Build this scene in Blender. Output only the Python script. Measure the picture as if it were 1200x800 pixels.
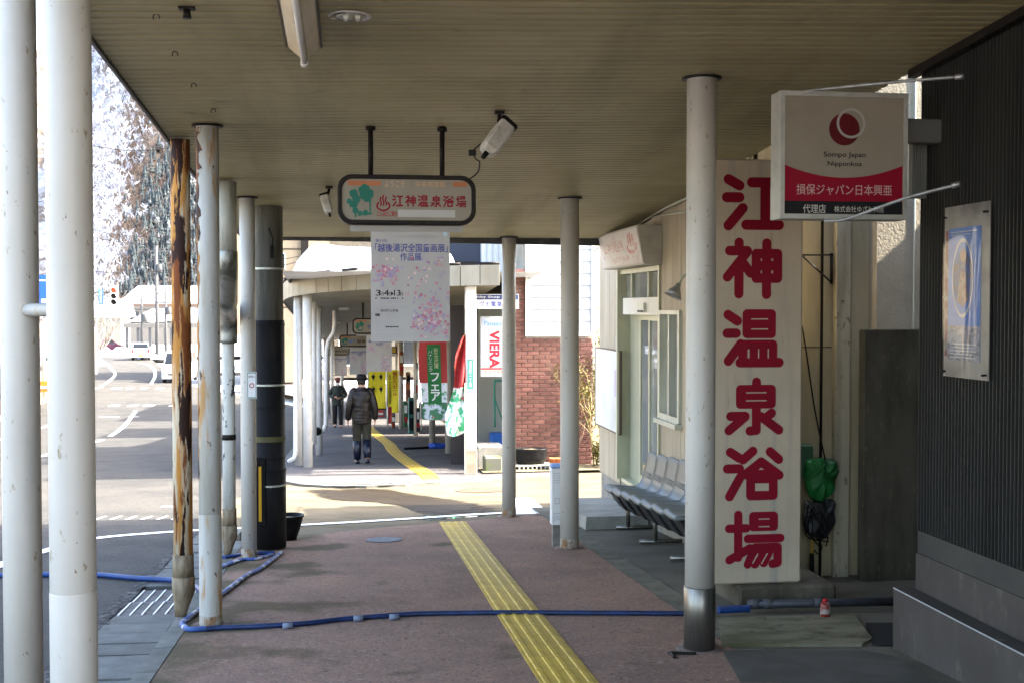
import bpy, math, random
from mathutils import Vector, Matrix, Quaternion
random.seed(7)
R = math.radians
SC = bpy.context.scene
COL = SC.collection
for o in list(bpy.data.objects):
    bpy.data.objects.remove(o, do_unlink=True)

# ---------------------------------------------------------------- camera, world, sun, exposure
FPX = 1400.0
YAW = math.atan(188 / 1398.6)
PITCH = math.atan(40 / 1400.0)
EYE = 1.56
SLOPE = -88 / 1411.0
cam_d = bpy.data.cameras.new('camera')
cam_d.sensor_width = 36.0
cam_d.lens = 36.0 * FPX / 1200.0
cam_d.clip_start = 0.05
cam_d.clip_end = 3000
cam = bpy.data.objects.new('camera', cam_d)
COL.objects.link(cam)
cam.location = (0, 0, EYE)
cam.rotation_euler = (R(90) - PITCH, 0, -YAW)
SC.camera = cam

SUN_EL = R(41)
sun_dir = Vector((-math.cos(SUN_EL) * 0.993, math.cos(SUN_EL) * 0.12, -math.sin(SUN_EL)))
world = bpy.data.worlds.new('World')
SC.world = world
world.use_nodes = True
wn = world.node_tree.nodes
sky = wn.new('ShaderNodeTexSky')
sky.sky_type = 'NISHITA'
sky.sun_disc = False
sky.sun_elevation = SUN_EL
sky.sun_rotation = math.atan2(0.993, -0.12)
sky.air_density = 1.0
sky.ozone_density = 0.0
sky.dust_density = 4.0
wn['Background'].inputs['Strength'].default_value = 0.15
world.node_tree.links.new(sky.outputs[0], wn['Background'].inputs[0])
sun_d = bpy.data.lights.new('sun', 'SUN')
sun_d.energy = 2.8
sun_d.angle = R(0.5)
sun_d.color = (1.0, 0.93, 0.82)
sun = bpy.data.objects.new('sun', sun_d)
COL.objects.link(sun)
sun.rotation_mode = 'QUATERNION'
sun.rotation_quaternion = sun_dir.to_track_quat('-Z', 'Y')
sun.location = (30, -8, 30)
SC.view_settings.view_transform = 'Standard'
SC.view_settings.look = 'None'
SC.view_settings.gamma = 1.0
SC.view_settings.use_curve_mapping = False
SC.view_settings.exposure = 3.6
SC.cycles.max_bounces = 10
SC.cycles.diffuse_bounces = 6
SC.cycles.transparent_max_bounces = 12
SC.cycles.caustics_reflective = False
SC.cycles.caustics_refractive = False
SC.cycles.use_denoising = True

# ---------------------------------------------------------------- helpers: survey of the place
_sy, _cy, _sp, _cp = math.sin(YAW), math.cos(YAW), math.sin(PITCH), math.cos(PITCH)
FWD = Vector((_sy * _cp, _cy * _cp, -_sp)); RT = Vector((_cy, -_sy, 0)); UP = Vector((_sy * _sp, _cy * _sp, _cp))

def ray(px, py):
    return FWD + RT * ((px - 600) / FPX) + UP * ((400 - py) / FPX)

def g(Y):                                   # height of the ground, which falls away from the viewer to a flat valley
    if Y < 40: return SLOPE * Y
    if Y < 60:
        t = Y - 40
        return SLOPE * 40 + SLOPE * (t - t * t / 40)
    return SLOPE * 50

def at(px, py, d):
    return ray(px, py) * d + Vector((0, 0, EYE))

def onX(px, py, X):
    r = ray(px, py); t = X / r.x
    return Vector((X, r.y * t, EYE + r.z * t))

def onY(px, py, Y):
    r = ray(px, py); t = Y / r.y
    return Vector((r.x * t, Y, EYE + r.z * t))

def G(px, py, dz=0.0):
    r = ray(px, py); t = 1.0
    while t < 600 and EYE + r.z * t > g(r.y * t) + dz: t += 0.02
    return Vector((r.x * t, r.y * t, EYE + r.z * t))

def rel(X, Y, h):
    return Vector((X, Y, g(Y) + h))

# ---------------------------------------------------------------- materials
MATS = {}

def mat(name, col, rough=0.6, layers=(), bump=0.0, bscale=60.0, metal=0.0, rnd=0.0, spec=0.28, coords='Object', emit=None, estr=0, trans=0.0, alpha=1.0, bstretch=(1, 1, 1), bdetail=6, coat=0.0):
    """layers: (colour, scale, lo, hi, stretch) noise masks laid one over another"""
    if name in MATS: return MATS[name]
    m = bpy.data.materials.new(name); MATS[name] = m
    m.use_nodes = True
    nt = m.node_tree; N = nt.nodes; L = nt.links
    b = N['Principled BSDF']
    b.inputs['Roughness'].default_value = rough
    b.inputs['Metallic'].default_value = metal
    b.inputs['Specular IOR Level'].default_value = spec
    b.inputs['Transmission Weight'].default_value = trans
    b.inputs['Alpha'].default_value = alpha
    b.inputs['Coat Weight'].default_value = coat
    tc = N.new('ShaderNodeTexCoord')
    rgb = N.new('ShaderNodeRGB'); rgb.outputs[0].default_value = (*col, 1)
    cur = rgb.outputs[0]
    for i, (c, s, lo, hi, st) in enumerate(layers):
        mp = N.new('ShaderNodeMapping'); mp.inputs['Scale'].default_value = st
        mp.inputs['Location'].default_value = (i * 3.7 + 1.3, i * 1.9, i * 5.1)
        L.new(tc.outputs[coords], mp.inputs['Vector'])
        n = N.new('ShaderNodeTexNoise'); n.inputs['Scale'].default_value = s; n.inputs['Detail'].default_value = 7
        n.inputs['Roughness'].default_value = 0.62
        L.new(mp.outputs[0], n.inputs['Vector'])
        rp = N.new('ShaderNodeMapRange'); rp.inputs['From Min'].default_value = lo; rp.inputs['From Max'].default_value = hi
        L.new(n.outputs[0], rp.inputs['Value'])
        mx = N.new('ShaderNodeMix'); mx.data_type = 'RGBA'
        L.new(rp.outputs[0], mx.inputs[0]); L.new(cur, mx.inputs[6]); mx.inputs[7].default_value = (*c, 1)
        cur = mx.outputs[2]
    if rnd:
        oi = N.new('ShaderNodeObjectInfo')
        mr = N.new('ShaderNodeMapRange'); mr.inputs['To Min'].default_value = 1 - rnd; mr.inputs['To Max'].default_value = 1 + rnd
        L.new(oi.outputs['Random'], mr.inputs['Value'])
        vm = N.new('ShaderNodeMix'); vm.data_type = 'RGBA'; vm.blend_type = 'MULTIPLY'; vm.inputs[0].default_value = 1
        L.new(cur, vm.inputs[6]); L.new(mr.outputs[0], vm.inputs[7])
        cur = vm.outputs[2]
    L.new(cur, b.inputs['Base Color'])
    if bump:
        mp = N.new('ShaderNodeMapping'); mp.inputs['Scale'].default_value = bstretch
        L.new(tc.outputs[coords], mp.inputs['Vector'])
        n = N.new('ShaderNodeTexNoise'); n.inputs['Scale'].default_value = bscale; n.inputs['Detail'].default_value = bdetail
        L.new(mp.outputs[0], n.inputs['Vector'])
        bp = N.new('ShaderNodeBump'); bp.inputs['Strength'].default_value = bump; bp.inputs['Distance'].default_value = 0.01
        L.new(n.outputs[0], bp.inputs['Height']); L.new(bp.outputs[0], b.inputs['Normal'])
    if emit:
        b.inputs['Emission Color'].default_value = (*emit, 1); b.inputs['Emission Strength'].default_value = estr
    return m

I3 = (1, 1, 1)
m_paint = mat('column paint', (0.429, 0.405, 0.354), 0.42, [((0.360, 0.338, 0.292), 3, .45, .7, (1, 1, .4)), ((0.231, 0.187, 0.118), 26, .635, .70, (1, 1, .6)), ((0.122, 0.059, 0.027), 34, .69, .71, (1, 1, .5))], bump=.08, bscale=18)
m_paint_worn = mat('worn column paint', (0.381, 0.373, 0.335), 0.45, [((0.274, 0.251, 0.198), 4, .42, .7, (2, 2, .25)), ((0.305, 0.168, 0.054), 7, .56, .66, (2, 2, .3)), ((0.076, 0.038, 0.022), 14, .64, .67, (1, 1, .5))], bump=.1, bscale=18)
m_rust = mat('rusted pipe', (0.45, 0.40, 0.29), 0.75, [((0.38, 0.175, 0.04), 6, .44, .54, (2.5, 2.5, .22)), ((0.16, 0.05, 0.015), 6, .515, .555, (2.5, 2.5, .26)), ((0.028, 0.013, 0.009), 4.2, .508, .522, (2.6, 2.6, .40))], bump=.6, bscale=30, spec=.15)
m_peel = mat('peeling pipe paint', (0.48, 0.48, 0.43), 0.5, [((0.36, 0.35, 0.29), 5, .45, .7, (2, 2, .3)), ((0.045, 0.048, 0.055), 9, .575, .59, (1, 1, .45))], bump=.15, bscale=25)
m_steel = mat('brushed steel', (0.210, 0.195, 0.165), 0.36, [((0.140, 0.130, 0.110), 12, .4, .7, (3, 3, .3))], metal=.85)
m_conc = mat('concrete', (0.26, 0.25, 0.215), 0.85, [((0.17, 0.165, 0.14), 3, .42, .65, I3), ((0.34, 0.33, 0.29), 40, .55, .75, I3)], bump=.25, bscale=120, rnd=.08)
m_conc_dark = mat('dark stained concrete', (0.090, 0.078, 0.054), 0.85, [((0.048, 0.041, 0.026), 2.2, .4, .62, (2, 2, .5)), ((0.138, 0.118, 0.076), 30, .58, .75, (1, 1, .4))], bump=.25, bscale=90)
m_moss = mat('mossy concrete', (0.146, 0.134, 0.089), 0.9, [((0.073, 0.073, 0.032), 3.0, .42, .6, (1, 2, 1)), ((0.037, 0.036, 0.020), 7, .56, .68, I3)], bump=.3, bscale=90)
m_kerb = mat('kerb stone', (0.136, 0.136, 0.124), 0.85, [((0.080, 0.084, 0.068), 4, .42, .66, I3)], bump=.3, bscale=110, rnd=.15)
m_lid = mat('gutter lid concrete', (0.109, 0.112, 0.104), 0.8, [((0.069, 0.072, 0.066), 5, .42, .66, I3)], bump=.3, bscale=130, rnd=.14)
m_grate = mat('grate iron', (0.09, 0.092, 0.095), 0.5, [((0.05, 0.045, 0.04), 20, .45, .65, I3)], metal=.5)
m_grate_bar = mat('worn grate bar', (0.62, 0.63, 0.64), 0.4, metal=.4)
m_dark = mat('dark frame', (0.011, 0.009, 0.008), 0.45, [((0.025, 0.020, 0.015), 20, .55, .7, I3)], spec=.1)
m_black = mat('black plastic', (0.008, 0.008, 0.009), 0.45, [((0.015, 0.015, 0.015), 15, .5, .7, I3)], bump=.1, bscale=40, spec=.1)
m_white = mat('white enamel', (0.629, 0.620, 0.595), 0.45, [((0.510, 0.493, 0.451), 4, .5, .75, I3)])
m_lightbox = mat('light box face', (0.239, 0.212, 0.165), 0.35, [((0.206, 0.181, 0.138), 3, .45, .75, I3)], spec=.1)
m_red = mat('sign red', (0.198, 0.007, 0.018), 0.4, [((0.168, 0.007, 0.018), 5, .5, .7, I3)], spec=.1)
m_red2 = mat('bright red print', (0.300, 0.018, 0.021), 0.45, spec=.1)
m_orange = mat('faded orange print', (0.364, 0.119, 0.042), 0.45)
m_green = mat('green print', (0.021, 0.132, 0.096), 0.45, spec=.1)
m_navy = mat('navy print', (0.05, 0.07, 0.26), 0.5, spec=.1)
m_ink = mat('black ink', (0.012, 0.012, 0.014), 0.5, spec=.1)
m_greyink = mat('grey ink', (0.36, 0.35, 0.36), 0.6)
m_paper = mat('poster paper', (0.411, 0.392, 0.361), 0.55, [((0.375, 0.349, 0.327), 3, .45, .7, I3)], bump=.15, bscale=4, spec=.1)
m_pink = mat('pink print', (0.521, 0.216, 0.274), 0.6)
m_rose = mat('rose print', (0.440, 0.144, 0.192), 0.6)
m_mauve = mat('mauve print', (0.336, 0.264, 0.416), 0.6)
m_peach = mat('peach print', (0.66, 0.47, 0.42), 0.6)
m_alu = mat('aluminium frame', (0.52, 0.54, 0.46), 0.38, [((0.42, 0.43, 0.35), 6, .45, .7, (1, 1, .3))], metal=.25)
m_alu_green = mat('anodised frame', (0.47, 0.47, 0.33), 0.4, [((0.38, 0.38, 0.26), 6, .45, .7, (1, 1, .3))], metal=.2)
m_glass = mat('window glass', (0.75, 0.8, 0.78), 0.03, spec=.8, alpha=.28)
m_darkglass = mat('shop glass', (0.012, 0.014, 0.016), 0.12, spec=.35)
m_yellow = mat('tactile yellow', (0.476, 0.315, 0.040), 0.6, [((0.340, 0.226, 0.040), 6, .42, .66, I3), ((0.227, 0.158, 0.045), 24, .6, .75, I3)], bump=.1, bscale=90, rnd=.06)
m_line = mat('road paint', (0.74, 0.74, 0.72), 0.65, [((0.38, 0.38, 0.36), 9, .56, .68, I3)], bump=.2, bscale=90)
m_snow = mat('snow', (0.60, 0.63, 0.68), 0.65, [((0.48, 0.50, 0.55), 1.5, .5, .7, I3)], bump=.5, bscale=3)
m_blue = mat('blue hose', (0.009, 0.036, 0.135), 0.4, [((0.009, 0.026, 0.090), 8, .45, .65, I3)])
m_bluewhite = mat('taped hose', (0.028, 0.070, 0.210), 0.5, [((0.385, 0.385, 0.406), 9, .53, .57, I3)])
m_greypipe = mat('grey pvc pipe', (0.030, 0.032, 0.036), 0.45, [((0.020, 0.020, 0.022), 6, .45, .65, I3)])
m_skin = mat('skin', (0.42, 0.24, 0.17), 0.55)
m_fascia = mat('fascia panel', (0.223, 0.208, 0.161), 0.5, [((0.174, 0.155, 0.112), 3, .45, .7, (1, 1, .3))], rnd=.04)
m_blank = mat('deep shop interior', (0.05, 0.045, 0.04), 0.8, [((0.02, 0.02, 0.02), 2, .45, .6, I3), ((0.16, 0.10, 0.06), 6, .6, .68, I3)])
m_soil = mat('soil', (0.13, 0.10, 0.06), 0.95, [((0.22, 0.19, 0.10), 10, .5, .65, I3)], bump=.8, bscale=25)

# ---------------------------------------------------------------- mesh builder
def org(o):
    v = Vector((0, 0, 0))
    while o is not None:
        v += o.location; o = o.parent
    return v

class Face:
    """a flat sign face: origin, right and up directions; n points out of it"""
    def __init__(s, o, r=(1, 0, 0), u=(0, 0, 1)):
        s.o = Vector(o); s.r = Vector(r).normalized(); s.u = Vector(u).normalized(); s.n = s.r.cross(s.u)
    def p(s, x, y, h=0): return s.o + s.r * x + s.u * y + s.n * h

class MB:
    def __init__(s): s.v = []; s.f = []; s.m = []; s.i = 0; s.sm = []
    def add(s, vs, fs, smooth=False):
        b = len(s.v); s.v += [Vector(v) for v in vs]
        for f in fs: s.f.append([b + k for k in f]); s.m.append(s.i); s.sm.append(smooth)
        return s
    def hexa(s, c):                                    # 8 corners: bottom ring then top ring
        return s.add(c, [(3, 2, 1, 0), (4, 5, 6, 7), (0, 1, 5, 4), (1, 2, 6, 5), (2, 3, 7, 6), (3, 0, 4, 7)])
    def box(s, x0, x1, y0, y1, z0, z1):
        if x0 > x1: x0, x1 = x1, x0
        if y0 > y1: y0, y1 = y1, y0
        if z0 > z1: z0, z1 = z1, z0
        return s.hexa([(x0, y0, z0), (x1, y0, z0), (x1, y1, z0), (x0, y1, z0), (x0, y0, z1), (x1, y0, z1), (x1, y1, z1), (x0, y1, z1)])
    def bbox(s, x0, x1, y0, y1, z0, z1, b=0.005):      # box with chamfered edges
        if x0 > x1: x0, x1 = x1, x0
        if y0 > y1: y0, y1 = y1, y0
        if z0 > z1: z0, z1 = z1, z0
        def ring(d, z): return [(x0 + d + b, y0 + d, z), (x1 - d - b, y0 + d, z), (x1 - d, y0 + d + b, z), (x1 - d, y1 - d - b, z), (x1 - d - b, y1 - d, z), (x0 + d + b, y1 - d, z), (x0 + d, y1 - d - b, z), (x0 + d, y0 + d + b, z)]
        vs = ring(b, z0) + ring(0, z0 + b) + ring(0, z1 - b) + ring(b, z1)
        fs = [tuple(range(7, -1, -1)), tuple(range(24, 32))]
        for k in range(3):
            for j in range(8): fs.append((k * 8 + j, k * 8 + (j + 1) % 8, k * 8 + 8 + (j + 1) % 8, k * 8 + 8 + j))
        return s.add(vs, fs)
    def fbox(s, F, x0, x1, y0, y1, h0, h1):
        if h0 > h1: h0, h1 = h1, h0
        return s.hexa([F.p(x0, y0, h0), F.p(x1, y0, h0), F.p(x1, y1, h0), F.p(x0, y1, h0), F.p(x0, y0, h1), F.p(x1, y0, h1), F.p(x1, y1, h1), F.p(x0, y1, h1)])
    def fquad(s, F, x0, x1, y0, y1, h):
        return s.add([F.p(x0, y0, h), F.p(x1, y0, h), F.p(x1, y1, h), F.p(x0, y1, h)], [(0, 1, 2, 3)])
    def fpoly(s, F, pts, h):
        a = sum(pts[i][0] * pts[(i + 1) % len(pts)][1] - pts[(i + 1) % len(pts)][0] * pts[i][1] for i in range(len(pts)))
        if a < 0: pts = pts[::-1]
        return s.add([F.p(x, y, h) for x, y in pts], [tuple(range(len(pts)))])
    def fdisc(s, F, x, y, r, h, n=24, ry=None):
        ry = ry or r
        return s.fpoly(F, [(x + r * math.cos(2 * math.pi * k / n), y + ry * math.sin(2 * math.pi * k / n)) for k in range(n)], h)
    def fring(s, F, x, y, r0, r1, h, n=32):
        vs = []
        for k in range(n):
            c, q = math.cos(2 * math.pi * k / n), math.sin(2 * math.pi * k / n)
            vs += [F.p(x + r0 * c, y + r0 * q, h), F.p(x + r1 * c, y + r1 * q, h)]
        return s.add(vs, [(2 * k, 2 * k + 1, (2 * k + 3) % (2 * n), (2 * k + 2) % (2 * n)) for k in range(n)])
    def fcaps(s, F, a, b, w, h, n=8):
        a = Vector(a); b = Vector(b); d = (b - a)
        t = math.atan2(d.y, d.x); pts = []
        for k in range(n + 1):
            q = t - math.pi / 2 + math.pi * k / n; pts.append((b.x + w / 2 * math.cos(q), b.y + w / 2 * math.sin(q)))
        for k in range(n + 1):
            q = t + math.pi / 2 + math.pi * k / n; pts.append((a.x + w / 2 * math.cos(q), a.y + w / 2 * math.sin(q)))
        return s.fpoly(F, pts, h)
    def tube(s, path, r, n=10, cap=True, smooth=True):
        path = [Vector(p) for p in path]
        rs = r if isinstance(r, (list, tuple)) else [r] * len(path)
        b = len(s.v); prev = None
        for i, p in enumerate(path):
            t = (path[min(i + 1, len(path) - 1)] - path[max(i - 1, 0)]).normalized()
            if prev is None:
                a = Vector((0, 0, 1)) if abs(t.z) < .9 else Vector((1, 0, 0))
                x = t.cross(a).normalized()
            else:
                x = (prev - t * prev.dot(t)).normalized()
            prev = x; y = t.cross(x)
            rr = rs[i]; rx, ry = rr if isinstance(rr, (list, tuple)) else (rr, rr)
            for k in range(n):
                q = 2 * math.pi * k / n
                s.v.append(p + x * (rx * math.cos(q)) + y * (ry * math.sin(q)))
        for i in range(len(path) - 1):
            for k in range(n):
                s.f.append([b + i * n + k, b + i * n + (k + 1) % n, b + (i + 1) * n + (k + 1) % n, b + (i + 1) * n + k]); s.m.append(s.i); s.sm.append(smooth)
        if cap:
            s.f.append([b + k for k in range(n - 1, -1, -1)]); s.m.append(s.i); s.sm.append(False)
            e = b + (len(path) - 1) * n
            s.f.append([e + k for k in range(n)]); s.m.append(s.i); s.sm.append(False)
        return s
    def loft(s, rings, cap=True, smooth=True):
        b = len(s.v); n = len(rings[0])
        for r in rings: s.v += [Vector(p) for p in r]
        for i in range(len(rings) - 1):
            for k in range(n):
                s.f.append([b + i * n + k, b + i * n + (k + 1) % n, b + (i + 1) * n + (k + 1) % n, b + (i + 1) * n + k]); s.m.append(s.i); s.sm.append(smooth)
        if cap:
            s.f.append([b + k for k in range(n - 1, -1, -1)]); s.m.append(s.i); s.sm.append(smooth)
            e = b + (len(rings) - 1) * n
            s.f.append([e + k for k in range(n)]); s.m.append(s.i); s.sm.append(smooth)
        return s
    def lathe(s, c, prof, n=20, smooth=True, cap=True):
        c = Vector(c)
        return s.loft([[c + Vector((r * math.cos(2 * math.pi * k / n), r * math.sin(2 * math.pi * k / n), z)) for k in range(n)] for r, z in prof], cap, smooth)
    def ball(s, c, r, n=12, m=8):
        rx, ry, rz = r if isinstance(r, (list, tuple)) else (r, r, r)
        c = Vector(c)
        return s.loft([[c + Vector((rx * math.sin(math.pi * j / m) * math.cos(2 * math.pi * k / n), ry * math.sin(math.pi * j / m) * math.sin(2 * math.pi * k / n), -rz * math.cos(math.pi * j / m))) for k in range(n)] for j in [.15] + list(range(1, m)) + [m - .15]])
    def build(s, name, m, parent=None, origin=None):
        me = bpy.data.meshes.new(name)
        if origin is not None: o0 = Vector(origin)
        elif parent is not None: o0 = org(parent)
        else:
            xs = [v.x for v in s.v]; ys = [v.y for v in s.v]; zs = [v.z for v in s.v]
            o0 = Vector(((min(xs) + max(xs)) / 2, (min(ys) + max(ys)) / 2, min(zs)))
        me.from_pydata([v - o0 for v in s.v], [], s.f)
        for mm in (m if isinstance(m, (list, tuple)) else [m]): me.materials.append(mm)
        me.polygons.foreach_set('material_index', s.m)
        me.polygons.foreach_set('use_smooth', s.sm)
        me.update()
        o = bpy.data.objects.new(name, me); COL.objects.link(o)
        if parent is not None:
            o.parent = parent
            if origin is not None: o.location = o0 - org(parent)
        else: o.location = o0
        return o

def thing(name, label, cat, loc, group=None):
    o = bpy.data.objects.new(name, None); COL.objects.link(o)
    o.location = loc; o.empty_display_size = .1
    o['label'] = label; o['category'] = cat
    if group: o['group'] = group
    return o

def tag(o, label, cat, group=None):
    o['label'] = label; o['category'] = cat
    if group: o['group'] = group
    return o

def struct(o, kind='structure'):
    o['kind'] = kind
    return o

def kids(o): return [c for c in COL.objects if c.parent == o]

def copy_tree(o, parent=None):
    c = o.copy(); COL.objects.link(c); c.parent = parent
    for k in kids(o): copy_tree(k, c)
    return c

def inst(src, parent, loc, rot=None, scale=None):
    """a further object on the same mesh"""
    c = src.copy(); COL.objects.link(c)
    c.parent = parent; c.location = Vector(loc) - (org(parent) if parent else Vector((0, 0, 0)))
    if rot: c.rotation_euler = rot
    if scale: c.scale = scale
    return c

def text(F, body, x0, x1, y0, y1, h, m, parent, bold=0.0, name='lettering', thick=0.0008):
    cu = bpy.data.curves.new('t', 'FONT'); cu.body = body; cu.resolution_u = 3
    cu.align_x = 'CENTER'; cu.space_line = .86
    to = bpy.data.objects.new('t', cu); COL.objects.link(to)
    dg = bpy.context.evaluated_depsgraph_get()
    me = bpy.data.meshes.new_from_object(to.evaluated_get(dg))
    bpy.data.objects.remove(to); bpy.data.curves.remove(cu)
    xs = [v.co.x for v in me.vertices]; ys = [v.co.y for v in me.vertices]
    ax, bx, ay, by = min(xs), max(xs), min(ys), max(ys)
    o0 = org(parent)
    if bold:
        vs = [v.co.copy() for v in me.vertices]; fs = [list(p.vertices) for p in me.polygons]; n0 = len(vs); k = 1
        V = [Vector((c.x, c.y, 0)) for c in vs]; Fs = list(fs)
        for dx, dy in ((bold, 0), (0, bold), (bold, bold)):
            V += [Vector((c.x + dx, c.y + dy, k * .00015)) for c in vs]; Fs += [[q + n0 * k for q in f] for f in fs]; k += 1
        me = bpy.data.meshes.new(name); me.from_pydata(V, [], Fs)
    for v in me.vertices:
        hz = v.co.z if bold else 0.0
        u = x0 + (v.co.x - ax) / (bx - ax) * (x1 - x0); w = y0 + (v.co.y - ay) / (by - ay) * (y1 - y0)
        v.co = F.p(u, w, h + hz) - o0
    me.materials.clear(); me.materials.append(m)
    o = bpy.data.objects.new(name, me); COL.objects.link(o); o.parent = parent
    return o

def strip(name, stations, dz, m, parent=None, kind='structure', sides=0.0, build=True):
    """sheet that follows the ground: stations are (Y, X left, X right)"""
    b = MB(); vs = []
    for Y, a, c in stations: vs += [rel(a, Y, dz), rel(c, Y, dz)]
    b.add(vs, [(2 * i, 2 * i + 1, 2 * i + 3, 2 * i + 2) for i in range(len(stations) - 1)])
    o = b.build(name, m, parent, (0, 0, 0) if parent is None else None)
    if kind and parent is None: struct(o, kind)
    return o

def ribbon(b, pts, w, dz, close=False):
    """a painted line or flat band laid along ground points"""
    P = [Vector((p[0], p[1])) for p in pts]; vs = []
    for i, p in enumerate(P):
        t = (P[min(i + 1, len(P) - 1)] - P[max(i - 1, 0)]).normalized(); n = Vector((-t.y, t.x)) * (w / 2)
        vs += [rel(p.x + n.x, p.y + n.y, dz), rel(p.x - n.x, p.y - n.y, dz)]
    b.add(vs, [(2 * i + 1, 2 * i + 3, 2 * i + 2, 2 * i) for i in range(len(P) - 1)])

def smooth_path(pts, n=6):
    P = [Vector(p) for p in pts]; out = []
    for i in range(len(P) - 1):
        a = P[max(i - 1, 0)]; b = P[i]; c = P[i + 1]; d = P[min(i + 2, len(P) - 1)]
        for k in range(n):
            t = k / n
            out.append(.5 * ((2 * b) + (c - a) * t + (2 * a - 5 * b + 4 * c - d) * t * t + (3 * b - a - 3 * c + d) * t ** 3))
    out.append(P[-1])
    return out

def frange(a, b, st):
    out = []; x = a
    while x < b - 1e-6: out.append(x); x += st
    out.append(b)
    return out

# ================================================================ GROUND, ROADS, PAVEMENTS
m_asph = mat('asphalt', (0.065, 0.062, 0.056), 0.8, [((0.044, 0.043, 0.041), 1.1, .42, .62, I3), ((0.104, 0.097, 0.082), 130, .58, .72, I3), ((0.031, 0.030, 0.027), 90, .62, .72, I3), ((0.036, 0.036, 0.034), 40, .54, .61, I3), ((0.085, 0.082, 0.072), 30, .585, .65, I3)], bump=.5, bscale=160, spec=.06)
m_asph2 = mat('side street asphalt', (0.121, 0.103, 0.071), 0.8, [((0.089, 0.075, 0.051), 1.3, .44, .62, (1, 2, 1)), ((0.178, 0.152, 0.105), 120, .58, .72, I3)], bump=.4, bscale=150, spec=.06)
m_wet = mat('wet silty asphalt', (0.013, 0.008, 0.003), 0.55, [((0.022, 0.016, 0.007), 2.5, .45, .65, (1, 3, 1))], bump=.25, bscale=120)
m_wet2 = mat('standing water film', (0.012, 0.014, 0.012), 0.06, spec=.5)
m_ground = mat('bare winter ground', (0.20, 0.19, 0.17), 0.9, [((0.75, 0.77, 0.8), .12, .44, .52, I3)], bump=.4, bscale=4)

YS = [-60, -30, 0, 20, 40, 42, 44, 46, 48, 50, 52, 54, 56, 58, 60, 80, 120, 200, 400, 900]
strip('ground', [(Y, -900, 900) for Y in YS], -0.42, m_ground)

def right_edge(Y):
    if Y < 17: return -1.62
    if Y < 55: return -1.42
    t = Y - 55
    return -1.42 - .43 * t if t < 21 else -10.45 - .21 * (t - 21)
def left_edge(Y):
    if Y < 25: return -11.5
    if Y < 50: return -11.5 - .1 * (Y - 25)
    t = Y - 50
    return -14 - .08 * t - .001 * t * t
strip('road', [(Y, left_edge(Y), right_edge(Y)) for Y in [-40, -10, 0, 10, 16.9, 17.1, 24, 32, 40, 43, 46, 49, 52, 55, 58, 62, 68, 76, 86, 96, 110, 130]], -0.03, m_asph)
strip('side_street', [(11.6, -1.04, 2.1), (13.0, -1.04, 2.1)], -0.0325, m_asph2)
strip('side_street', [(13.0, -1.62, 2.2), (14.6, -1.62, 45)], -0.032, m_asph2)
strip('side_street', [(14.6, -1.62, 45), (17.1, -1.62, 45), (17.12, -1.42, 45), (21.5, -1.42, 45)], -0.032, m_asph2)

# the covered pavement: reddish asphalt, mossy along its left rim
m_walk = mat('reddish pavement asphalt', (0.252, 0.161, 0.119), 0.82, [((0.187, 0.121, 0.091), 1.3, .42, .64, I3), ((0.311, 0.187, 0.127), 2.6, .55, .72, I3), ((0.349, 0.238, 0.170), 150, .57, .70, I3), ((0.088, 0.058, 0.043), 120, .60, .70, I3), ((0.142, 0.099, 0.079), 48, .53, .60, I3), ((0.294, 0.212, 0.172), 34, .57, .64, I3), ((0.081, 0.057, 0.045), 15, .655, .69, I3)], bump=.5, bscale=170, spec=.06)
nt = m_walk.node_tree; N = nt.nodes; L = nt.links
tcn = N.new('ShaderNodeTexCoord'); sx = N.new('ShaderNodeSeparateXYZ'); L.new(tcn.outputs['Object'], sx.inputs[0])
mr = N.new('ShaderNodeMapRange'); mr.inputs['From Min'].default_value = 0.25; mr.inputs['From Max'].default_value = -1.0
L.new(sx.outputs['X'], mr.inputs['Value'])
nz = N.new('ShaderNodeTexNoise'); nz.inputs['Scale'].default_value = 1.6; nz.inputs['Detail'].default_value = 7; L.new(tcn.outputs['Object'], nz.inputs['Vector'])
ad = N.new('ShaderNodeMath'); ad.operation = 'MULTIPLY_ADD'; L.new(mr.outputs[0], ad.inputs[0]); ad.inputs[1].default_value = .22; L.new(nz.outputs[0], ad.inputs[2])
rp = N.new('ShaderNodeMapRange'); rp.inputs['From Min'].default_value = .64; rp.inputs['From Max'].default_value = .76; rp.inputs['To Max'].default_value = .75; L.new(ad.outputs[0], rp.inputs['Value'])
mx = N.new('ShaderNodeMix'); mx.data_type = 'RGBA'; b_ = N['Principled BSDF']
src = b_.inputs['Base Color'].links[0].from_socket
L.new(rp.outputs[0], mx.inputs[0]); L.new(src, mx.inputs[6]); mx.inputs[7].default_value = (0.062, 0.058, 0.030, 1); L.new(mx.outputs[2], b_.inputs['Base Color'])

end_px = [(336, 633), (352, 628.5), (380, 624.5), (410, 621), (440, 618.3), (480, 615), (515, 612), (560, 608.5), (600, 605.8), (640, 603.2), (672, 601)]
end_pts = [G(*p) for p in end_px]
b = MB()
pl = [rel(-1.05, -12, 0), rel(2.18, -12, 0), rel(2.18, 13.9, 0)] + [rel(p.x, p.y, 0) for p in end_pts[::-1] if p.x < 2.1] + [rel(-1.05, end_pts[0].y, 0)]
b.add(pl, [tuple(range(len(pl)))])
low = [p - Vector((0, 0, .05)) for p in pl]
for i in range(2, len(pl) - 1): b.add([pl[i], low[i], low[i + 1], pl[i + 1]], [(0, 1, 2, 3)])
struct(b.build('pavement', m_walk, origin=(0, 0, 0)))

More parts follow.
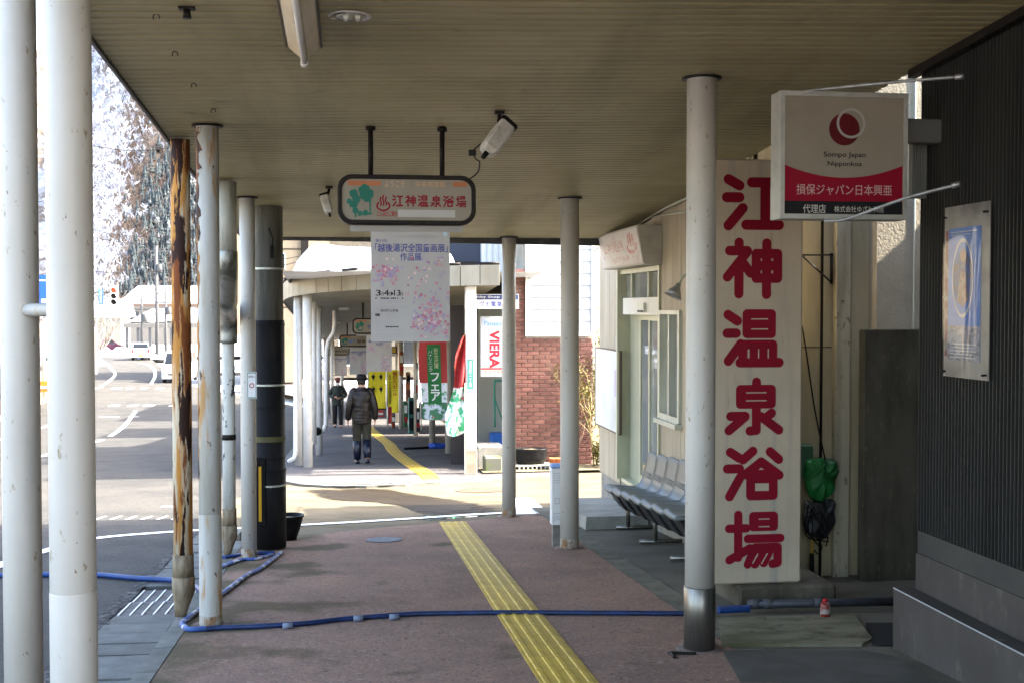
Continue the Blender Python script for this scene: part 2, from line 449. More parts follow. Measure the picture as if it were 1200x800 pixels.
# kerb of single stones along the left rim, gutter with concrete lids and iron grates beside it
kerb = thing('kerb', 'grey kerb of single stones along the left edge of the covered pavement', 'kerb', rel(-1.11, 2, -.05)); struct(kerb); del kerb['category']
b = MB(); b.hexa([rel(-1.17, .005, -.2), rel(-1.05, .005, -.2), rel(-1.05, .595, -.2), rel(-1.17, .595, -.2), rel(-1.162, .005, .004), rel(-1.052, .005, .004), rel(-1.052, .595, .004), rel(-1.162, .595, .004)])
st = b.build('kerb_stone', m_kerb, kerb, (-1.11, .3, 0))
base0 = st.location.copy()
k = 0
for i in range(-3, 20):
    o = st if k == 0 else inst(st, kerb, (0, 0, 0)); k += 1
    o.location = base0 + Vector((0, i * .6, g(i * .6))); o.rotation_euler = (0, random.uniform(-.012, .012), random.uniform(-.006, .006))
gut = thing('gutter', 'roadside gutter under concrete lids and iron grates beside the kerb', 'gutter', rel(-1.4, 2, -.05)); struct(gut); del gut['category']
b = MB(); b.hexa([rel(-1.615, .004, -.12), rel(-1.178, .004, -.12), rel(-1.178, .299, -.12), rel(-1.615, .299, -.12), rel(-1.612, .007, -.022), rel(-1.181, .007, -.022), rel(-1.181, .296, -.022), rel(-1.612, .296, -.022)])
lid = b.build('gutter_lid', m_lid, gut, (-1.397, .15, 0)); lid0 = lid.location.copy(); k = 0
y = 8.40 - .303 * 34
while y < 13.0:
    if not (8.35 < y < 9.35):
        o = lid if k == 0 else inst(lid, gut, (0, 0, 0)); k += 1
        o.location = lid0 + Vector((random.uniform(-.006, .006), y, g(y) + random.uniform(-.008, .004))); o.rotation_euler = (random.uniform(-.008, .008), random.uniform(-.01, .01), random.uniform(-.008, .008))
    y += .303
b = MB()
for j in range(11):
    yy = .006 + j * .0475
    b.hexa([rel(-1.615, yy, -.1), rel(-1.178, yy, -.1), rel(-1.178, yy + .026, -.1), rel(-1.615, yy + .026, -.1), rel(-1.615, yy, -.03), rel(-1.178, yy, -.03), rel(-1.178, yy + .026, -.03), rel(-1.615, yy + .026, -.03)])
gr = b.build('grate', m_grate, gut)
b = MB()
for j in range(6):
    xx = -1.60 + j * .079
    b.hexa([rel(xx, .002, -.09), rel(xx + .011, .002, -.09), rel(xx + .011, .494, -.09), rel(xx, .494, -.09), rel(xx, .002, -.022), rel(xx + .011, .002, -.022), rel(xx + .011, .494, -.022), rel(xx, .494, -.022)])
b.build('grate_bar', m_grate_bar, gr)
g2 = copy_tree(gr, gut)
for o, yy in ((gr, 8.42), (g2, 8.925)): o.location = Vector((0, yy, g(yy)))
g2.location.x += .012
struct(strip('gutter_bed', [(-4, -1.64, -1.16), (13.0, -1.64, -1.16)], -.1, m_dark))

# dark crack between road and gutter
m_crack = mat('crumbled joint', (0.02, 0.02, 0.02), .95, [((0.10, 0.10, 0.09), 18, .5, .6, I3)], bump=.8, bscale=40)
b = MB(); pts = []
for i in range(60):
    y = 4 + i * .16
    pts.append((-1.66 + random.uniform(-.015, .015), y, random.uniform(.05, .13)))
vs = []
for x, y, w in pts: vs += [rel(x - w / 2, y, -.024), rel(x + w / 2, y, -.024)]
b.add(vs, [(2 * i, 2 * i + 1, 2 * i + 3, 2 * i + 2) for i in range(len(pts) - 1)])
struct(b.build('road_crack', m_crack))

# strip of small slabs along the right rim, then the forecourt
rim = thing('drain_strip', 'dark concrete slabs along the right edge of the pavement', 'kerb', rel(2.28, 2, -.05)); struct(rim); del rim['category']
b = MB(); b.hexa([rel(2.184, .004, -.1), rel(2.376, .004, -.1), rel(2.376, .596, -.1), rel(2.184, .596, -.1), rel(2.187, .006, .0), rel(2.373, .006, .0), rel(2.373, .594, .0), rel(2.187, .594, .0)])
st = b.build('drain_slab', mat('drain slab', (0.107, 0.100, 0.073), .9, [((0.058, 0.056, 0.034), 5, .42, .6, I3)], bump=.3, bscale=90, rnd=.2), rim)
for i in range(-2, 23):
    o = st if i == -2 else inst(st, rim, (0, 0, 0))
    o.location = Vector((0, i * .6, g(i * .6) + random.uniform(-.004, .003)))
strip('forecourt', [(-12, 2.38, 3.3), (6.4, 2.38, 3.3), (6.42, 2.38, 8), (13.85, 2.38, 8)], -0.004, mat('forecourt concrete', (0.106, 0.095, 0.069), .85, [((0.065, 0.059, 0.041), 1.6, .42, .6, I3), ((0.141, 0.125, 0.091), 60, .58, .74, I3), ((0.075, 0.07, 0.05), 26, .55, .63, I3)], bump=.25, bscale=110))
strip('forecourt', [(13.85, 2.2, 8), (14.6, 2.2, 8)], -0.006, MATS['forecourt concrete'])
# mossy slab that carries the sign's footing, broken off at its right end
b = MB()
q = [(846, 757), (842, 726), (1000, 722), (1022, 750), (1010, 757)]
P = [G(*p) for p in q]
top = [rel(p.x, p.y, .014) for p in P]; bot = [rel(p.x, p.y, -.03) for p in P]
top[2].z += .004
b.add(top[::-1] + bot[::-1], [(0, 1, 2, 3, 4)] + [(i, (i + 5), ((i + 1) % 5) + 5, (i + 1) % 5) for i in range(5)])
struct(b.build('moss_slab', m_moss))
b = MB(); P = [G(*p) for p in [(868, 800), (846, 762), (1015, 762), (1046, 768), (1100, 800)]]
b.add([rel(p.x, p.y, .001) for p in P][::-1], [tuple(range(5))])
struct(b.build('asphalt_patch', mat('dark patch asphalt', (0.075, 0.071, 0.059), .85, [((0.054, 0.051, 0.041), 3, .4, .6, I3)], bump=.3, bscale=140)))
b = MB(); P = [G(*p) for p in [(1022, 757), (1014, 730), (1046, 730), (1046, 757)]]
b.add([rel(p.x, p.y, .006) for p in P][::-1], [(0, 1, 2, 3)])
struct(b.build('pit_shade_sheet', mat('painted pit shade', (0.008, 0.008, 0.007), .9)))  # flat near-black sheet: the pit's inner shade is painted, no hole is cut
# raised step before the bath house door
b = MB()
b.hexa([rel(2.42, 12.25, -.05), rel(3.1, 12.25, -.05), rel(3.1, 14.3, -.05), rel(2.42, 14.3, -.05), rel(2.44, 12.27, .13), rel(3.1, 12.27, .13), rel(3.1, 14.3, .13), rel(2.44, 14.3, .13)])
tag(b.build('door_step', m_conc), 'low concrete step in front of the bath house door', 'step')

# ---- road markings
mk = MB()
for pts, w in [([(-60, 690), (0, 662), (55, 645), (110, 631), (205, 623), (280, 619), (345, 615.5), (410, 612), (480, 607.8), (545, 603.5), (600, 600.5)], .14),
               ([(129, 511), (140, 503.5), (149, 494.5), (155, 487), (159, 481)], .16),
               ([(177, 449.5), (181.5, 441), (181, 433.5), (175, 428), (163, 425)], .2),
               ([(114, 455), (128, 446), (135, 437.5), (128, 429.5)], .2),
               ([(0, 515.5), (9, 513)], .14), ([(50, 501), (57, 498)], .14), ([(49, 535), (58, 531.5)], .14), ([(107, 519), (120, 515)], .14)]:
    P = smooth_path([G(*p, -.03) for p in pts], 4); ribbon(mk, P, w, -.022)
for xs, yy in (([(129, 139), (151, 161), (169, 180), (199, 205)], 475), ([(112, 119), (132, 142), (149, 156), (166, 172), (183, 191)], 454.5), ([(190, 203)], 594), ([(150, 163), (116, 140)], 488)):
    for a, c in xs:
        A = G(a, yy, -.03); B = G(c, yy, -.03); ribbon(mk, [A, B], .7 if yy < 480 else .12, -.0215)
P = [G(*p, -.03) for p in [(604, 584), (623, 584), (645, 602), (605, 603)]]
mk.add([rel(p.x, p.y, -.0205) for p in P][::-1], [(0, 1, 2, 3)])
for i in range(6):
    A = G(112 + i * 18, 609, -.03); B = G(124 + i * 18, 605, -.03); ribbon(mk, [A, B], .04, -.0216)
struct(mk.build('road_markings', m_line))
# wet, silty run-off on the side street
def ragged(m, sc=(2.2, 5, 1)):
    """lets a film of water thin out to nothing along its outline (vertex value 0 at the rim, 1 inside)"""
    nt = m.node_tree; N = nt.nodes; L = nt.links
    at_ = N.new('ShaderNodeAttribute'); at_.attribute_name = 'inner'
    tc = N.new('ShaderNodeTexCoord'); mp = N.new('ShaderNodeMapping'); mp.inputs['Scale'].default_value = sc; L.new(tc.outputs['Object'], mp.inputs[0])
    n = N.new('ShaderNodeTexNoise'); n.inputs['Scale'].default_value = 1.6; n.inputs['Detail'].default_value = 8; L.new(mp.outputs[0], n.inputs[0])
    a = N.new('ShaderNodeMath'); a.operation = 'MULTIPLY_ADD'; L.new(at_.outputs['Fac'], a.inputs[0]); a.inputs[1].default_value = .9; L.new(n.outputs[0], a.inputs[2])
    r = N.new('ShaderNodeMapRange'); r.inputs['From Min'].default_value = .55; r.inputs['From Max'].default_value = .88; L.new(a.outputs[0], r.inputs[0])
    L.new(r.outputs[0], N['Principled BSDF'].inputs['Alpha'])
ragged(m_wet); ragged(m_wet2)
def blot(name, px, m, dz):
    P = smooth_path([G(*p, -.03) for p in px] + [G(*px[0], -.03)], 5)[:-1]; n = len(P)
    c = sum((p for p in P), Vector()) / n; R_ = [[c + (p - c) * k for p in P] for k in (1.25, 1.0, .72, .4, .05)]
    b = MB(); vs = [rel(p.x, p.y, dz) for r in R_ for p in r]
    b.add(vs, [(i * n + k, i * n + (k + 1) % n, (i + 1) * n + (k + 1) % n, (i + 1) * n + k) for i in range(4) for k in range(n)])
    o = b.build(name, m); me = o.data
    if me.polygons[0].normal.z < 0: me.flip_normals()
    at_ = me.attributes.new('inner', 'FLOAT', 'POINT'); at_.data.foreach_set('value', [v for v in (0, .35, .7, 1, 1) for _ in range(n)])
    return struct(o)
blot('silt_stain', [(372, 575), (420, 573.5), (455, 574.5), (480, 579), (520, 585), (552, 591), (560, 597), (535, 599.5), (490, 599), (470, 592), (440, 588), (400, 585.5), (380, 580)], m_wet, -.026)
blot('puddle', [(492, 604.5), (510, 602.8), (540, 602.2), (566, 601.5), (560, 604.6), (530, 607.2), (505, 609)], m_wet2, -.0265)

def manhole(px, py, r, m, label, dz):
    p = G(px, py, dz); F = Face(rel(p.x, p.y, dz), (1, 0, 0), (0, 1, SLOPE))
    t = thing('manhole_cover', label, 'manhole', rel(p.x, p.y, dz), None)
    b = MB(); b.fdisc(F, 0, 0, r, .003, 28); b.build('cover', m, t)
    b = MB(); b.fring(F, 0, 0, r * .86, r, .006, 28); b.fring(F, 0, 0, r * .3, r * .4, .0055, 20)
    for k in range(10):
        q = 2 * math.pi * k / 10; b.fcaps(F, (r * .5 * math.cos(q), r * .5 * math.sin(q)), (r * .78 * math.cos(q), r * .78 * math.sin(q)), r * .09, .005, 4)
    b.build('rim', m, t)
manhole(450, 632, .18, mat('pale iron', (0.28, 0.31, 0.36), .3, [((0.15, 0.16, 0.18), 14, .45, .62, I3)], metal=.5), 'small pale steel cover set in the red pavement', .002)
manhole(564, 574, .38, mat('brown iron', (0.16, 0.10, 0.075), .6, [((0.10, 0.06, 0.045), 12, .45, .65, I3)], metal=.2), 'rusty brown round manhole cover in the sunlit side street', -.03)

# ---- tactile paving
def tactile_proto(parent):
    b = MB(); F = Face((0, 0, 0), (1, 0, 0), (0, 1, 0))
    b.fbox(F, -.149, .149, .001, .299, 0, .006)
    for c in (-.1125, -.0375, .0375, .1125):
        for y0, y1 in ((.006, .147), (.153, .294)):
            b.hexa([F.p(c - .017, y0, .006), F.p(c + .017, y0, .006), F.p(c + .017, y1, .006), F.p(c - .017, y1, .006), F.p(c - .011, y0 + .004, .012), F.p(c + .011, y0 + .004, .012), F.p(c + .011, y1 - .004, .012), F.p(c - .011, y1 - .004, .012)])
    return b.build('tactile_tile', m_yellow, parent, (0, 0, 0))
def tactile(path, label):
    t = thing('tactile_paving', label, 'tactile paving', rel(path[0][0], path[0][1], 0)); struct(t); del t['category']
    proto = None; P = [Vector((p[0], p[1])) for p in path]
    for i in range(len(P) - 1):
        d = P[i + 1] - P[i]
        if proto is None: proto = tactile_proto(t); o = proto
        else: o = inst(proto, t, (0, 0, 0))
        o.location = rel(P[i].x, P[i].y, .001) - t.location
        o.rotation_euler = (math.atan((g(P[i + 1].y) - g(P[i].y)) / max(.01, d.y)), 0, -math.atan2(d.x, d.y))
nend = G(531, 611.3).y
ny = int((nend - 3.0) / .3)
tactile([(1.105, nend - .3 * (ny - i)) for i in range(ny + 1)], 'yellow ribbed guide strip along the near pavement')
fp = smooth_path([(1.26, 18.75, 0), (1.25, 20.2, 0), (1.1, 23, 0), (.95, 27, 0), (.92, 30.5, 0), (.73, 36, 0), (.6, 42, 0)], 40)
path = [fp[0]]
for p in fp:
    if (p - path[-1]).length >= .3: path.append(path[-1] + (p - path[-1]).normalized() * .3)
tactile(path[:78], 'yellow ribbed guide strip bending along the far pavement')

# ---- far pavement across the side street
far_left = [(18.55, -.75), (19.2, -1.05), (20, -1.25), (21.5, -1.38), (24, -1.4), (40, -1.4), (43, -1.4), (46, -1.4), (49, -1.4), (52, -1.4), (55, -1.4), (60, -1.4), (66, -3.8), (74, -7)]
m_far = mat('far pavement asphalt', (0.101, 0.097, 0.097), .75, [((0.072, 0.068, 0.068), 1.0, .42, .62, I3), ((0.144, 0.137, 0.133), 120, .58, .72, I3)], bump=.3, bscale=150, spec=.06)
front = [(-.75, 18.55), (-.15, 18.12), (.5, 18.12), (1.2, 18.4), (2.0, 18.85), (2.75, 19.35), (3.4, 19.7)]
b = MB()
pl = [rel(x, y, .0) for x, y in front] + [rel(3.4, 21.5, 0), rel(-1.38, 21.5, 0), rel(-1.25, 20, 0), rel(-1.05, 19.2, 0)]
b.add(pl, [tuple(range(len(pl)))])
sts = [s for s in far_left if s[0] >= 21.5]
vs = []
for Y, x in sts: vs += [rel(x, Y, 0), rel(3.4, Y, 0)]
b.add(vs, [(2 * i, 2 * i + 1, 2 * i + 3, 2 * i + 2) for i in range(len(sts) - 1)])
struct(b.build('far_pavement', m_far, origin=(0, 0, 0)))
fk = thing('far_kerb', 'pale kerb stones rounding the corner of the far pavement', 'kerb', rel(0, 18, -.05)); struct(fk); del fk['category']
pth = smooth_path([(3.4, 19.7, 0), (2.75, 19.35, 0), (2.0, 18.85, 0), (1.2, 18.4, 0), (.5, 18.12, 0), (-.15, 18.12, 0), (-.75, 18.55, 0), (-1.05, 19.2, 0), (-1.25, 20, 0), (-1.38, 21.5, 0), (-1.4, 24, 0), (-1.4, 27, 0), (-1.4, 30, 0), (-1.4, 35, 0), (-1.4, 40, 0)], 8)
acc = [pth[0]]
for p in pth:
    while (p - acc[-1]).length >= .6: acc.append(acc[-1] + (p - acc[-1]).normalized() * .6)
for i in range(len(acc) - 1):
    a, c = acc[i], acc[i + 1]; d = (c - a).normalized(); n = Vector((-d.y, d.x, 0)); a = a + d * .004; c = c - d * .004
    b = MB(); q = [a + n * .0, c + n * .0, c - n * .13, a - n * .13]
    q = [a - n * .13, c - n * .13, c, a] if False else q
    lo = [rel(p.x, p.y, -.12) for p in q]; hi = [rel(p.x, p.y, .006) for p in q]
    # outer face sits toward the street
    b.hexa(lo[::-1] + hi[::-1]); b.build('kerb_stone', m_kerb, fk)
# band of light ribbed tiles along that kerb
band = thing('paver_band', 'band of pale grooved pavers along the far kerb', 'paving', rel(.4, 18.4, 0)); struct(band); del band['category']
m_band = mat('grooved paver', (0.150, 0.142, 0.130), .8, [((0.100, 0.095, 0.085), 8, .45, .65, I3)], bump=.2, bscale=80, rnd=.15)
bp = smooth_path([(-.78, 19.0, 0), (-.2, 18.55, 0), (.5, 18.50, 0), (1.15, 18.72, 0), (1.9, 19.18, 0), (2.6, 19.6, 0)], 10)
acc = [bp[0]]
for p in bp:
    while (p - acc[-1]).length >= .3: acc.append(acc[-1] + (p - acc[-1]).normalized() * .3)
for i in range(len(acc) - 1):
    a, c = acc[i], acc[i + 1]; d = (c - a).normalized(); n = Vector((-d.y, d.x, 0))
    b = MB()
    for j in range(5):
        s0 = a + d * (.006 + j * .058); s1 = a + d * (.006 + j * .058 + .05)
        q = [s0 - n * .16, s1 - n * .16, s1 + n * .14, s0 + n * .14]
        b.hexa([rel(p.x, p.y, -.02) for p in q] + [rel(p.x, p.y, .010) for p in q])
    b.build('paver', m_band, band)

# ================================================================ NEAR CANOPY (roof, ceiling planks, columns, drain pipes)
m_plank = mat('ceiling plank', (0.325, 0.295, 0.168), 0.5, [((0.265, 0.238, 0.13), 1.1, .42, .66, (.6, 1, 1)), ((0.365, 0.325, 0.20), 1.8, .55, .75, (.5, 1, 1)), ((0.21, 0.19, 0.105), 1.3, .50, .74, (1.6, .22, 1)), ((0.16, 0.138, 0.08), 3.0, .62, .78, (1, 1, 1))], rnd=.03, bump=.03, bscale=9)
XL, XR, YEND = -1.21, 3.21, 13.7
def zc(X, Y):
    l = 3.20; r = 3.32 if Y < 9.0 else 3.32 - .11 * (Y - 9.0) / 4.7
    return g(Y) + l + (r - l) * (X - XL) / (XR - XL)
canopy = thing('canopy', 'long pavement canopy with grooved tan ceiling on round white columns', 'canopy', rel(0, 6, 0))
PW = .09; y = 1.45; gaps = {round(6.67 / PW), round(7.84 / PW), round(10.8 / PW)}
while y < YEND - .02:
    i = round(y / PW); w = .038 if i in gaps else .024
    y0, y1 = y + w / 2, min(y + PW - w / 2, YEND)
    b = MB(); xa, xb = XL + .006, XR - .005
    z = [zc(xa, y0), zc(xb, y0), zc(xb, y1), zc(xa, y1)]
    q = [(xa, y0), (xb, y0), (xb, y1), (xa, y1)]
    c = .006
    qi = [(xa, y0 + c), (xb, y0 + c), (xb, y1 - c), (xa, y1 - c)]
    vs = [(p[0], p[1], zz) for p, zz in zip(qi, z)] + [(p[0], p[1], zz + c) for p, zz in zip(q, z)] + [(p[0], p[1], zz + .016) for p, zz in zip(q, z)]
    b.add(vs, [(3, 2, 1, 0)] + [(k, (k + 1) % 4, 4 + (k + 1) % 4, 4 + k) for k in range(4)] + [(4 + k, 4 + (k + 1) % 4, 8 + (k + 1) % 4, 8 + k) for k in range(4)])
    b.build('ceiling_plank', m_plank, canopy)
    y += PW
m_roof = mat('roof sheet', (0.035, 0.033, 0.028), .7, [((0.070, 0.066, 0.059), 3, .5, .7, I3)])
b = MB(); ys = [-1.6 + .5 * k for k in range(31)][:31]
ys = [y for y in ys if y < YEND - .1] + [9.0, YEND]; ys.sort()
vs = []
for y in ys: vs += [(XL, y, zc(XL, y) + .02), (XR, y, zc(XR, y) + .02), (XL, y, zc(XL, y) + .19), (XR, y, zc(XR, y) + .19)]
fs = []
for i in range(len(ys) - 1):
    a = 4 * i; c = a + 4
    fs += [(a, c, c + 1, a + 1), (a + 2, a + 3, c + 3, c + 2), (a, a + 2, c + 2, c), (a + 1, c + 1, c + 3, a + 3)]
e = 4 * (len(ys) - 1); fs += [(0, 1, 3, 2), (e, e + 2, e + 3, e + 1)]
b.add(vs, fs); b.build('roof', m_roof, canopy)
m_edge = mat('roof edge', (0.04, 0.04, 0.04), .5, [((0.09, 0.085, 0.08), 8, .5, .7, I3)])
b = MB()
for y0, y1 in ((-1.6, 4), (4, 9.0), (9.0, YEND + .03)):
    b.hexa([(XL - .012, y0, zc(XL, y0) - .02), (XL + .004, y0, zc(XL, y0) - .02), (XL + .004, y1, zc(XL, y1) - .02), (XL - .012, y1, zc(XL, y1) - .02), (XL - .012, y0, zc(XL, y0) + .22), (XL - .004, y0, zc(XL, y0) + .22), (XL - .004, y1, zc(XL, y1) + .22), (XL - .012, y1, zc(XL, y1) + .22)])
b.build('fascia', m_edge, canopy)
b = MB(); a, c = XL + .02, XR
b.hexa([(a, YEND + .002, zc(a, YEND) - .03), (c, YEND + .002, zc(c, YEND) - .085), (c, YEND + .03, zc(c, YEND) - .085), (a, YEND + .03, zc(a, YEND) - .03), (a, YEND + .002, zc(a, YEND) + .22), (c, YEND + .002, zc(c, YEND) + .22), (c, YEND + .03, zc(c, YEND) + .22), (a, YEND + .03, zc(a, YEND) + .22)])
b.build('fascia', m_edge, canopy)

def column(X, Y, r, m, h0=0.0, sleeve=None, label=None, lower=None):
    z0 = g(Y); z1 = zc(X, Y)
    b = MB(); c = Vector((X, Y, z0))
    a = .55 if sleeve else h0
    if sleeve: a = sleeve
    prof = [(r, a), (r, 1.2), (r, 2.2), (r, z1 - z0 + .01)]
    b.lathe(c, prof, 32)
    if lower: b.lathe(c, [(r + .0015, h0), (r + .0015, lower), (r, lower + .006)], 32, cap=False)
    o = b.build('column', m, canopy)
    if label: o['label'] = label
    b = MB(); b.lathe((X, Y, z0 + 1.93), [(r + .0006, 0), (r + .0012, .004), (r + .0006, .008)], 28, cap=False); b.build('weld_seam', m, o)
    b = MB(); b.lathe((X, Y, z1 - .012), [(r + .028, 0), (r + .028, .010)], 24); b.build('flange', m_dark, o)
    if sleeve:
        b = MB(); b.lathe(c, [(r + .006, 0), (r + .006, sleeve), (r + .001, sleeve + .004)], 32); b.build('sleeve', m_steel, o)
    if not sleeve:
        b = MB(); b.lathe(c, [(r + .0018, .004), (r + .0018, .07), (r + .0004, .095)], 28, cap=False); b.build('foot_rust', mat('rusted foot', (0.30, 0.27, 0.22), .7, [((0.20, 0.11, 0.05), 16, .45, .56, (1, 1, .6)), ((0.06, 0.03, 0.02), 14, .56, .60, (1, 1, .6))], bump=.3, bscale=50), o)
    b = MB(); b.lathe(c, [(r + .055, -.002), (r + .05, .006), (r, .010)], 24); b.build('base_ring', mat('column footing mortar', (0.17, 0.12, 0.10), .9, [((0.09, 0.07, 0.055), 12, .45, .65, I3)], bump=.4, bscale=60), o)
    return o
column(1.99, 6.66, .0855, m_paint, sleeve=.365, label='white column with a brushed steel sleeve at its foot')
column(2.01, 10.93, .087, m_paint)
column(1.79, 13.58, .08, m_paint)
column(-.88, 3.93, .071, m_paint, lower=.9)
cw = column(-.905, 7.84, .071, m_paint_worn, lower=.72, label='white column streaked with rust along its left side')
b = MB(); rr0 = random.Random(6); rows = []
zt_ = zc(-.905, 7.84); zb_ = g(7.84) + .95; nz_ = 60
for i in range(nz_ + 1):
    z = zb_ + (zt_ - .02 - zb_) * i / nz_; w_ = (.18 + .55 * (i / nz_) ** 1.5) * (1 + .35 * math.sin(i * 1.7) + rr0.uniform(-.25, .25)); c_ = R(196) + .12 * math.sin(i * .6)
    rows.append([Vector((-.905 + .0722 * math.cos(c_ + w_ * q), 7.84 + .0722 * math.sin(c_ + w_ * q), z)) for q in (-1, -.6, -.2, .2, .6, 1)])
b.add([p for r in rows for p in r], [(i * 6 + k, i * 6 + k + 1, i * 6 + 7 + k, i * 6 + 6 + k) for i in range(nz_) for k in range(5)], True)
b.build('rust_scale', mat('rust scale', (0.30, 0.14, 0.035), .8, [((0.13, 0.045, 0.015), 9, .44, .54, (1, 1, .25)), ((0.03, 0.014, 0.01), 7, .50, .54, (1, 1, .3))], bump=.6, bscale=40), cw)
column(-.91, 10.80, .068, m_paint)

def drain(X, Y, r, m, label, kick=True):
    z0 = g(Y); z1 = zc(X, Y); b = MB()
    bx, by = X, Y
    b.tube([(X, Y, z0 + .24), (X, Y, z0 + 1.2), (X, Y, z0 + 2.2), (X, Y, z1 - .02)], r, 24)
    o = b.build('drain_pipe', m, canopy); o['label'] = label
    b = MB()
    b.tube([(X, Y, z0 + .42), (X, Y, z0 + .26)], [r + .006, r + .006], 24)
    b.tube([(X, Y, z0 + .27), (X, Y, z0 + .17), (X - .01, Y - .01, z0 + .08), (X - .02, Y - .02, z0 + .0)], [r + .012, r + .012, r * .8, r * .55], 20)
    b.build('shoe', mat('weathered pipe shoe', (0.211, 0.167, 0.106), .75, [((0.106, 0.076, 0.045), 9, .42, .62, (2, 2, .5)), ((0.264, 0.114, 0.032), 7, .6, .7, (2, 2, .4))], bump=.3, bscale=40), o)
    for h in ((1.05, 2.15) if m is m_peel else ()):
        b = MB(); b.tube([(X, Y, z0 + h), (X, Y, z0 + h + .05)], r + .006, 24); b.build('clamp', m_dark, o)
    return o
rp_ = drain(-1.125, 8.2, .064, m_rust, 'drain pipe eaten by dark rust')
drain(-1.115, 4.24, .063, m_paint, 'white drain pipe')
pp = drain(-1.11, 11.1, .058, m_peel, 'drain pipe with its paint peeling to black')
# offset elbow near its top, bulging toward the viewer
X, Y = -1.11, 11.1; z1 = zc(X, Y)
b = MB()
e = onY(272, 262, 10.6); t = onY(272, 160, 10.0)
b.tube(smooth_path([(-1.0, 9.9, zc(-1, 9.9) - .02), (-1.0, 9.9, zc(-1, 9.9) - .62)], 2), .085, 20)
b.build('drain_head', mat('stained downpipe', (0.34, 0.33, 0.27), .5, [((0.20, 0.19, 0.14), 4, .42, .6, (2, 2, .3)), ((0.08, 0.07, 0.05), 6, .6, .66, (2, 2, .3))]), pp)
b = MB()
b.tube(smooth_path([(-1.0, 9.9, zc(-1, 9.9) - .58), (-1.0, 9.92, zc(-1, 9.9) - .72), (-1.03, 10.2, zc(-1, 9.9) - .98), (-1.10, 11.0, zc(-1, 9.9) - 1.12), (-1.11, 11.1, zc(-1, 9.9) - 1.35)], 5), [.09] * 11 + [.082] * 10, 20)
b.build('elbow', mat('galvanised elbow', (0.25, 0.25, 0.22), .38, [((0.10, 0.095, 0.07), 5, .46, .6, I3)], metal=.5), pp)
# short tie between the nearest column and its pipe
b = MB(); b.tube([(-1.10, 4.22, g(4) + 1.80), (-.90, 3.97, g(4) + 1.80)], .022, 8); b.build('tie_bar', m_paint_worn, canopy)

# grey trim where ceiling meets the dark wall
b = MB()
for y0, y1 in ((-1.6, 6.5),): b.hexa([(3.155, y0, zc(3.2, y0) - .05), (3.205, y0, zc(3.2, y0) - .05), (3.205, y1, zc(3.2, y1) - .05), (3.155, y1, zc(3.2, y1) - .05), (3.155, y0, zc(3.2, y0) - .004), (3.205, y0, zc(3.2, y0) - .004), (3.205, y1, zc(3.2, y1) - .004), (3.155, y1, zc(3.2, y1) - .004)])
b.build('wall_trim', m_dark, canopy)

# ---- ceiling fittings
def onC(px, py, h=0.0):                      # point on the ceiling seen at a pixel
    r = ray(px, py); t = .5
    while t < 40:
        p = r * t + Vector((0, 0, EYE))
        if p.z >= zc(p.x, p.y) - h: return p
        t += .005
    return p
p = onC(356, 47); X, Y = p.x, p.y; z = zc(X, Y)
fl = thing('fluorescent_fitting', 'cream batten lamp with two slanting reflectors on the ceiling', 'ceiling light', (X, Y, z))
w = .085
b = MB()
for s, (a0, a1) in ((-1, (-w, -.012)), (1, (.012, w))):
    zt = zc(X, Y)
    for yy in ():
        pass
ya, yb = Y - 1.25, Y
def zq(y, d): return zc(X, y) - d
prof = [(-w, .004), (-w, .03), (-.02, .085), (.02, .085), (w, .03), (w, .004)]
b.loft([[(X + x, ya, zq(ya, d)) for x, d in prof], [(X + x, yb, zq(yb, d)) for x, d in prof]], smooth=False)
b.build('reflector', mat('old cream enamel', (0.55, 0.50, 0.38), .5, [((0.45, 0.36, 0.22), 4, .45, .65, (1, .3, 1)), ((0.33, 0.22, 0.10), 6, .6, .7, (1, .3, 1))]), fl)
b = MB(); b.tube([(X, ya + .03, zq(ya, .103)), (X, yb + .05, zq(yb, .103))], .0155, 14); b.build('lamp_tube', m_white, fl)
b = MB(); b.tube([(X, yb + .02, zq(yb, .103)), (X, yb + .062, zq(yb, .103))], .02, 14); b.box(X - .012, X + .012, yb - .01, yb + .05, zq(yb, .09), zq(yb, .01)); b.build('lamp_holder', m_white, fl)
for s in (-1, 1):
    b = MB(); b.hexa([(X + s * .088, ya, zq(ya, .035)), (X + s * .08, ya, zq(ya, .042)), (X + s * .08, yb, zq(yb, .042)), (X + s * .088, yb, zq(yb, .035)), (X + s * .09, ya, zq(ya, .028)), (X + s * .083, ya, zq(ya, .036)), (X + s * .083, yb, zq(yb, .036)), (X + s * .09, yb, zq(yb, .028))])
    b.build('lip', m_dark, fl)

p = onC(410, 19); z = zc(p.x, p.y)
dl = thing('downlight', 'round white downlight set into the ceiling planks', 'ceiling light', (p.x, p.y, z))
b = MB(); b.lathe((p.x, p.y, z), [(.078, .0), (.098, -.004), (.098, .002), (.078, .002)], 36, cap=False); b.build('ring', m_white, dl)
b = MB(); b.lathe((p.x, p.y, z), [(.078, -.001), (.06, -.003), (.045, -.0035)], 30); b.build('reflector', mat('downlight reflector', (0.42, 0.42, 0.36), .2, [((0.12, 0.12, 0.09), 9, .48, .6, (1, .2, 1))], metal=.7), dl)
for k, xx in enumerate((-.02, .035)):
    b = MB(); b.tube([(p.x + xx, p.y - .03, z - .006), (p.x + xx, p.y + .03, z - .006)], .012, 10); b.build('bulb', mat('frosted bulb', (0.7, 0.68, 0.6), .3), dl)

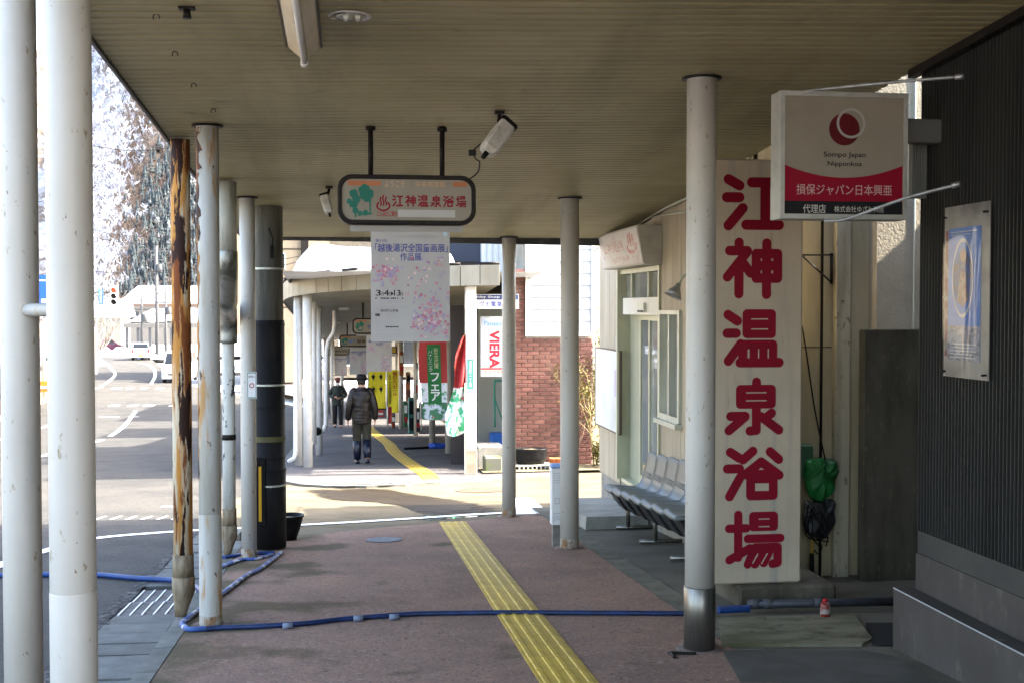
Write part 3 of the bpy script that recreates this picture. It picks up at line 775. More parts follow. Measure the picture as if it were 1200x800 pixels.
p = onC(219, 8); z = zc(p.x, p.y)
hk = thing('ceiling_bracket', 'small black bracket with a stub hanging from the ceiling', 'bracket', (p.x, p.y, z))
b = MB(); b.box(p.x - .035, p.x + .035, p.y - .02, p.y + .02, z - .012, z - .001); b.build('plate', m_dark, hk)
b = MB(); b.tube([(p.x, p.y, z - .012), (p.x, p.y, z - .05)], [.014, .02], 12); b.build('stub', m_dark, hk)
proto = None
for px, py, wd in ((183, 17, 'nearest'), (205, 61, 'second'), (227, 98, 'third'), (250, 128, 'farthest')):
    p = onC(px, py); z = zc(p.x, p.y)
    if proto is None:
        b = MB(); b.tube([(p.x + .014 * math.sin(q), p.y, z - .012 + .014 * math.cos(q)) for q in [k * .5 - 2.4 for k in range(10)]], .0025, 6)
        proto = tag(b.build('ceiling_hook', m_dark, None, (p.x, p.y, z)), '', 'hook', 'wire hooks along the ceiling'); o = proto
    else: o = inst(proto, None, (p.x, p.y, z))
    o['label'] = wd + ' of four small wire hooks in the ceiling near the left roof edge'

def floodlight(px, py, d, yaw, label, sc=1.0, wire=True):
    p = at(px, py, d); top = zc(p.x, p.y)
    t = thing('floodlight', label, 'floodlight', (p.x, p.y, p.z), 'floodlights under the near canopy')
    ax = Vector((-.55, -.35, -.75)).normalized() if yaw else Vector((.25, -.3, -.9)).normalized()
    s = ax.cross(Vector((0, 1, .2))).normalized(); u = s.cross(ax)
    c = Vector((p.x, p.y, p.z))
    def ring(k, w, h): return [c + ax * k + s * (w * a) + u * (h * bb) for a, bb in ((-1, -.7), (-.7, -1), (.7, -1), (1, -.7), (1, .7), (.7, 1), (-.7, 1), (-1, .7))]
    b = MB(); b.loft([ring(-.13 * sc, .058 * sc, .05 * sc), ring(-.06 * sc, .062 * sc, .056 * sc), ring(.10 * sc, .060 * sc, .055 * sc), ring(.135 * sc, .045 * sc, .04 * sc)], smooth=False)
    b.build('lamp_housing', mat('weathered lamp housing', (0.50, 0.49, 0.44), .45, [((0.35, 0.33, 0.27), 7, .45, .6, I3), ((0.30, 0.17, 0.07), 10, .62, .68, I3)]), t)
    b = MB(); b.loft([ring(-.131 * sc, .066 * sc, .058 * sc), ring(-.155 * sc, .066 * sc, .058 * sc)], smooth=False); b.build('rim', m_dark, t)
    b = MB(); b.loft([ring(.136 * sc, .018 * sc, .018 * sc), ring(.185 * sc, .014 * sc, .014 * sc)]); b.build('cable_gland', m_dark, t)
    m = Vector((c.x + .02, c.y + .02, top))
    b = MB(); b.loft([[m + Vector((a * .03, bb * .03, -.001)) for a, bb in ((-1, -1), (1, -1), (1, 1), (-1, 1))], [m + Vector((a * .03, bb * .03, -.02)) for a, bb in ((-1, -1), (1, -1), (1, 1), (-1, 1))]], smooth=False)
    b.tube([m + Vector((0, 0, -.02)), c - ax * .06 * sc + u * .05 * sc], .012, 8); b.build('bracket', m_dark, t)
    if wire:
        q = onC(560, 157)
        b = MB(); b.tube(smooth_path([c + s * -.0 + ax * .02 - u * .05, at(566, 168, d), at(560, 172, d), at(554, 178, d), at(558, 187, d), at(562, 190, d), at(560, 202, d), at(549, 211, d)], 4), .0045, 6)
        b.box(*[v for v in (at(553, 180, d).x - .02, at(553, 180, d).x + .025, at(553, 180, d).y - .02, at(553, 180, d).y + .02, at(553, 180, d).z - .015, at(553, 180, d).z + .02)])
        b.build('cable', m_black, t)
floodlight(582, 163, 7.5, True, 'floodlight on the ceiling with a loose black cable, right of the hanging sign', .92)
floodlight(383, 240, 10.1, False, 'small floodlight on the ceiling just left of the hanging sign', .62, False)

# ================================================================ BRUSHED SIGN CHARACTERS (round gothic, drawn as strokes)
def _c(x, y): return (x, y)
def box_fill(ya, yb, x0, x1, w):
    n = max(1, int((yb - ya) / (w * .8))); return [((x0 + w / 2, ya + w / 2 + (yb - ya - w) * k / n), (x1 - w / 2, ya + w / 2 + (yb - ya - w) * k / n)) for k in range(n + 1)]
# every character: (strokes in its box, light slits in its box, box) in the sign painter's units, x right, y down
CH = [
 dict(s=[((72, 96), (112, 118)), ((66, 160), (112, 160)), ((124, 198), (72, 260)), ((156, 106), (254, 106)), ((205, 106), (205, 255)), ((136, 257), (256, 257))], w=36, sl=[], bx=(48, 75, 274, 278)),
 dict(s=[((110, 322), (110, 345)), ((76, 352), (140, 352)), ((140, 355), (68, 446)), ((110, 400), (110, 506)), ((124, 395), (152, 432)), ((172, 362), (250, 362)), ((172, 405), (250, 405)), ((172, 450), (250, 450)), ((172, 362), (172, 450)), ((250, 362), (250, 450)), ((210, 324), (210, 508))], w=34, sl=[((190, 384), (190, 386)), ((232, 384), (232, 386)), ((190, 427), (190, 429)), ((232, 427), (232, 429))], bx=(48, 305, 268, 525)),
 dict(s=[((70, 581), (104, 604)), ((67, 648), (100, 648)), ((116, 686), (72, 747)), ((139, 579), (227, 579)), ((139, 615), (227, 615)), ((139, 649), (227, 649)), ((139, 579), (139, 649)), ((227, 579), (227, 649)), ((124, 689), (232, 689)), ((124, 689), (124, 752)), ((164, 689), (164, 752)), ((199, 689), (199, 752)), ((232, 689), (232, 752)), ((114, 753), (256, 753))], w=34, sl=[((155, 597), (213, 597)), ((155, 633), (213, 633)), ((146, 706), (146, 736)), ((181, 706), (181, 736)), ((216, 706), (216, 736))], bx=(48, 560, 272, 770)),
 dict(s=[((173, 852), (173, 872)), ((115, 879), (227, 879)), ((115, 906), (227, 906)), ((115, 932), (227, 932)), ((115, 879), (115, 932)), ((227, 879), (227, 932)), ((173, 930), (173, 1026)), ((173, 1028), (150, 1030)), ((80, 976), (132, 976)), ((132, 978), (74, 1028)), ((228, 966), (205, 985)), ((190, 978), (255, 1028))], w=33, sl=[((137, 891), (207, 891)), ((137, 920), (207, 920))], bx=(56, 835, 272, 1047)),
 dict(s=[((78, 1103), (112, 1126)), ((160, 1100), (124, 1132)), ((222, 1103), (254, 1132)), ((68, 1164), (112, 1164)), ((114, 1196), (76, 1266)), ((190, 1140), (132, 1186)), ((190, 1140), (256, 1190)), ((152, 1202), (234, 1202)), ((152, 1264), (234, 1264)), ((152, 1202), (152, 1264)), ((234, 1202), (234, 1264)), ((170, 1186), (214, 1186))], w=33, sl=[], bx=(52, 1083, 272, 1282)),
 dict(s=[((107, 1328), (107, 1486)), ((74, 1378), (136, 1378)), ((76, 1494), (150, 1452)), ((161, 1334), (236, 1334)), ((161, 1356), (236, 1356)), ((161, 1374), (236, 1374)), ((161, 1334), (161, 1374)), ((236, 1334), (236, 1374)), ((142, 1417), (260, 1417)), ((168, 1450), (250, 1450)), ((168, 1450), (142, 1512)), ((200, 1452), (168, 1512)), ((224, 1456), (200, 1508)), ((250, 1450), (250, 1504)), ((250, 1508), (232, 1512))], w=31, sl=[((182, 1345), (218, 1345)), ((182, 1373), (218, 1373)), ((178, 1474), (160, 1508)), ((212, 1474), (192, 1510))], bx=(56, 1310, 278, 1526)),
]
def brush_char(b, F, ch, x0, x1, y0, y1, h0, slb=None, exw=1.0):
    bx = ch['bx']; kx = (x1 - x0) / (bx[2] - bx[0]); ky = (y1 - y0) / (bx[3] - bx[1])
    def T(p): return (x0 + (p[0] - bx[0]) * kx, y1 - (p[1] - bx[1]) * ky)
    for k, (a, c) in enumerate(ch['s']): b.fcaps(F, T(a), T(c), ch['w'] * (kx + ky) / 2 * exw, h0 + k * .00012)
    if slb is not None:
        for k, (a, c) in enumerate(ch['sl']): slb.fcaps(F, T(a), T(c), 4.2 * (kx + ky) / 2, h0 + .0024, 4)

# ================================================================ HANGING LIGHT BOX AND ITS POSTER
ORANGE_LB = m_orange
def hang_sign(cx, y, name_label, w=.905, first=False, group=None, main=None, rot=0.0):
    top = zc(cx, y) if y < 14 else g(y) + 3.2
    z1 = top - .325; z0 = z1 - .325
    t = thing('hanging_sign', name_label, 'sign', (cx, y, z0), group)
    F = Face((cx, y - .075, z0), (1, 0, 0), (0, 0, 1))
    def rr(ins, h): # rounded rectangle ring
        x0, x1, ya, yb = -w / 2 + ins, w / 2 - ins, ins, .325 - ins; r = .095 - ins * .8; pts = []
        for cx_, cy_, a in ((x1 - r, yb - r, 0), (x0 + r, yb - r, 90), (x0 + r, ya + r, 180), (x1 - r, ya + r, 270)):
            for k in range(7): q = R(a + 15 * k); pts.append((cx_ + r * math.cos(q), cy_ + r * math.sin(q)))
        return [F.p(px, py, h) for px, py in pts], pts
    b = MB(); o1, _ = rr(0, -.15); o2, _ = rr(0, -.01); o3, _ = rr(.006, 0); i1, _ = rr(.026, 0); i2, _ = rr(.03, -.012)
    b.loft([rr(.03, -.14)[0], rr(.026, -.15)[0], o1, o2, o3, i1, i2], cap=False, smooth=False)
    b.build('frame', m_dark, t)
    b = MB(); _, pts = rr(.029, -.012); b.fpoly(F, pts, -.011); f = b.build('face_panel', m_lightbox, t)
    b = MB(); b.fpoly(F, pts, -.139); b.v = b.v[::-1]; b.build('back_panel', m_lightbox, t)
    for s in (-1, 1):
        xr = s * .235
        b = MB(); b.tube([(cx + xr, y, top + .005), (cx + xr, y, z1 - .004)], .017, 12); b.build('hanger_rod', m_dark, t)
        b = MB(); b.lathe((cx + xr, y, top - .03), [(.03, 0), (.034, .012), (.03, .03)], 14); b.build('hanger_cap', m_dark, t)
    H = -.0095
    b = MB(); b.fquad(F, -.385, -.17, .252, .283, H); b.fquad(F, .30, .395, .252, .283, H); b.build('orange_bar', m_orange, t)
    # green bathers among shrubs, as plain silhouettes
    b = MB(); rnd = random.Random(3)
    for k, (x, yy, r) in enumerate(((-.345, .20, .03), (-.33, .165, .028), (-.35, .13, .03), (-.335, .09, .022), (-.30, .225, .02), (-.275, .235, .032), (-.25, .20, .036), (-.285, .19, .028), (-.262, .165, .025), (-.375, .15, .02), (-.305, .07, .018), (-.27, .075, .02))):
        n = 14; b.fpoly(F, [(x + r * rnd.uniform(.75, 1.1) * math.cos(2 * math.pi * j / n), yy + r * rnd.uniform(.75, 1.1) * math.sin(2 * math.pi * j / n)) for j in range(n)], H + k * .0001)
    b.fcaps(F, (-.335, .1), (-.335, .05), .012, H + .002); b.fcaps(F, (-.24, .17), (-.24, .08), .01, H + .0021); b.fcaps(F, (-.29, .065), (-.235, .07), .012, H + .0022)
    b.build('green_emblem', m_green, t)
    if first:
        text(F, 'ようこそ', -.145, -.015, .245, .287, H, mat('faint orange print', (0.5, 0.30, 0.16), .5), t)
        text(F, '中央商店街', .055, .25, .247, .284, H, MATS['faint orange print'], t)
        b = MB(); b.fring(F, -.155, .118, .030, .041, H, 28)
        # the hot spring mark: a bowl with three wavy steams
        b = MB()
        arc = [(-.155 + .041 * math.cos(q), .122 + .03 * math.sin(q)) for q in [math.pi * (.78 + 1.44 * k / 14) for k in range(15)]]
        for k in range(14): b.fcaps(F, arc[k], arc[k + 1], .011, H + k * .00005)
        for j, xx in enumerate((-.172, -.155, -.138)):
            top_ = .19 if j == 1 else .178
            w_ = [(xx + .004 * math.sin(k * 1.4), .125 + (top_ - .125) * k / 5) for k in range(6)]
            for k in range(5): b.fcaps(F, w_[k], w_[k + 1], .009, H + .001 + k * .00005)
        b.build('hot_spring_mark', m_red, t)
        b = MB(); sl = MB(); x = -.098; cw = .083
        for k, ch in enumerate(CH): brush_char(b, F, ch, x + k * cw, x + k * cw + .074, .116, .196, H, sl, .82)
        b.build('lettering', m_red, t); sl.build('lettering_gap', m_lightbox, t)['kind'] = 'stuff'
        text(F, 'ご入浴のご案内', -.197, -.065, .053, .087, H, m_red2, t, .02)
        b = MB(); b.fquad(F, -.06, .315, .05, .098, H); b.build('blank_patch', m_paper, t)
    elif main:
        for (s, a, c, m_) in main: text(F, s, a, c, .10, .19, H, m_, t, .015)
        text(F, 'ようこそ', -.12, .05, .25, .285, H, MATS['faint orange print'], t)
    b = MB(); b.box(cx - .37, cx + .37, y - .01, y + .02, z0 - .042, z0 - .002); b.build('poster_rail', mat('poster rail', (0.28, 0.27, 0.24), .45), t)
    return t, z0 - .042

p_ = onC(477, 152)
HS, zr = hang_sign(at(476, 240, 7.95).x, 7.95 - .02, 'dark framed light box lettered in red under the near ceiling', first=True)
HSX = HS.location.x

def poster(cx, y, ztop, label, first=False, w=.52, h=.735, tilt=0.0, group='exhibition posters under the hanging signs'):
    F = Face((cx - w / 2, y - .004, ztop - h), (1, 0, 0), (0, 0, 1))
    t = thing('poster', label, 'poster', (cx, y, ztop - h), group)
    b = MB(); n = 10; m = 12
    vs = []; rn = random.Random(int(y * 10))
    for j in range(m + 1):
        for i in range(n + 1):
            u, v = i / n, j / m; d = .0035 * math.sin(u * 5 + v * 4) * (1 - v) + .002 * math.sin(v * 9 + u * 2)
            vs.append(F.p(u * w, v * h, -.0012 + d * .18))
    b.add(vs, [(j * (n + 1) + i, j * (n + 1) + i + 1, (j + 1) * (n + 1) + i + 1, (j + 1) * (n + 1) + i) for j in range(m) for i in range(n)], True)
    b.fbox(F, 0, w, 0, h, -.0045, -.0025)
    b.build('sheet', m_paper, t)
    H = .0012
    X = lambda px: (px - 30) / 541 * w                      # sheet coordinates measured on the poster itself
    Yv = lambda py: h - (py - 30) / 746 * h
    def tx(s, x0, x1, y0, y1, m_, bold=0): text(F, s, X(x0), X(x1), Yv(y1), Yv(y0), H, m_, t, bold)
    if first:
        tx('南魚沼郡湯沢町', 175, 285, 65, 80, m_greyink); tx('町制施行記念', 295, 430, 62, 82, m_greyink, .01)
        tx('第21回', 62, 140, 92, 112, m_navy)
    tx('「越後湯沢全国童画展」', 58, 556, 122, 178, m_navy, .018)
    tx('作品展', 230, 374, 184, 236, m_navy, .018)
    if first:
        tx('3', 62, 96, 432, 470, m_ink, .01); tx('月', 98, 118, 446, 470, m_ink); tx('4', 120, 150, 432, 470, m_ink, .01); tx('日', 151, 165, 446, 470, m_ink)
        b = MB(); b.fpoly(F, [(X(168), Yv(470)), (X(184), Yv(456)), (X(168), Yv(442))], H); b.build('arrow', m_ink, t)
        tx('13', 187, 230, 432, 470, m_ink, .01); tx('日', 231, 248, 446, 470, m_ink); tx('日', 262, 290, 446, 470, m_pink)
        tx('平成二十八年', 64, 150, 410, 424, m_greyink); tx('会場', 62, 84, 562, 576, m_greyink); tx('湯沢町公民館', 95, 216, 560, 578, m_ink)
        rows = [(487, 60, 250, 1), (502, 75, 270, 0), (515, 75, 262, 0), (546, 60, 300, 0), (598, 60, 90, 2), (592, 160, 240, 0), (612, 100, 230, 0), (632, 62, 90, 0), (646, 62, 200, 0), (660, 62, 210, 0), (680, 62, 120, 0), (678, 130, 218, 1), (700, 65, 240, 0), (726, 70, 110, 0), (726, 120, 220, 0), (744, 105, 220, 0)]
        b1, b2 = MB(), MB(); rr = random.Random(5)
        for yy, x0, x1, k in rows:
            x = x0
            while x < x1:
                ww = rr.uniform(5, 11)
                if rr.random() < .86: (b2 if k else b1).fquad(F, X(x), X(min(x + ww, x1)), Yv(yy + (9 if k == 2 else 4)), Yv(yy - (9 if k == 2 else 4)), H)
                x += ww + 2.5
        b1.build('small_print', m_greyink, t)['kind'] = 'stuff'; b2.build('small_print', m_ink, t)['kind'] = 'stuff'
    # scattered blossoms
    mb = [MB() for _ in range(4)]; rr = random.Random(11)
    def blossom(x, y, r, k, hh):
        a = rr.uniform(0, 1.5)
        for q in range(4):
            cx_, cy_ = x + r * .62 * math.cos(a + q * math.pi / 2), y + r * .62 * math.sin(a + q * math.pi / 2)
            mb[k].fpoly(F, [(cx_ + r * .52 * math.cos(a + q * 1.57 + j * math.pi / 3), cy_ + r * .52 * math.sin(a + q * 1.57 + j * math.pi / 3)) for j in range(6)], H + hh)
    nb = 260 if first else 90
    for k in range(nb):
        if k < nb * .25: x, y = rr.gauss(150, 55), rr.gauss(320, 45)
        elif k < nb * .85: x, y = rr.gauss(445, 70), rr.gauss(630, 70)
        else: x, y = rr.uniform(300, 540), rr.uniform(210, 520)
        if 45 < x < 560 and 200 < y < 750 and not (x < 300 and y > 400): blossom(X(x), Yv(y), rr.uniform(.0062, .0108) * (1 if first else 1.4), rr.choice((0, 0, 1, 2, 2, 3)), k * .000008)
    for q, m_ in zip(mb, (m_pink, m_rose, m_mauve, m_peach)):
        if q.v: q.build('blossom_print', m_, t)['kind'] = 'stuff'
    if first:
        b = MB(); b.fdisc(F, X(540), Yv(55), .016, H, 8); b.build('seal', mat('pale blue print', (0.42, 0.55, 0.62), .6), t)
    return t
poster(at(480.5, 300, 7.95).x, 7.93, zr + .012, 'exhibition poster with pink blossoms and blue title hanging nearest, under the near canopy', True)

# ================================================================ TALL STANDING SIGN
BY = 7.98
x0, x1 = onY(826, 400, BY).x, onY(940.5, 400, BY).x; z0 = onY(900, 683, BY).z; z1 = onY(900, 187, BY).z
ts = thing('standing_sign', 'tall white sign with six big red characters standing beside the steel-footed column', 'sign', ((x0 + x1) / 2, BY, z0))
b = MB(); b.bbox(x0, x1, BY, BY + .16, z0, z1, .012); b.build('cabinet', mat('sign cabinet', (0.450, 0.373, 0.272), .42, [((0.383, 0.315, 0.226), 1.4, .42, .68, I3), ((0.288, 0.224, 0.142), 4, .62, .76, (2, 2, .3)), ((0.30, 0.28, 0.23), 3.2, .56, .72, (3, 3, .12)), ((0.24, 0.21, 0.15), 9, .66, .74, (2, 2, .2))], spec=.1), ts)
F = Face((x0, BY, z0), (1, 0, 0), (0, 0, 1)); S_ = (z1 - z0) / (683 - 187)
b = MB(); sl = MB()
zoomx = lambda X: 830 + X / 3.077; zoomy = lambda Y: (180 + Y / 3.077) if Y < 800 else (430 + (Y - 800) / 3.077)
for ch in CH:
    bx = ch['bx']
    xa, xb = zoomx(bx[0]), zoomx(bx[2]); ya, yb = zoomy(bx[1]), zoomy(bx[3])
    A = onY(xa, yb, BY); B = onY(xb, ya, BY)
    brush_char(b, F, ch, A.x - x0, B.x - x0, A.z - z0, B.z - z0, .0015, sl)
b.build('lettering', m_red, ts); sl.build('lettering_gap', MATS['sign cabinet'], ts)['kind'] = 'stuff'
b = MB(); zt = z0 - .002; p = onY(978, 712, 8.15)
xr = onY(979, 700, 7.92).x
b.bbox(onY(865, 700, 7.92).x, xr, 7.90, 8.45, g(8.3) - .12, z0 - .002, .018)
tag(b.build('footing', m_conc_dark), 'stained concrete footing block under the tall standing sign', 'footing')

# ================================================================ INSURANCE AGENT'S LIGHT BOX
SX0, SX1, SZ0, SZ1, SY = at(911, 180, 6.45).x, at(1068, 180, 6.45).x, at(1000, 257, 6.45).z, at(1000, 108.5, 6.45).z, at(990, 180, 6.45).y
ins = thing('projecting_sign', 'white and red light box with a ring emblem projecting from the dark wall', 'sign', ((SX0 + SX1) / 2, SY, SZ0))
W_, H_ = SX1 - SX0, SZ1 - SZ0
F = Face((SX0, SY, SZ0), (1, 0, 0), (0, 0, 1))
b = MB()
for a in ((0, W_, 0, .026), (0, W_, H_ - .026, H_), (0, .022, .026, H_ - .026), (W_ - .022, W_, .026, H_ - .026)): b.fbox(F, *a, -.15, .006)
b.build('frame', mat('sign frame', (0.40, 0.40, 0.36), .42, [((0.3, 0.3, 0.26), 5, .45, .7, I3)], metal=.3), ins)
b = MB(); b.fquad(F, .022, W_ - .022, .026, H_ - .026, 0); b.build('face_panel', m_lightbox, ins)
b = MB(); b.fbox(F, .02, W_ - .02, .02, H_ - .02, -.149, -.13); b.build('back_panel', m_lightbox, ins)
k = W_ / 780.0                      # the sign's own units: 60..840 across, 40..790 down
X = lambda px: (px - 50) / 795 * W_; Yv = lambda py: H_ - (py - 40) / 742 * H_
hh = .001
curve = [(X(68 + (815 - 68) * t / 24), Yv(465 + 75 * (1 - ((t - 12) / 12) ** 2))) for t in range(25)]
b = MB(); b.fpoly(F, [(X(68), Yv(678)), (X(815), Yv(678))] + curve[::-1], hh); b.build('red_field', mat('sign crimson', (0.209, 0.007, 0.020), .35, spec=.1), ins)
b = MB(); b.fquad(F, X(68), X(815), Yv(752), Yv(678), hh); b.build('black_band', m_ink, ins)
b = MB(); b.fdisc(F, X(446), Yv(258), X(446) - X(350), hh, 40); e_ = b.build('emblem', mat('emblem red', (0.072, 0.003, 0.005), .35, [((0.108, 0.007, 0.011), 6, .45, .65, I3)]), ins)
b = MB(); b.fring(F, X(487), Yv(222), X(562) - X(487), X(577) - X(487), hh * 2, 40)
b.build('emblem_ring', mat('emblem silver', (0.32, 0.31, 0.28), .4, metal=.3), ins)
b = MB()
vs = [(X(446) + (X(542) - X(446)) * math.cos(q), Yv(258) + (X(542) - X(446)) * math.sin(q)) for q in [R(a) for a in range(-20, 61, 8)]]
b.fpoly(F, vs + [(X(487) + (X(560) - X(487)) * math.cos(q), Yv(222) + (X(560) - X(487)) * math.sin(q)) for q in [R(a) for a in range(70, -41, -10)]], hh * 1.6); b.build('emblem_gap', m_lightbox, ins)
text(F, 'Sompo Japan', X(318), X(580), Yv(428), Yv(390), hh, m_ink, ins, .02)
text(F, 'Nipponkoa', X(342), X(556), Yv(480), Yv(445), hh, m_ink, ins, .02)
text(F, '損保ジャパン日本興亜', X(148), X(748), Yv(642), Yv(580), hh * 2, mat('pale pink print', (0.465, 0.300, 0.285), .5), ins, .004)
text(F, '代理店', X(190), X(332), Yv(748), Yv(698), hh * 2, mat('off white print', (0.465, 0.450, 0.405), .5), ins, .006)
text(F, '株式会社ゆざわ興産', X(386), X(700), Yv(742), Yv(704), hh * 2, MATS['off white print'], ins)
m_rod = mat('galvanised rod', (0.30, 0.31, 0.31), .35, [((0.2, 0.2, 0.19), 14, .5, .66, I3)], metal=.5)
for pts in ([(942, 107.5, 6.5), (1000, 101, 6.3), (1060, 95.5, 6.1), (1122, 90.5, 5.98)], [(966, 259, 6.38), (985, 258.5, 6.34), (1010, 251, 6.27), (1060, 233, 6.13), (1118, 217.5, 5.98)]):
    P = smooth_path([at(*p) for p in pts], 4)
    b = MB(); b.tube(P, .0085, 10); o = b.build('stay_rod', m_rod, ins)
    b = MB(); d = (P[-1] - P[-4]).normalized(); b.tube([P[-1] - d * .012, P[-1] + d * .03], .014, 8); b.build('rod_end', m_rod, o)
b = MB(); a = at(1066, 138, 6.5); c = at(1092, 166, 6.5); b.bbox(SX1 + .002, 3.215, SY + .03, SY + .12, c.z, a.z, .006); b.build('mounting_arm', mat('arm steel', (0.085, 0.085, 0.08), .5), ins)
b = MB(); a = at(1070, 166, 6.7); c = at(1089, 232, 6.7)
for k in range(7):
    xx = a.x + (c.x - a.x) * k / 7; b.box(xx + .002, xx + (c.x - a.x) / 7 - .002, SY + .2, SY + .22, c.z, a.z)
b.box(a.x, c.x, SY + .222, SY + .24, c.z, a.z)
dp = tag(b.build('ribbed_panel', mat('ribbed grey panel', (0.17, 0.18, 0.165), .55)), 'small ribbed grey panel right behind the projecting sign', 'panel')

# ================================================================ DARK RIBBED BUILDING
WX = 3.22
db = thing('dark_building', 'dark building with fine vertical ribs above a grey cement plinth', 'building', (WX + 3, 0, g(0)))
zw = .285
b = MB(); b.box(WX + .02, 9.5, -1.6, 6.48, zw - .0, 6.0); b.build('wall', mat('black backing', (0.003, 0.003, 0.003), .6, spec=.1), db)
ribm = mat('ribbed steel', (0.033, 0.033, 0.030), .42, [((0.025, 0.025, 0.023), 3, .45, .65, (1, 1, .2))], metal=.1, spec=.1)
b = MB(); y = 1.0; pitch = .0345
while y < 6.46:
    b.hexa([(WX + .02, y, zw + .001), (WX + .02, y + .012, zw + .001), (WX - .002, y + .009, zw + .001), (WX - .002, y + .003, zw + .001), (WX + .02, y, 4.2), (WX + .02, y + .012, 4.2), (WX - .002, y + .009, 4.2), (WX - .002, y + .003, 4.2)][::1])
    y += pitch
o = b.build('rib_cladding', ribm, db); o['kind'] = 'stuff'
for p in o.data.polygons: pass
m_cem = mat('grey cement render', (0.051, 0.045, 0.039), .8, [((0.039, 0.034, 0.030), 1.6, .42, .62, I3), ((0.069, 0.059, 0.044), 3, .60, .75, (2, 2, .3)), ((0.087, 0.076, 0.058), 7, .58, .68, (1, 1, .4)), ((0.036, 0.034, 0.027), 12, .62, .70, (1, 1, .5))], bump=.12, bscale=60)
m_cem2 = mat('brown grey render', (0.043, 0.042, 0.035), .85, [((0.034, 0.032, 0.028), 2, .42, .62, I3)], bump=.12, bscale=60)
b = MB(); zm = onX(1078, 648, WX).z
b.box(WX + .001, 9.4, -1.59, 6.46, zm, zw - .003); b.build('upper_plinth', m_cem2, db)
b = MB(); b.box(WX - .004, 9.4, -1.61, 6.47, g(8) - .1, zm - .002); b.build('lower_plinth', m_cem, db)
LX = 3.095; zl = -.055
b = MB(); b.bbox(LX, WX - .006, -1.58, 6.5, g(8) - .1, zl, .004); b.build('ledge', m_cem, db)
b = MB(); b.box(LX - .0015, LX + .006, -1.585, 6.502, zl - .004, zl + .0015); b.build('ledge_edge', mat('worn edge', (0.33, 0.33, 0.33), .6), db)
b = MB(); b.box(4.72, 5.28, 6.485, 8.58, -1.5, 6.0); b.box(6.0, 7.2, 7.2, 8.84, -1.5, 3.5); b.box(6.3, 6.8, 7.3, 8.8, 3.501, 3.86)  # unseen blocks added to stop stray sun and shape the wall's light patch
b.build('unseen_sun_blocks', m_cem2, db)

# poster in a clear acrylic holder on the dark wall
A = onX(1106, 244, WX - .03); B = onX(1159, 447, WX - .03)
ya, yb, za, zb = onX(1159, 236, WX - .03).y, A.y, onX(1130, 443, WX - .03).z, onX(1130, 240, WX - .03).z
F = Face((WX - .03, yb, za), (0, -1, 0), (0, 0, 1)); w, h = yb - ya, zb - za
ph = thing('poster_holder', 'clear acrylic poster holder with a blue poster on the dark ribbed wall', 'poster', (WX - .02, (ya + yb) / 2, za))
b = MB(); b.fbox(F, 0, w, 0, h, -.012, -.008); b.build('backing', mat('acrylic backing', (0.20, 0.19, 0.165), .3, [((0.12, 0.11, 0.10), 4, .45, .6, I3)]), ph)
px0, px1, py0, py1 = .10 * w, .82 * w, .10 * h, .87 * h
b = MB(); b.fbox(F, px0, px1, py0, py1, -.0078, -.006); sh = b.build('sheet', mat('blue poster', (0.043, 0.116, 0.307), .4, [((0.086, 0.173, 0.357), 5, .45, .65, I3)]), ph)
PX = lambda u: px0 + u * (px1 - px0); PY = lambda v: py0 + v * (py1 - py0)
b = MB(); b.fdisc(F, PX(.46), PY(.62), .33 * (px1 - px0), -.0055, 32, .20 * (py1 - py0)); b.build('oval_print', mat('pale blue oval', (0.041, 0.082, 0.177), .45, [((0.079, 0.068, 0.077), 16, .5, .6, I3)]), sh)
b = MB(); b.fpoly(F, [(PX(.28), PY(.44)), (PX(.36), PY(.62)), (PX(.46), PY(.72)), (PX(.58), PY(.60)), (PX(.62), PY(.46)), (PX(.50), PY(.40))], -.005); b.fdisc(F, PX(.47), PY(.79), .035, -.0051, 14); b.build('figure_print', mat('figure print', (0.168, 0.114, 0.092), .5, [((0.231, 0.176, 0.151), 25, .5, .6, I3), ((0.106, 0.022, 0.026), 20, .58, .62, I3)]), sh)
b = MB(); b.fquad(F, PX(0), PX(1), PY(0), PY(.26), -.0048); b.build('landscape_print', mat('landscape print', (0.216, 0.216, 0.240), .5, [((0.120, 0.114, 0.120), 22, .45, .6, (1, 1, 2)), ((0.330, 0.330, 0.360), 14, .58, .7, I3)]), sh)
b = MB(); b.fring(F, PX(.46), PY(.62), .30 * (px1 - px0), .33 * (px1 - px0), -.0046, 32)
for q in range(len(b.v)):
    d_ = (b.v[q] - F.p(PX(.46), PY(.62), -.0046)); b.v[q] = F.p(PX(.46), PY(.62), -.0046) + F.r * d_.dot(F.r) + F.u * d_.dot(F.u) * 1.9
b.fquad(F, PX(.08), PX(.9), PY(.965), PY(.972), -.0046); b.fquad(F, PX(.08), PX(.7), PY(.945), PY(.95), -.0045)
for q in range(5): b.fquad(F, PX(.08), PX(.9 - .12 * (q % 2)), PY(.02 + q * .025), PY(.028 + q * .025), -.0042)
b.build('white_print', m_paper, sh)
b = MB(); b.fquad(F, .02 * w, .085 * w, .12 * h, .86 * h, -.0075); b.build('side_sheet', mat('dull red sheet', (0.15, 0.05, 0.045), .5, [((0.2, 0.18, 0.15), 10, .5, .55, (1, 1, 1))]), ph)
m_acr = bpy.data.materials.new('clear acrylic'); m_acr.use_nodes = True
nt = m_acr.node_tree; nt.nodes.clear(); N = nt.nodes; L = nt.links
out = N.new('ShaderNodeOutputMaterial'); mixs = N.new('ShaderNodeMixShader'); tr = N.new('ShaderNodeBsdfTransparent'); gl = N.new('ShaderNodeBsdfGlossy')
gl.inputs['Roughness'].default_value = .04; fr = N.new('ShaderNodeFresnel'); fr.inputs['IOR'].default_value = 1.5
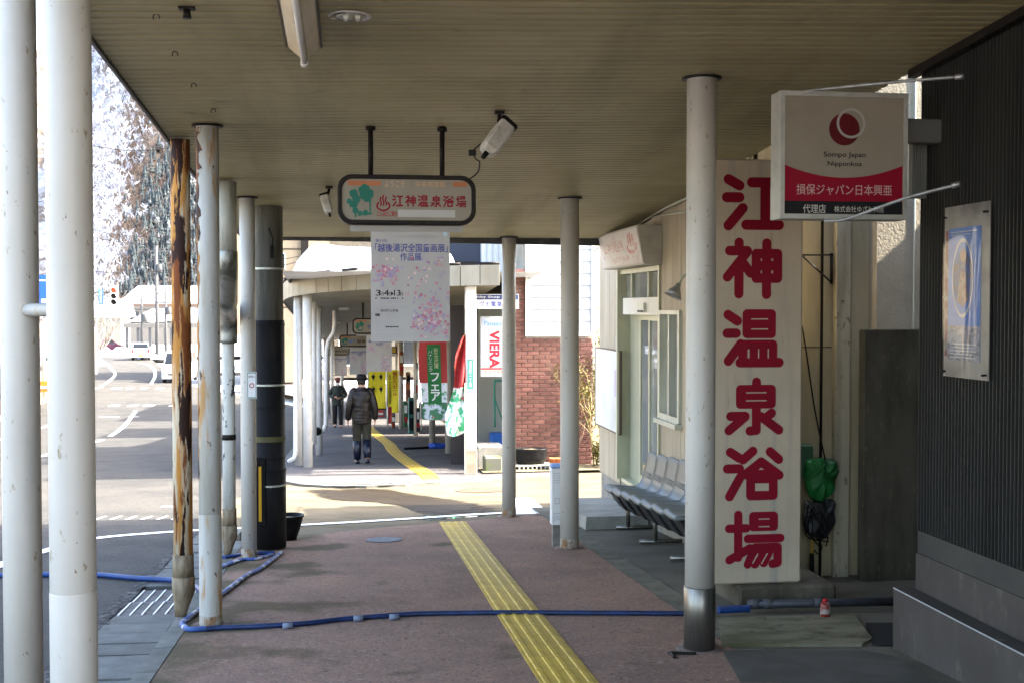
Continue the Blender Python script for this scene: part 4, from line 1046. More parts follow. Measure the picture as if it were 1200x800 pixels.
ma = N.new('ShaderNodeMath'); ma.operation = 'MULTIPLY_ADD'; ma.inputs[1].default_value = .45; ma.inputs[2].default_value = .01; L.new(fr.outputs[0], ma.inputs[0])
L.new(ma.outputs[0], mixs.inputs[0]); L.new(tr.outputs[0], mixs.inputs[1]); L.new(gl.outputs[0], mixs.inputs[2]); L.new(mixs.outputs[0], out.inputs[0])
b = MB(); vs = []; n, m = 26, 40
for j in range(m + 1):
    for i in range(n + 1):
        u, v = i / n, j / m
        d = .010 * math.exp(-((u - .62 - .10 * v) / .09) ** 2) + .012 * math.exp(-((u - .86 + .05 * math.sin(v * 5)) / .07) ** 2) * (.5 + v * (1 - v) * 2) + .006 * math.sin(v * 7 + 3 * u) * u
        vs.append(F.p(u * w, v * h, .002 + d))
b.add(vs, [(j * (n + 1) + i, j * (n + 1) + i + 1, (j + 1) * (n + 1) + i + 1, (j + 1) * (n + 1) + i) for j in range(m) for i in range(n)], True)
b.build('acrylic_cover', m_acr, ph)
m_acr2 = m_steel
for u in (.04, .95):
    for v in (.03, .94):
        b = MB(); b.tube([F.p(u * w, v * h, -.012), F.p(u * w, v * h, .018)], .006, 8); b.build('standoff_screw', m_dark, ph)

# ================================================================ BATH HOUSE (side wall in the gap, front with sliding door)
BX = 3.12
m_stucco = mat('rough stucco', (0.462, 0.413, 0.314), .9, [((0.381, 0.330, 0.248), 2, .42, .66, I3)], bump=.55, bscale=55, bdetail=3)
m_pale = mat('pale wall paint', (0.436, 0.366, 0.229), .7, [((0.351, 0.291, 0.167), 2, .42, .66, (2, 2, .4)), ((0.242, 0.194, 0.109), 7, .64, .74, (2, 2, .3))], bump=.1, bscale=40)
m_siding = mat('bath house siding', (0.390, 0.340, 0.248), .6, [((0.316, 0.272, 0.191), 2.4, .42, .66, (1.5, 1.5, .25)), ((0.242, 0.200, 0.122), 5, .63, .74, (2, 3, .2))], rnd=.04)
Z = lambda px, py: onX(px, py, BX)
yc = Z(702.5, 420).y                      # far corner of the front
bh = thing('bath_house', 'pale bath house with a sliding glass door behind the waiting bench', 'building', (BX + 2.5, 12, g(12)))
zb0 = Z(713, 558).z                       # underside of the cladding
ZT = 3.0; ZL = 2.27
yd0, yd1 = Z(774, 400).y, Z(727, 400).y   # door opening
zd0, zd1 = Z(745, 571).z, Z(750, 314).z
yw0, yw1 = Z(798, 400).y, Z(775.5, 400).y # window
zw0, zw1 = Z(785, 489).z, Z(785, 365).z
zw1 = Z(776, 366).z
yn = 9.15
# cladding as boards, 0.3 m each, cut round the openings
def boards(y0, y1, z0, z1):
    y = y0
    while y < y1 - .01:
        e = min(y + .30, y1)
        b = MB(); b.bbox(BX, BX + .03, y + .003, e - .003, z0, z1, .004); b.build('wall_board', m_siding, bh); y = e
boards(yd1 + .01, yc, zb0, ZL)
boards(yd0 - .0, yd1, zd1 + .012, ZT)
boards(yw1, yd0 - .01, zb0, ZT) if yd0 - yw1 > .02 else None
boards(yw0, yw1 - .002, zw1 + .01, ZT); boards(yw0, yw1 - .002, zb0, zw0 - .01)
boards(yn, yw0 - .002, zb0, ZT)
b = MB()
b.box(BX + .02, BX + .18, 8.62, 9.149, -1.4, ZT + 1.5); b.box(BX + .05, BX + .12, yd1 + .02, yc - .004, -1.2, ZL); b.box(BX + .19, 9, yd1 - .1, yd1 + .015, ZL + .06, ZT + 1.49); b.box(BX + .04, 9, yd1 + .03, yc, ZL + .001, ZL + .055); b.box(BX + .05, BX + .12, yn, yw0 - .01, -1.2, ZT + 1.5); b.box(BX + .05, BX + .12, yw0, yd0, zb0 - .8, zw0 - .02); b.box(BX + .05, BX + .12, yw0 - .005, yd1 + .015, zd1 + .02, ZT + 1.5)  # first box: hidden pier added to stop sun slipping past the corner
b.box(BX + .05, 9, yc - .12, yc - .005, -1.2, ZL - .002); b.box(BX + 3, BX + 3.1, yn, yc - .13, -1.2, ZT + 1.5); b.box(BX, 9, yn, yd1, ZT + 1.5, ZT + 1.6)
b.build('wall', m_pale, bh)
b = MB(); b.box(BX + .025, BX + .3, yd1 + .02, yc - .01, g(15) - .1, zb0 - .002); b.box(BX + .025, BX + .3, yn, yd0, g(14) - .1, zb0 - .002); b.box(BX + .02, BX + .3, yd0, yd1 + .02, g(14) - .1, zd0 - .002); b.build('base_wall', m_conc, bh)
b = MB(); b.box(BX + .3, BX + 3, yn, yc - .13, zd0 - .06, zd0 - .01); b.build('lobby_floor', mat('lobby floor', (0.22, 0.2, 0.16), .4), bh)
b = MB(); b.box(BX + .121, BX + 3, yc - .16, yc - .13, zd0, ZL - .01); b.box(BX + 2.95, BX + 2.99, yn, yc - .16, zd0, ZT); b.build('lobby_wall', mat('lobby wall', (0.36, 0.36, 0.26), .7), bh)
b = MB(); b.box(BX + .13, BX + 2.94, yn + .1, yc - .2, ZL - .10, ZL - .06); b.build('lobby_ceiling', MATS['lobby wall'], bh)

# door: deep side frame, transom panes, header with sensor, two sliding leaves
F = Face((BX, yd1, zd0), (0, -1, 0), (0, 0, 1)); w, h = yd1 - yd0, zd1 - zd0
dr = bpy.data.objects.new('door', None); COL.objects.link(dr); dr.parent = bh; dr.location = Vector((BX, yd1, zd0)) - org(bh)
zh0, zh1 = Z(750, 369).z - zd0, Z(750, 349).z - zd0
b = MB()
b.fbox(F, 0, .055, 0, h, -.22, .05); b.fbox(F, w - .045, w, 0, h, -.16, .02); b.fbox(F, .056, w - .046, h - .05, h, -.16, .02); b.fbox(F, .056, w - .046, -.03, .015, -.2, .0)
for u in (.24, .66): b.fbox(F, u * w, u * w + .035, zh1 + .002, h - .051, -.1, -.02)
b.build('door_frame', m_alu_green, dr)
b = MB(); b.fbox(F, .056, .30 * w, .016, zh0 - .002, -.13, -.10); b.build('side_panel', mat('green grey panel', (0.33, 0.34, 0.25), .35), dr)
b = MB(); b.fbox(F, .10 * w, w - .046, zh0, zh1, -.12, .012); b.build('header', mat('white header', (0.62, 0.61, 0.54), .45), dr)
b = MB(); b.fbox(F, .55 * w, .70 * w, zh0 + .04, zh0 + .13, .0125, .045); b.build('motion_sensor', m_alu, dr)
b = MB(); b.fbox(F, .56 * w, .69 * w, zh0 + .03, zh0 + .05, .046, .05); b.build('sensor_lens', m_black, dr)
b = MB(); b.fquad(F, .056, w - .046, zh1, h - .05, -.06); b.build('glass', m_glass, dr)
for x0, x1, hh in ((.31 * w, .66 * w, -.09), (.62 * w, w - .046, -.05)):
    leaf = bpy.data.objects.new('door_leaf', None); COL.objects.link(leaf); leaf.parent = dr; leaf.location = F.p(x0, 0, hh) - org(dr)
    b = MB()
    b.fbox(F, x0, x0 + .05, .02, zh0 - .004, hh - .03, hh); b.fbox(F, x1 - .05, x1, .02, zh0 - .004, hh - .03, hh); b.fbox(F, x0 + .051, x1 - .051, .02, .12, hh - .03, hh); b.fbox(F, x0 + .051, x1 - .051, zh0 - .06, zh0 - .004, hh - .03, hh)
    b.fbox(F, x1 - .049, x1 - .02, .85, 1.15, hh + .001, hh + .03)
    b.fquad(F, x0 + .05, x1 - .05, .12, zh0 - .06, hh - .015)
    b.m[-1] = 1
    b.build('door_leaf', [m_alu_green, m_glass], dr); bpy.data.objects.remove(leaf)
# window
F = Face((BX, yw1, zw0), (0, -1, 0), (0, 0, 1)); w, h = yw1 - yw0, zw1 - zw0
b = MB()
for a in ((-.03, .02, -.02, h + .02), (w - .02, w + .03, -.02, h + .02), (.021, w - .021, h - .02, h + .02), (.021, w - .021, -.03, .03), (w * .48, w * .48 + .04, .031, h - .021)): b.fbox(F, *a, -.08, .03)
wf = b.build('window', m_alu, bh)
b = MB(); b.fquad(F, .02, w - .02, .03, h - .02, -.03); b.build('pane', m_glass, wf)
b = MB(); b.fbox(F, -.05, w + .05, -.075, -.032, -.02, .07); b.build('sill', m_alu, wf)
b = MB(); b.fbox(F, .04, w * .47, .05, h - .04, -.075, -.06); b.build('blind', mat('window blind', (0.5, 0.5, 0.38), .7), wf)

# notice board, white, with one paper
a = onX(697.5, 407, BX - .03); c = onX(726, 510, BX - .03)
zt, zbm = onX(712, 408.5, BX - .03).z, onX(712, 503, BX - .03).z
nb = thing('notice_board', 'blank white notice board with a dark rim beside the bath house door', 'notice board', (BX, (a.y + c.y) / 2, zbm))
F = Face((BX - .032, a.y, zbm), (0, -1, 0), (0, 0, 1)); w, h = a.y - c.y, zt - zbm
b = MB(); b.fbox(F, .012, w - .012, .012, h - .012, -.03, -.004); b.build('board', mat('white board', (0.62, 0.62, 0.59), .5, [((0.52, 0.51, 0.47), 2, .45, .7, I3)]), nb)
b = MB()
for q in ((0, w, 0, .014), (0, w, h - .014, h), (0, .014, .0145, h - .0145), (w - .014, w, .0145, h - .0145)): b.fbox(F, *q, -.031, .002)
b.build('rim', mat('dark brown rim', (0.10, 0.07, 0.05), .5), nb)
b = MB(); b.fbox(F, .80 * w, .93 * w, .44 * h, .76 * h, -.0035, -.002); pa = b.build('pinned_paper', mat('mauve paper', (0.50, 0.42, 0.52), .6), nb)
b = MB(); b.fbox(F, .80 * w, .97 * w, h + .015, h + .16, -.02, -.012); b.build('paper_notice', m_paper, bh)

# light box over the door with peeling red lettering
ya, yb = onX(707, 290, 2.93).y, onX(751, 290, 2.90).y
zt0, zt1 = onX(730, 313, 2.92).z, onX(730, 269, 2.88).z
dx = .07
tl = thing('door_sign', 'old light box with faded red lettering above the bath house door', 'sign', (BX, (ya + yb) / 2, zt0))
q = [(2.90 + dx * .5, zt0), (2.90 - dx * .1, zt1)]
b = MB(); b.hexa([(q[0][0], yb, zt0), (BX - .004, yb, zt0), (BX - .004, ya, zt0), (q[0][0], ya, zt0), (q[1][0] - .03, yb, zt1), (BX - .004, yb, zt1), (BX - .004, ya, zt1), (q[1][0] - .03, ya, zt1)])
b.build('cabinet', mat('old sign cabinet', (0.42, 0.40, 0.33), .5, [((0.34, 0.31, 0.24), 4, .45, .68, I3)]), tl)
o0 = Vector((q[0][0] - .002, ya, zt0)); u = Vector((q[1][0] - .03 - q[0][0], 0, zt1 - zt0))
F = Face(o0, (0, -1, 0), u); w, h = ya - yb, u.length
b = MB(); b.fbox(F, .02, w - .02, .02, h - .02, .001, .006); fp_ = b.build('face_panel', mat('chalky sign face', (0.60, 0.58, 0.54), .55, [((0.50, 0.42, 0.40), 5, .52, .68, I3), ((0.45, 0.14, 0.14), 16, .62, .66, I3)]), tl)
m_fade = mat('faded red print', (0.50, 0.22, 0.20), .6, [((0.60, 0.55, 0.50), 14, .5, .56, I3)])
text(F, '江神共同浴場', .12 * w, .62 * w, .42 * h, .72 * h, .0065, m_fade, tl, .01)
text(F, '♨', .70 * w, .92 * w, .30 * h, .86 * h, .0065, m_fade, tl, .01)
text(F, 'ゆざわ温泉', .30 * w, .72 * w, .16 * h, .30 * h, .0065, m_fade, tl)

# bell shaped lamp on a wall arm
p = onX(803, 345, BX); lx = BX - .30
wl = thing('wall_lamp', 'grey bell lamp on a curved arm over the bath house window', 'lamp', (BX, p.y, p.z))
yl = onX(797, 345, BX - .2).y
zl_ = onX(787, 338, BX - .2).z
b = MB(); b.tube(smooth_path([(BX, yl, zl_ + .10), (BX - .08, yl, zl_ + .13), (BX - .17, yl, zl_ + .10), (BX - .22, yl, zl_ + .02)], 6), .012, 8); b.lathe((BX - .012, yl, zl_ + .05), [(.03, 0), (.03, .1)], 10); b.build('lamp_arm', m_alu, wl)
ax = Vector((-.45, 0, -.9)).normalized(); b = MB(); c = Vector((BX - .22, yl, zl_ + .02)); s = Vector((0, 1, 0)); u = ax.cross(s)
b.loft([[c + ax * k + s * (r * math.cos(2 * math.pi * j / 16)) + u * (r * math.sin(2 * math.pi * j / 16)) for j in range(16)] for k, r in ((-.02, .018), (.02, .03), (.06, .06), (.11, .085), (.10, .078), (.05, .05))]); b.build('lamp_shade', mat('grey lamp shade', (0.30, 0.31, 0.30), .35, metal=.3), wl)

# conduit along the top of the wall
b = MB(); b.tube(smooth_path([onX(696, 294, 3.09), onX(712, 284, 3.09), onX(749, 262, 3.07), onX(775, 247, 3.08), onX(806, 232, 3.08), onX(870, 205, 3.1)], 4), .013, 8); b.build('conduit', m_alu, bh)
b = MB(); b.tube([onX(765, 255, 3.10), onX(806, 248, 3.1)], .009, 8); b.build('conduit', m_alu, bh)

# ---- side wall in the gap between the two buildings
WY = 9.0
q = lambda px, py: onY(px, py, WY)
xs = q(1018.5, 300).x
b = MB(); b.box(xs, 9, WY - .14, WY + .1, -1.4, 6.0); b.build('gap_wall', m_stucco, bh)
b = MB(); b.box(BX + .02, xs - .001, WY, WY + .1, -1.4, 6.0); b.build('gap_wall', m_pale, bh)
x0 = q(975, 400).x; x1 = q(993, 400).x
b = MB(); b.bbox(x0, x1, WY - .07, WY - .001, g(9) - .2, 5.5, .008); b.build('pilaster', mat('worn pilaster', (0.451, 0.400, 0.281), .8, [((0.292, 0.250, 0.169), 3, .45, .65, (3, 3, .3)), ((0.133, 0.112, 0.079), 22, .60, .68, (1, 1, .5))], bump=.3, bscale=50), bh)
x0 = q(961, 400).x
b = MB(); b.tube([(x0, WY - .03, g(9) - .2), (x0, WY - .03, 1.0), (x0, WY - .03, 2.6), (x0, WY - .03, 5)], .011, 10); b.build('wall_cable', m_dark, bh)
xp = q(1061.5, 300).x
b = MB(); b.tube([(xp, WY - .142, -1), (xp, WY - .142, 1.5), (xp, WY - .142, 5)], .007, 8); b.build('conduit', m_alu, bh)
b = MB(); x0, x1 = q(945, 400).x, q(1012, 400).x; zz = q(980, 407).z; b.box(x0 - .2, q(974.5, 400).x, WY - .004, WY - .0015, zz, zz + .006); b.build('wall_joint', m_dark, bh)
# dark weathered panel in front
p0, p1 = onY(1012, 386, 8.72), onY(1077, 712, 8.72)
pn = tag((lambda b: b.bbox(p0.x, 4.75, 8.70, 8.8, g(8.6) - .3, p0.z, .006) and b.build('weathered_panel', m_conc_dark))(MB()), 'dark water stained concrete panel in the gap between the buildings', 'panel')
# black triangular bracket
br = thing('bracket', 'thin black triangular bracket sticking out beside the tall sign', 'bracket', onY(975, 330, 8.9))
b = MB()
A, B, C_, D = onY(940, 299, 8.9), onY(975.5, 299, 8.95), onY(974, 331, 8.95), onY(940, 300, 8.9)
for s, e in ((A, B), (B, C_), (D, C_)): b.tube([s, e], .007, 6)
b.build('frame', m_dark, br)
b = MB(); b.tube([onY(974.5, 297, 8.955), onY(974.5, 333, 8.955)], .012, 6); b.build('mount', m_dark, br)
# hanging green cover, dark bag and cables
YB = 8.86
gc = thing('green_cover', 'crumpled green plastic cover hanging on the wall beside the tall sign', 'cover', onY(960, 580, YB))
rr = random.Random(9)
def blob(pxs, depth, y0, n=22):
    """pillow-like shape: outline in the wall plane with rounded, creased depth"""
    c = (sum(p[0] for p in pxs) / len(pxs), sum(p[1] for p in pxs) / len(pxs)); rings = []
    P = smooth_path([(x, y, 0) for x, y in pxs] + [(pxs[0][0], pxs[0][1], 0)], 4)[:-1]
    for k in range(7):
        a = math.pi * (k + .35) / 7.2; sc = math.sin(a) ** .6; yy = y0 - depth * .5 + depth * .5 * math.cos(a) * -1
        rings.append([onY(c[0] + (p.x - c[0]) * sc + rr.uniform(-.25, .25), c[1] + (p.y - c[1]) * sc + rr.uniform(-.6, .6), y0) + Vector((0, -depth * (math.cos(a)) * .5 - depth * .5 + .02 * math.sin(j * 1.3), 0)) for j, p in enumerate(P)])
    return rings
b = MB(); b.loft(blob([(941, 538), (955, 535), (974, 537), (979, 545), (977, 562), (968, 582), (955, 586), (942, 575)], .10, YB)); b.build('cover_sheet', mat('green plastic sheet', (0.015, 0.16, 0.035), .45, [((0.01, 0.06, 0.015), 6, .48, .62, I3)], bump=.3, bscale=20), gc)
b = MB(); b.tube(smooth_path([onY(944, 566, YB - .11), onY(955, 556, YB - .115), onY(968, 543, YB - .11)], 4), .008, 6); b.build('fold', MATS['green plastic sheet'], gc)
b = MB(); b.bbox(onY(938, 540, YB).x, onY(954, 540, YB).x, YB + .01, YB + .10, onY(945, 560, YB).z, onY(945, 521, YB).z, .01); b.build('green_box', mat('dull green box', (0.04, 0.10, 0.055), .6), gc)
db2 = thing('cable_bundle', 'dark bag and tangle of cables hanging below the green cover', 'cables', onY(958, 620, YB))
b = MB(); b.loft(blob([(940, 584), (958, 586), (974, 584), (976, 604), (971, 622), (958, 629), (941, 622)], .09, YB)); b.build('bag', mat('dark bag', (0.022, 0.024, 0.025), .5, [((0.16, 0.17, 0.17), 7, .56, .66, I3)], bump=.5, bscale=30), db2)
for k in range(9):
    a = onY(944 + rr.uniform(0, 28), 590 + rr.uniform(0, 15), YB - .1); m_ = onY(944 + rr.uniform(0, 30), 605 + rr.uniform(0, 25), YB - .11); c = onY(948 + rr.uniform(0, 24), 625 + rr.uniform(0, 18), YB - .05)
    b = MB(); b.tube(smooth_path([a, m_, c], 5), .005, 6); b.build('cable', m_black, db2)
b = MB(); b.tube([onY(952, 626, YB - .03), onY(951.5, 650, YB - .03)], .010, 8); b.build('yellow_cable', mat('yellow cable', (0.45, 0.27, 0.02), .5), db2)
b = MB(); b.tube([onY(951.5, 648, YB - .03), onY(951.5, 683, YB - .03)], [.016, .02], 10); b.build('plug', m_black, db2)
b = MB(); b.tube(smooth_path([onY(956, 628, YB - .03), onY(963, 640, YB - .03), onY(959, 648, YB - .03), onY(954, 644, YB - .03)], 5), .005, 6); b.build('cable', m_black, db2)
b = MB(); b.tube(smooth_path([onY(940, 382, 8.92), onY(946, 420, 8.95), onY(955, 480, 8.95), onY(967, 538, 8.8)], 5), .006, 6); tag(b.build('hanging_cable', m_dark), 'thin dark cable slanting down the pale wall to the green cover', 'cable')

# little red drink bottle
p = G(967, 722, .014)
cn = thing('drink_can', 'small red bottle with a white label standing by the grey pipe', 'bottle', p)
hh = (722 - 700) / FPX * p.y
b = MB(); b.lathe(p, [(.030, 0), (.033, .006), (.033, hh * .66), (.024, hh * .8), (.016, hh * .86)], 20); b.build('body', mat('red can', (0.144, 0.016, 0.009), .3, [((0.248, 0.203, 0.180), 9, .58, .64, I3)]), cn)
b = MB(); b.lathe(p + Vector((0, 0, hh * .86)), [(.018, 0), (.018, hh * .13), (.015, hh * .15)], 16); b.build('cap', m_red2, cn)
b = MB(); b.lathe(p + Vector((0, 0, hh * .2)), [(.0336, 0), (.0336, hh * .3)], 20, cap=False); b.build('label_band', mat('can label', (0.250, 0.210, 0.180), .4, [((0.150, 0.015, 0.010), 12, .5, .55, I3)]), cn)

# ================================================================ WAITING BENCH
bn = thing('waiting_bench', 'row of moulded grey green seats on a steel beam before the bath house', 'bench', rel(2.85, 11, 0))
m_seat = mat('grey green seat plastic', (0.094, 0.110, 0.105), .36, [((0.072, 0.085, 0.080), 3, .45, .7, I3)])
m_shell = mat('seat underside', (0.020, 0.020, 0.020), .5, [((0.06, 0.06, 0.055), 9, .55, .7, I3)])
ns = 7; y0 = 9.20; pit = .405
ys0 = G(758, 602, .44).y
fx = 2.62
seat = None
for k in range(ns):
    yc_ = ys0 + pit * k - .08
    if seat is None:
        seat = bpy.data.objects.new('seat', None); COL.objects.link(seat); seat.parent = bn; seat.location = Vector((fx, yc_, g(yc_))) - org(bn)
        o0 = Vector((fx, yc_, g(yc_)))
        prof = [(.0, .405), (-.012, .425), (.0, .446), (.05, .452), (.16, .438), (.28, .428), (.36, .432), (.395, .455), (.42, .52), (.445, .62), (.47, .74), (.478, .79), (.49, .80), (.50, .79), (.492, .74), (.467, .62), (.442, .51), (.42, .44), (.39, .41), (.28, .405), (.1, .412)]
        hw = .19
        rings = []
        for v, sx_ in ((-hw, .94), (-hw + .012, .985), (-hw + .05, 1.0), (0, 1), (hw - .05, 1.0), (hw - .012, .985), (hw, .94)):
            dz = .012 * (abs(v) / hw) ** 3
            rings.append([o0 + Vector((.22 + (x - .22) * sx_, v, .44 + (z - .44) * sx_ + (dz if x < .4 else 0))) for x, z in prof])
        b = MB(); b.loft(rings); sh_ = b.build('shell', m_seat, seat)
        b = MB()
        for z_ in (.555, .575, .595): b.tube([o0 + Vector((.428 + (z_ - .555) * .27 - .012, -hw * .82, z_)), o0 + Vector((.428 + (z_ - .555) * .27 - .012, hw * .82, z_))], .0035, 6)
        b.build('back_groove', mat('seat groove', (0.060, 0.070, 0.068), .4), seat)
        b = MB(); b.loft([[o0 + Vector((x, v, z)) for x, z in ((.05, .405), (.09, .33), (.16, .235), (.24, .215), (.33, .26), (.37, .40))] for v in (-.15, -.13, .13, .15)], smooth=False); b.build('underside_box', m_shell, seat)
    else:
        c = copy_tree(seat, bn); c.location = Vector((fx, yc_, g(yc_))) - org(bn)
b = MB(); ya, yb = ys0 - .35, ys0 + pit * ns; b.hexa([rel(2.84, ya, .33), rel(2.89, ya, .33), rel(2.89, yb, .33), rel(2.84, yb, .33), rel(2.84, ya, .38), rel(2.89, ya, .38), rel(2.89, yb, .38), rel(2.84, yb, .38)]); b.build('beam', m_steel, bn)
for px, py in ((722, 620), (749, 637), (785, 657)):
    p = G(px, py); b = MB(); Y = p.y
    b.tube([rel(p.x - .0, Y, .022), rel(p.x + .42, Y, .022)], .02, 10); b.tube([rel(2.865, Y, .02), rel(2.865, Y, .34)], .022, 10); b.build('leg', m_steel, bn)

# ================================================================ SMALL POST AT THE SECOND COLUMN
p = G(650, 668 - 28, 0)
po = thing('marker_post', 'short white marker post with a blue top beside the second right column', 'post', rel(1.92, 11.09, 0))
b = MB(); b.box(1.875, 1.96, 11.05, 11.13, g(11) - .02, g(11) + .2); b.build('foot', mat('post foot', (0.17, 0.16, 0.14), .6, [((0.1, 0.095, 0.08), 8, .45, .65, I3)]), po)
b = MB(); b.bbox(1.86, 1.975, 11.035, 11.145, g(11) + .2, g(11) + .735, .006); b.build('body', m_white, po)
b = MB(); b.bbox(1.855, 1.98, 11.03, 11.15, g(11) + .737, g(11) + .775, .012); b.build('cap', mat('blue post cap', (0.22, 0.34, 0.62), .5), po)
F = Face((1.86, 11.035, g(11) + .2), (1, 0, 0), (0, 0, 1))
b = MB()
for k in range(5): b.fbox(F, .015, .09 - .01 * (k % 2), .40 + k * .022, .405 + k * .022, .0002, .001)
for a in ((.03, .075, .20, .206), (.03, .075, .25, .256), (.03, .036, .2065, .2495), (.069, .075, .2065, .2495), (.02, .095, .11, .116), (.02, .026, .03, .1095), (.09, .096, .03, .1095)): b.fbox(F, *a, .0002, .001)
for k in range(3): b.fcaps(F, (.038 + k * .018, .05), (.048 + k * .018, .09), .006, .0012)
b.build('panel_print', m_greyink, po)
# bent wire hook at the foot of the nearest right column
b = MB(); b.tube(smooth_path([rel(1.93, 6.52, .008), rel(1.80, 6.56, .008), rel(1.79, 6.56, .008), rel(1.785, 6.45, .008)], 4), .009, 8); tag(b.build('wire_hook', m_dark), 'bent dark iron hook lying at the foot of the steel sleeved column', 'hook')

# ================================================================ UTILITY POLE, POT, HOSES
PXY = (-.775, 11.42)
up_ = thing('utility_pole', 'grey concrete utility pole wrapped in a black guard with yellow stripe', 'utility pole', rel(*PXY, 0))
b = MB(); z0 = g(PXY[1]); b.lathe((*PXY, z0), [(.150, 0), (.147, 1.0), (.142, 2.3), (.130, 9.5)], 28); b.build('shaft', mat('pole concrete', (0.124, 0.118, 0.096), .8, [((0.062, 0.059, 0.046), 3, .42, .62, (3, 3, .25)), ((0.174, 0.161, 0.130), 6, .6, .74, (3, 3, .3))], bump=.15, bscale=50), up_)
m_wrap = mat('black pole guard', (0.012, 0.012, 0.013), .55, [((0.027, 0.026, 0.025), 6, .5, .7, (1, 1, .3))], bump=.15, bscale=30, spec=.1)
b = MB(); b.lathe((*PXY, z0), [(.158, .02), (.158, .75), (.152, .755), (.152, 2.14), (.148, 2.15)], 28); b.build('guard_sleeve', m_wrap, up_)
for h, m_ in ((1.54, m_alu), (1.02, mat('mossy strap', (0.10, 0.095, 0.04), .8)), (.86, m_wrap), (.74, m_wrap), (.60, m_alu), (1.33, m_wrap), (2.10, m_wrap), (2.62, m_alu)):
    r = .162 if h < .8 else .156
    b = MB(); b.lathe((*PXY, z0 + h), [(r, 0), (r, .018 if m_ is not MATS['mossy strap'] else .05)], 28, cap=False); b.build('strap', m_, up_)
F = Face((PXY[0] - .125, PXY[1] - .172, z0 + .28), (1, 0, 0), (0, 0, 1))
b = MB(); b.fbox(F, -.01, .10, -.03, .60, -.03, .0); gb = b.build('guard_board', m_black, up_)
b = MB(); b.fbox(F, .042, .068, .01, .52, .0005, .004); b.build('yellow_stripe', mat('guard yellow', (0.55, 0.30, 0.01), .5), gb)
b = MB(); b.tube([(PXY[0] + .02, PXY[1] - .16, z0 + 3.0), (PXY[0] + .06, PXY[1] - .165, z0 + 2.9), (PXY[0] + .05, PXY[1] - .165, z0 + 2.82)], .008, 6); b.box(PXY[0] + .035, PXY[0] + .07, PXY[1] - .18, PXY[1] - .155, z0 + 2.72, z0 + 2.84); b.build('wire_clip', m_black, up_)
# little notice on the third left column
Y = 10.80 - .072; p = onY(294, 452, Y)
F = Face((p.x - .035, Y, p.z - .11), (1, 0, 0), (0, 0, 1))
b = MB(); b.fbox(F, 0, .085, 0, .235, -.003, .0005); st_ = tag(b.build('column_notice', m_white), 'small white notice taped to the slim column before the utility pole', 'notice')
b = MB()
for q in ((.004, .081, .004, .012), (.004, .081, .223, .231), (.004, .009, .013, .222), (.076, .081, .013, .222)): b.fbox(F, *q, .0006, .0012)
b.build('notice_border', m_green, st_)
text(F, '駐輪禁止', .015, .07, .185, .205, .001, m_ink, st_); b = MB(); b.fring(F, .043, .115, .014, .022, .001, 20); b.build('red_ring', m_red2, st_)

p = G(341, 634)
pt = thing('flower_pot', 'dark empty flower pot tucked against the utility pole', 'flower pot', rel(p.x, p.y + .12, 0))
b = MB(); c = rel(p.x - .03, p.y + .12, 0); b.lathe(c, [(.075, 0), (.12, .13), (.145, .225), (.155, .23), (.155, .25), (.138, .25), (.13, .21), (.02, .20)], 22); b.build('bowl', m_black, pt)
b = MB(); b.lathe(c + Vector((0, 0, .205)), [(.125, 0), (.06, .02), (.01, .025)], 16); b.build('pot_soil', m_soil, pt)

hs = thing('water_hose', 'blue hose crossing the road and the pavement round the rusty pipe', 'hose', rel(-1, 8, 0))
rr = random.Random(4)
def hose(pts, r, m, name, flat=1.0, n=8, gap=.0):
    P = smooth_path([Vector((x, y, h)) for x, y, h in pts], n)
    P = [rel(p.x, p.y, p.z + r * flat * .95) + Vector((0, 0, 0)) for p in P]
    b = MB(); b.tube(P, [(r, r * flat)] * len(P) if flat < 1 else r, 12); return b.build(name, m, hs)
def gp(px, py, dz=0):
    p = G(px, py, dz); return (p.x, p.y, dz)
hose([gp(-150, 679, -.028), gp(0, 677, -.028), gp(60, 676, -.028), gp(110, 676, -.028), gp(160, 680, -.025), gp(205, 683, -.02), gp(228, 690, .0), gp(240, 700, .0)], .022, m_blue, 'road_run')
hose([gp(330, 649), gp(305, 668), gp(288, 677), gp(262, 697), gp(238, 714), gp(221, 727), gp(214, 734), gp(222, 740), gp(240, 739)], .021, m_bluewhite, 'taped_run', .8)
hose([gp(240, 740), gp(262, 738), gp(310, 736), gp(360, 733), gp(400, 728), gp(440, 725), gp(490, 722), gp(585, 720), gp(700, 721), gp(805, 721), gp(838, 720)], .017, mat('navy hose', (0.010, 0.026, 0.085), .4, [((0.008, 0.014, 0.04), 8, .45, .65, I3)]), 'pavement_run')
hose([gp(262, 655), gp(280, 652), gp(300, 650), gp(322, 649)], .03, m_blue, 'flat_run', .55)
hose([gp(255, 668), gp(268, 662), gp(285, 657), gp(300, 656), gp(318, 651)], .028, m_bluewhite, 'flat_run', .5)
for px, py in ((337, 737), (420, 728), (462, 726)):
    a = gp(px, py); b = MB(); b.tube([rel(a[0] - .03, a[1], .018), rel(a[0] + .03, a[1] + .01, .018)], [.019, .02], 10); b.build('tape_wrap', mat('hose tape', (0.135, 0.162, 0.207), .5), hs)
hose([gp(842, 719, .02), gp(860, 718, .02), gp(878, 717, .02)], .026, m_blue, 'blue_end')
gpp = thing('grey_pipe', 'grey plastic pipe running along the ground under the tall sign', 'pipe', rel(3, 7.6, .02))
b = MB(); A, B = gp(876, 717, .0), gp(1060, 715, .0)
b.tube([rel(A[0], A[1], .052), rel((A[0] + B[0]) / 2, (A[1] + B[1]) / 2, .058), rel(B[0], B[1], .062)], .029, 14); b.build('tube', m_greypipe, gpp)
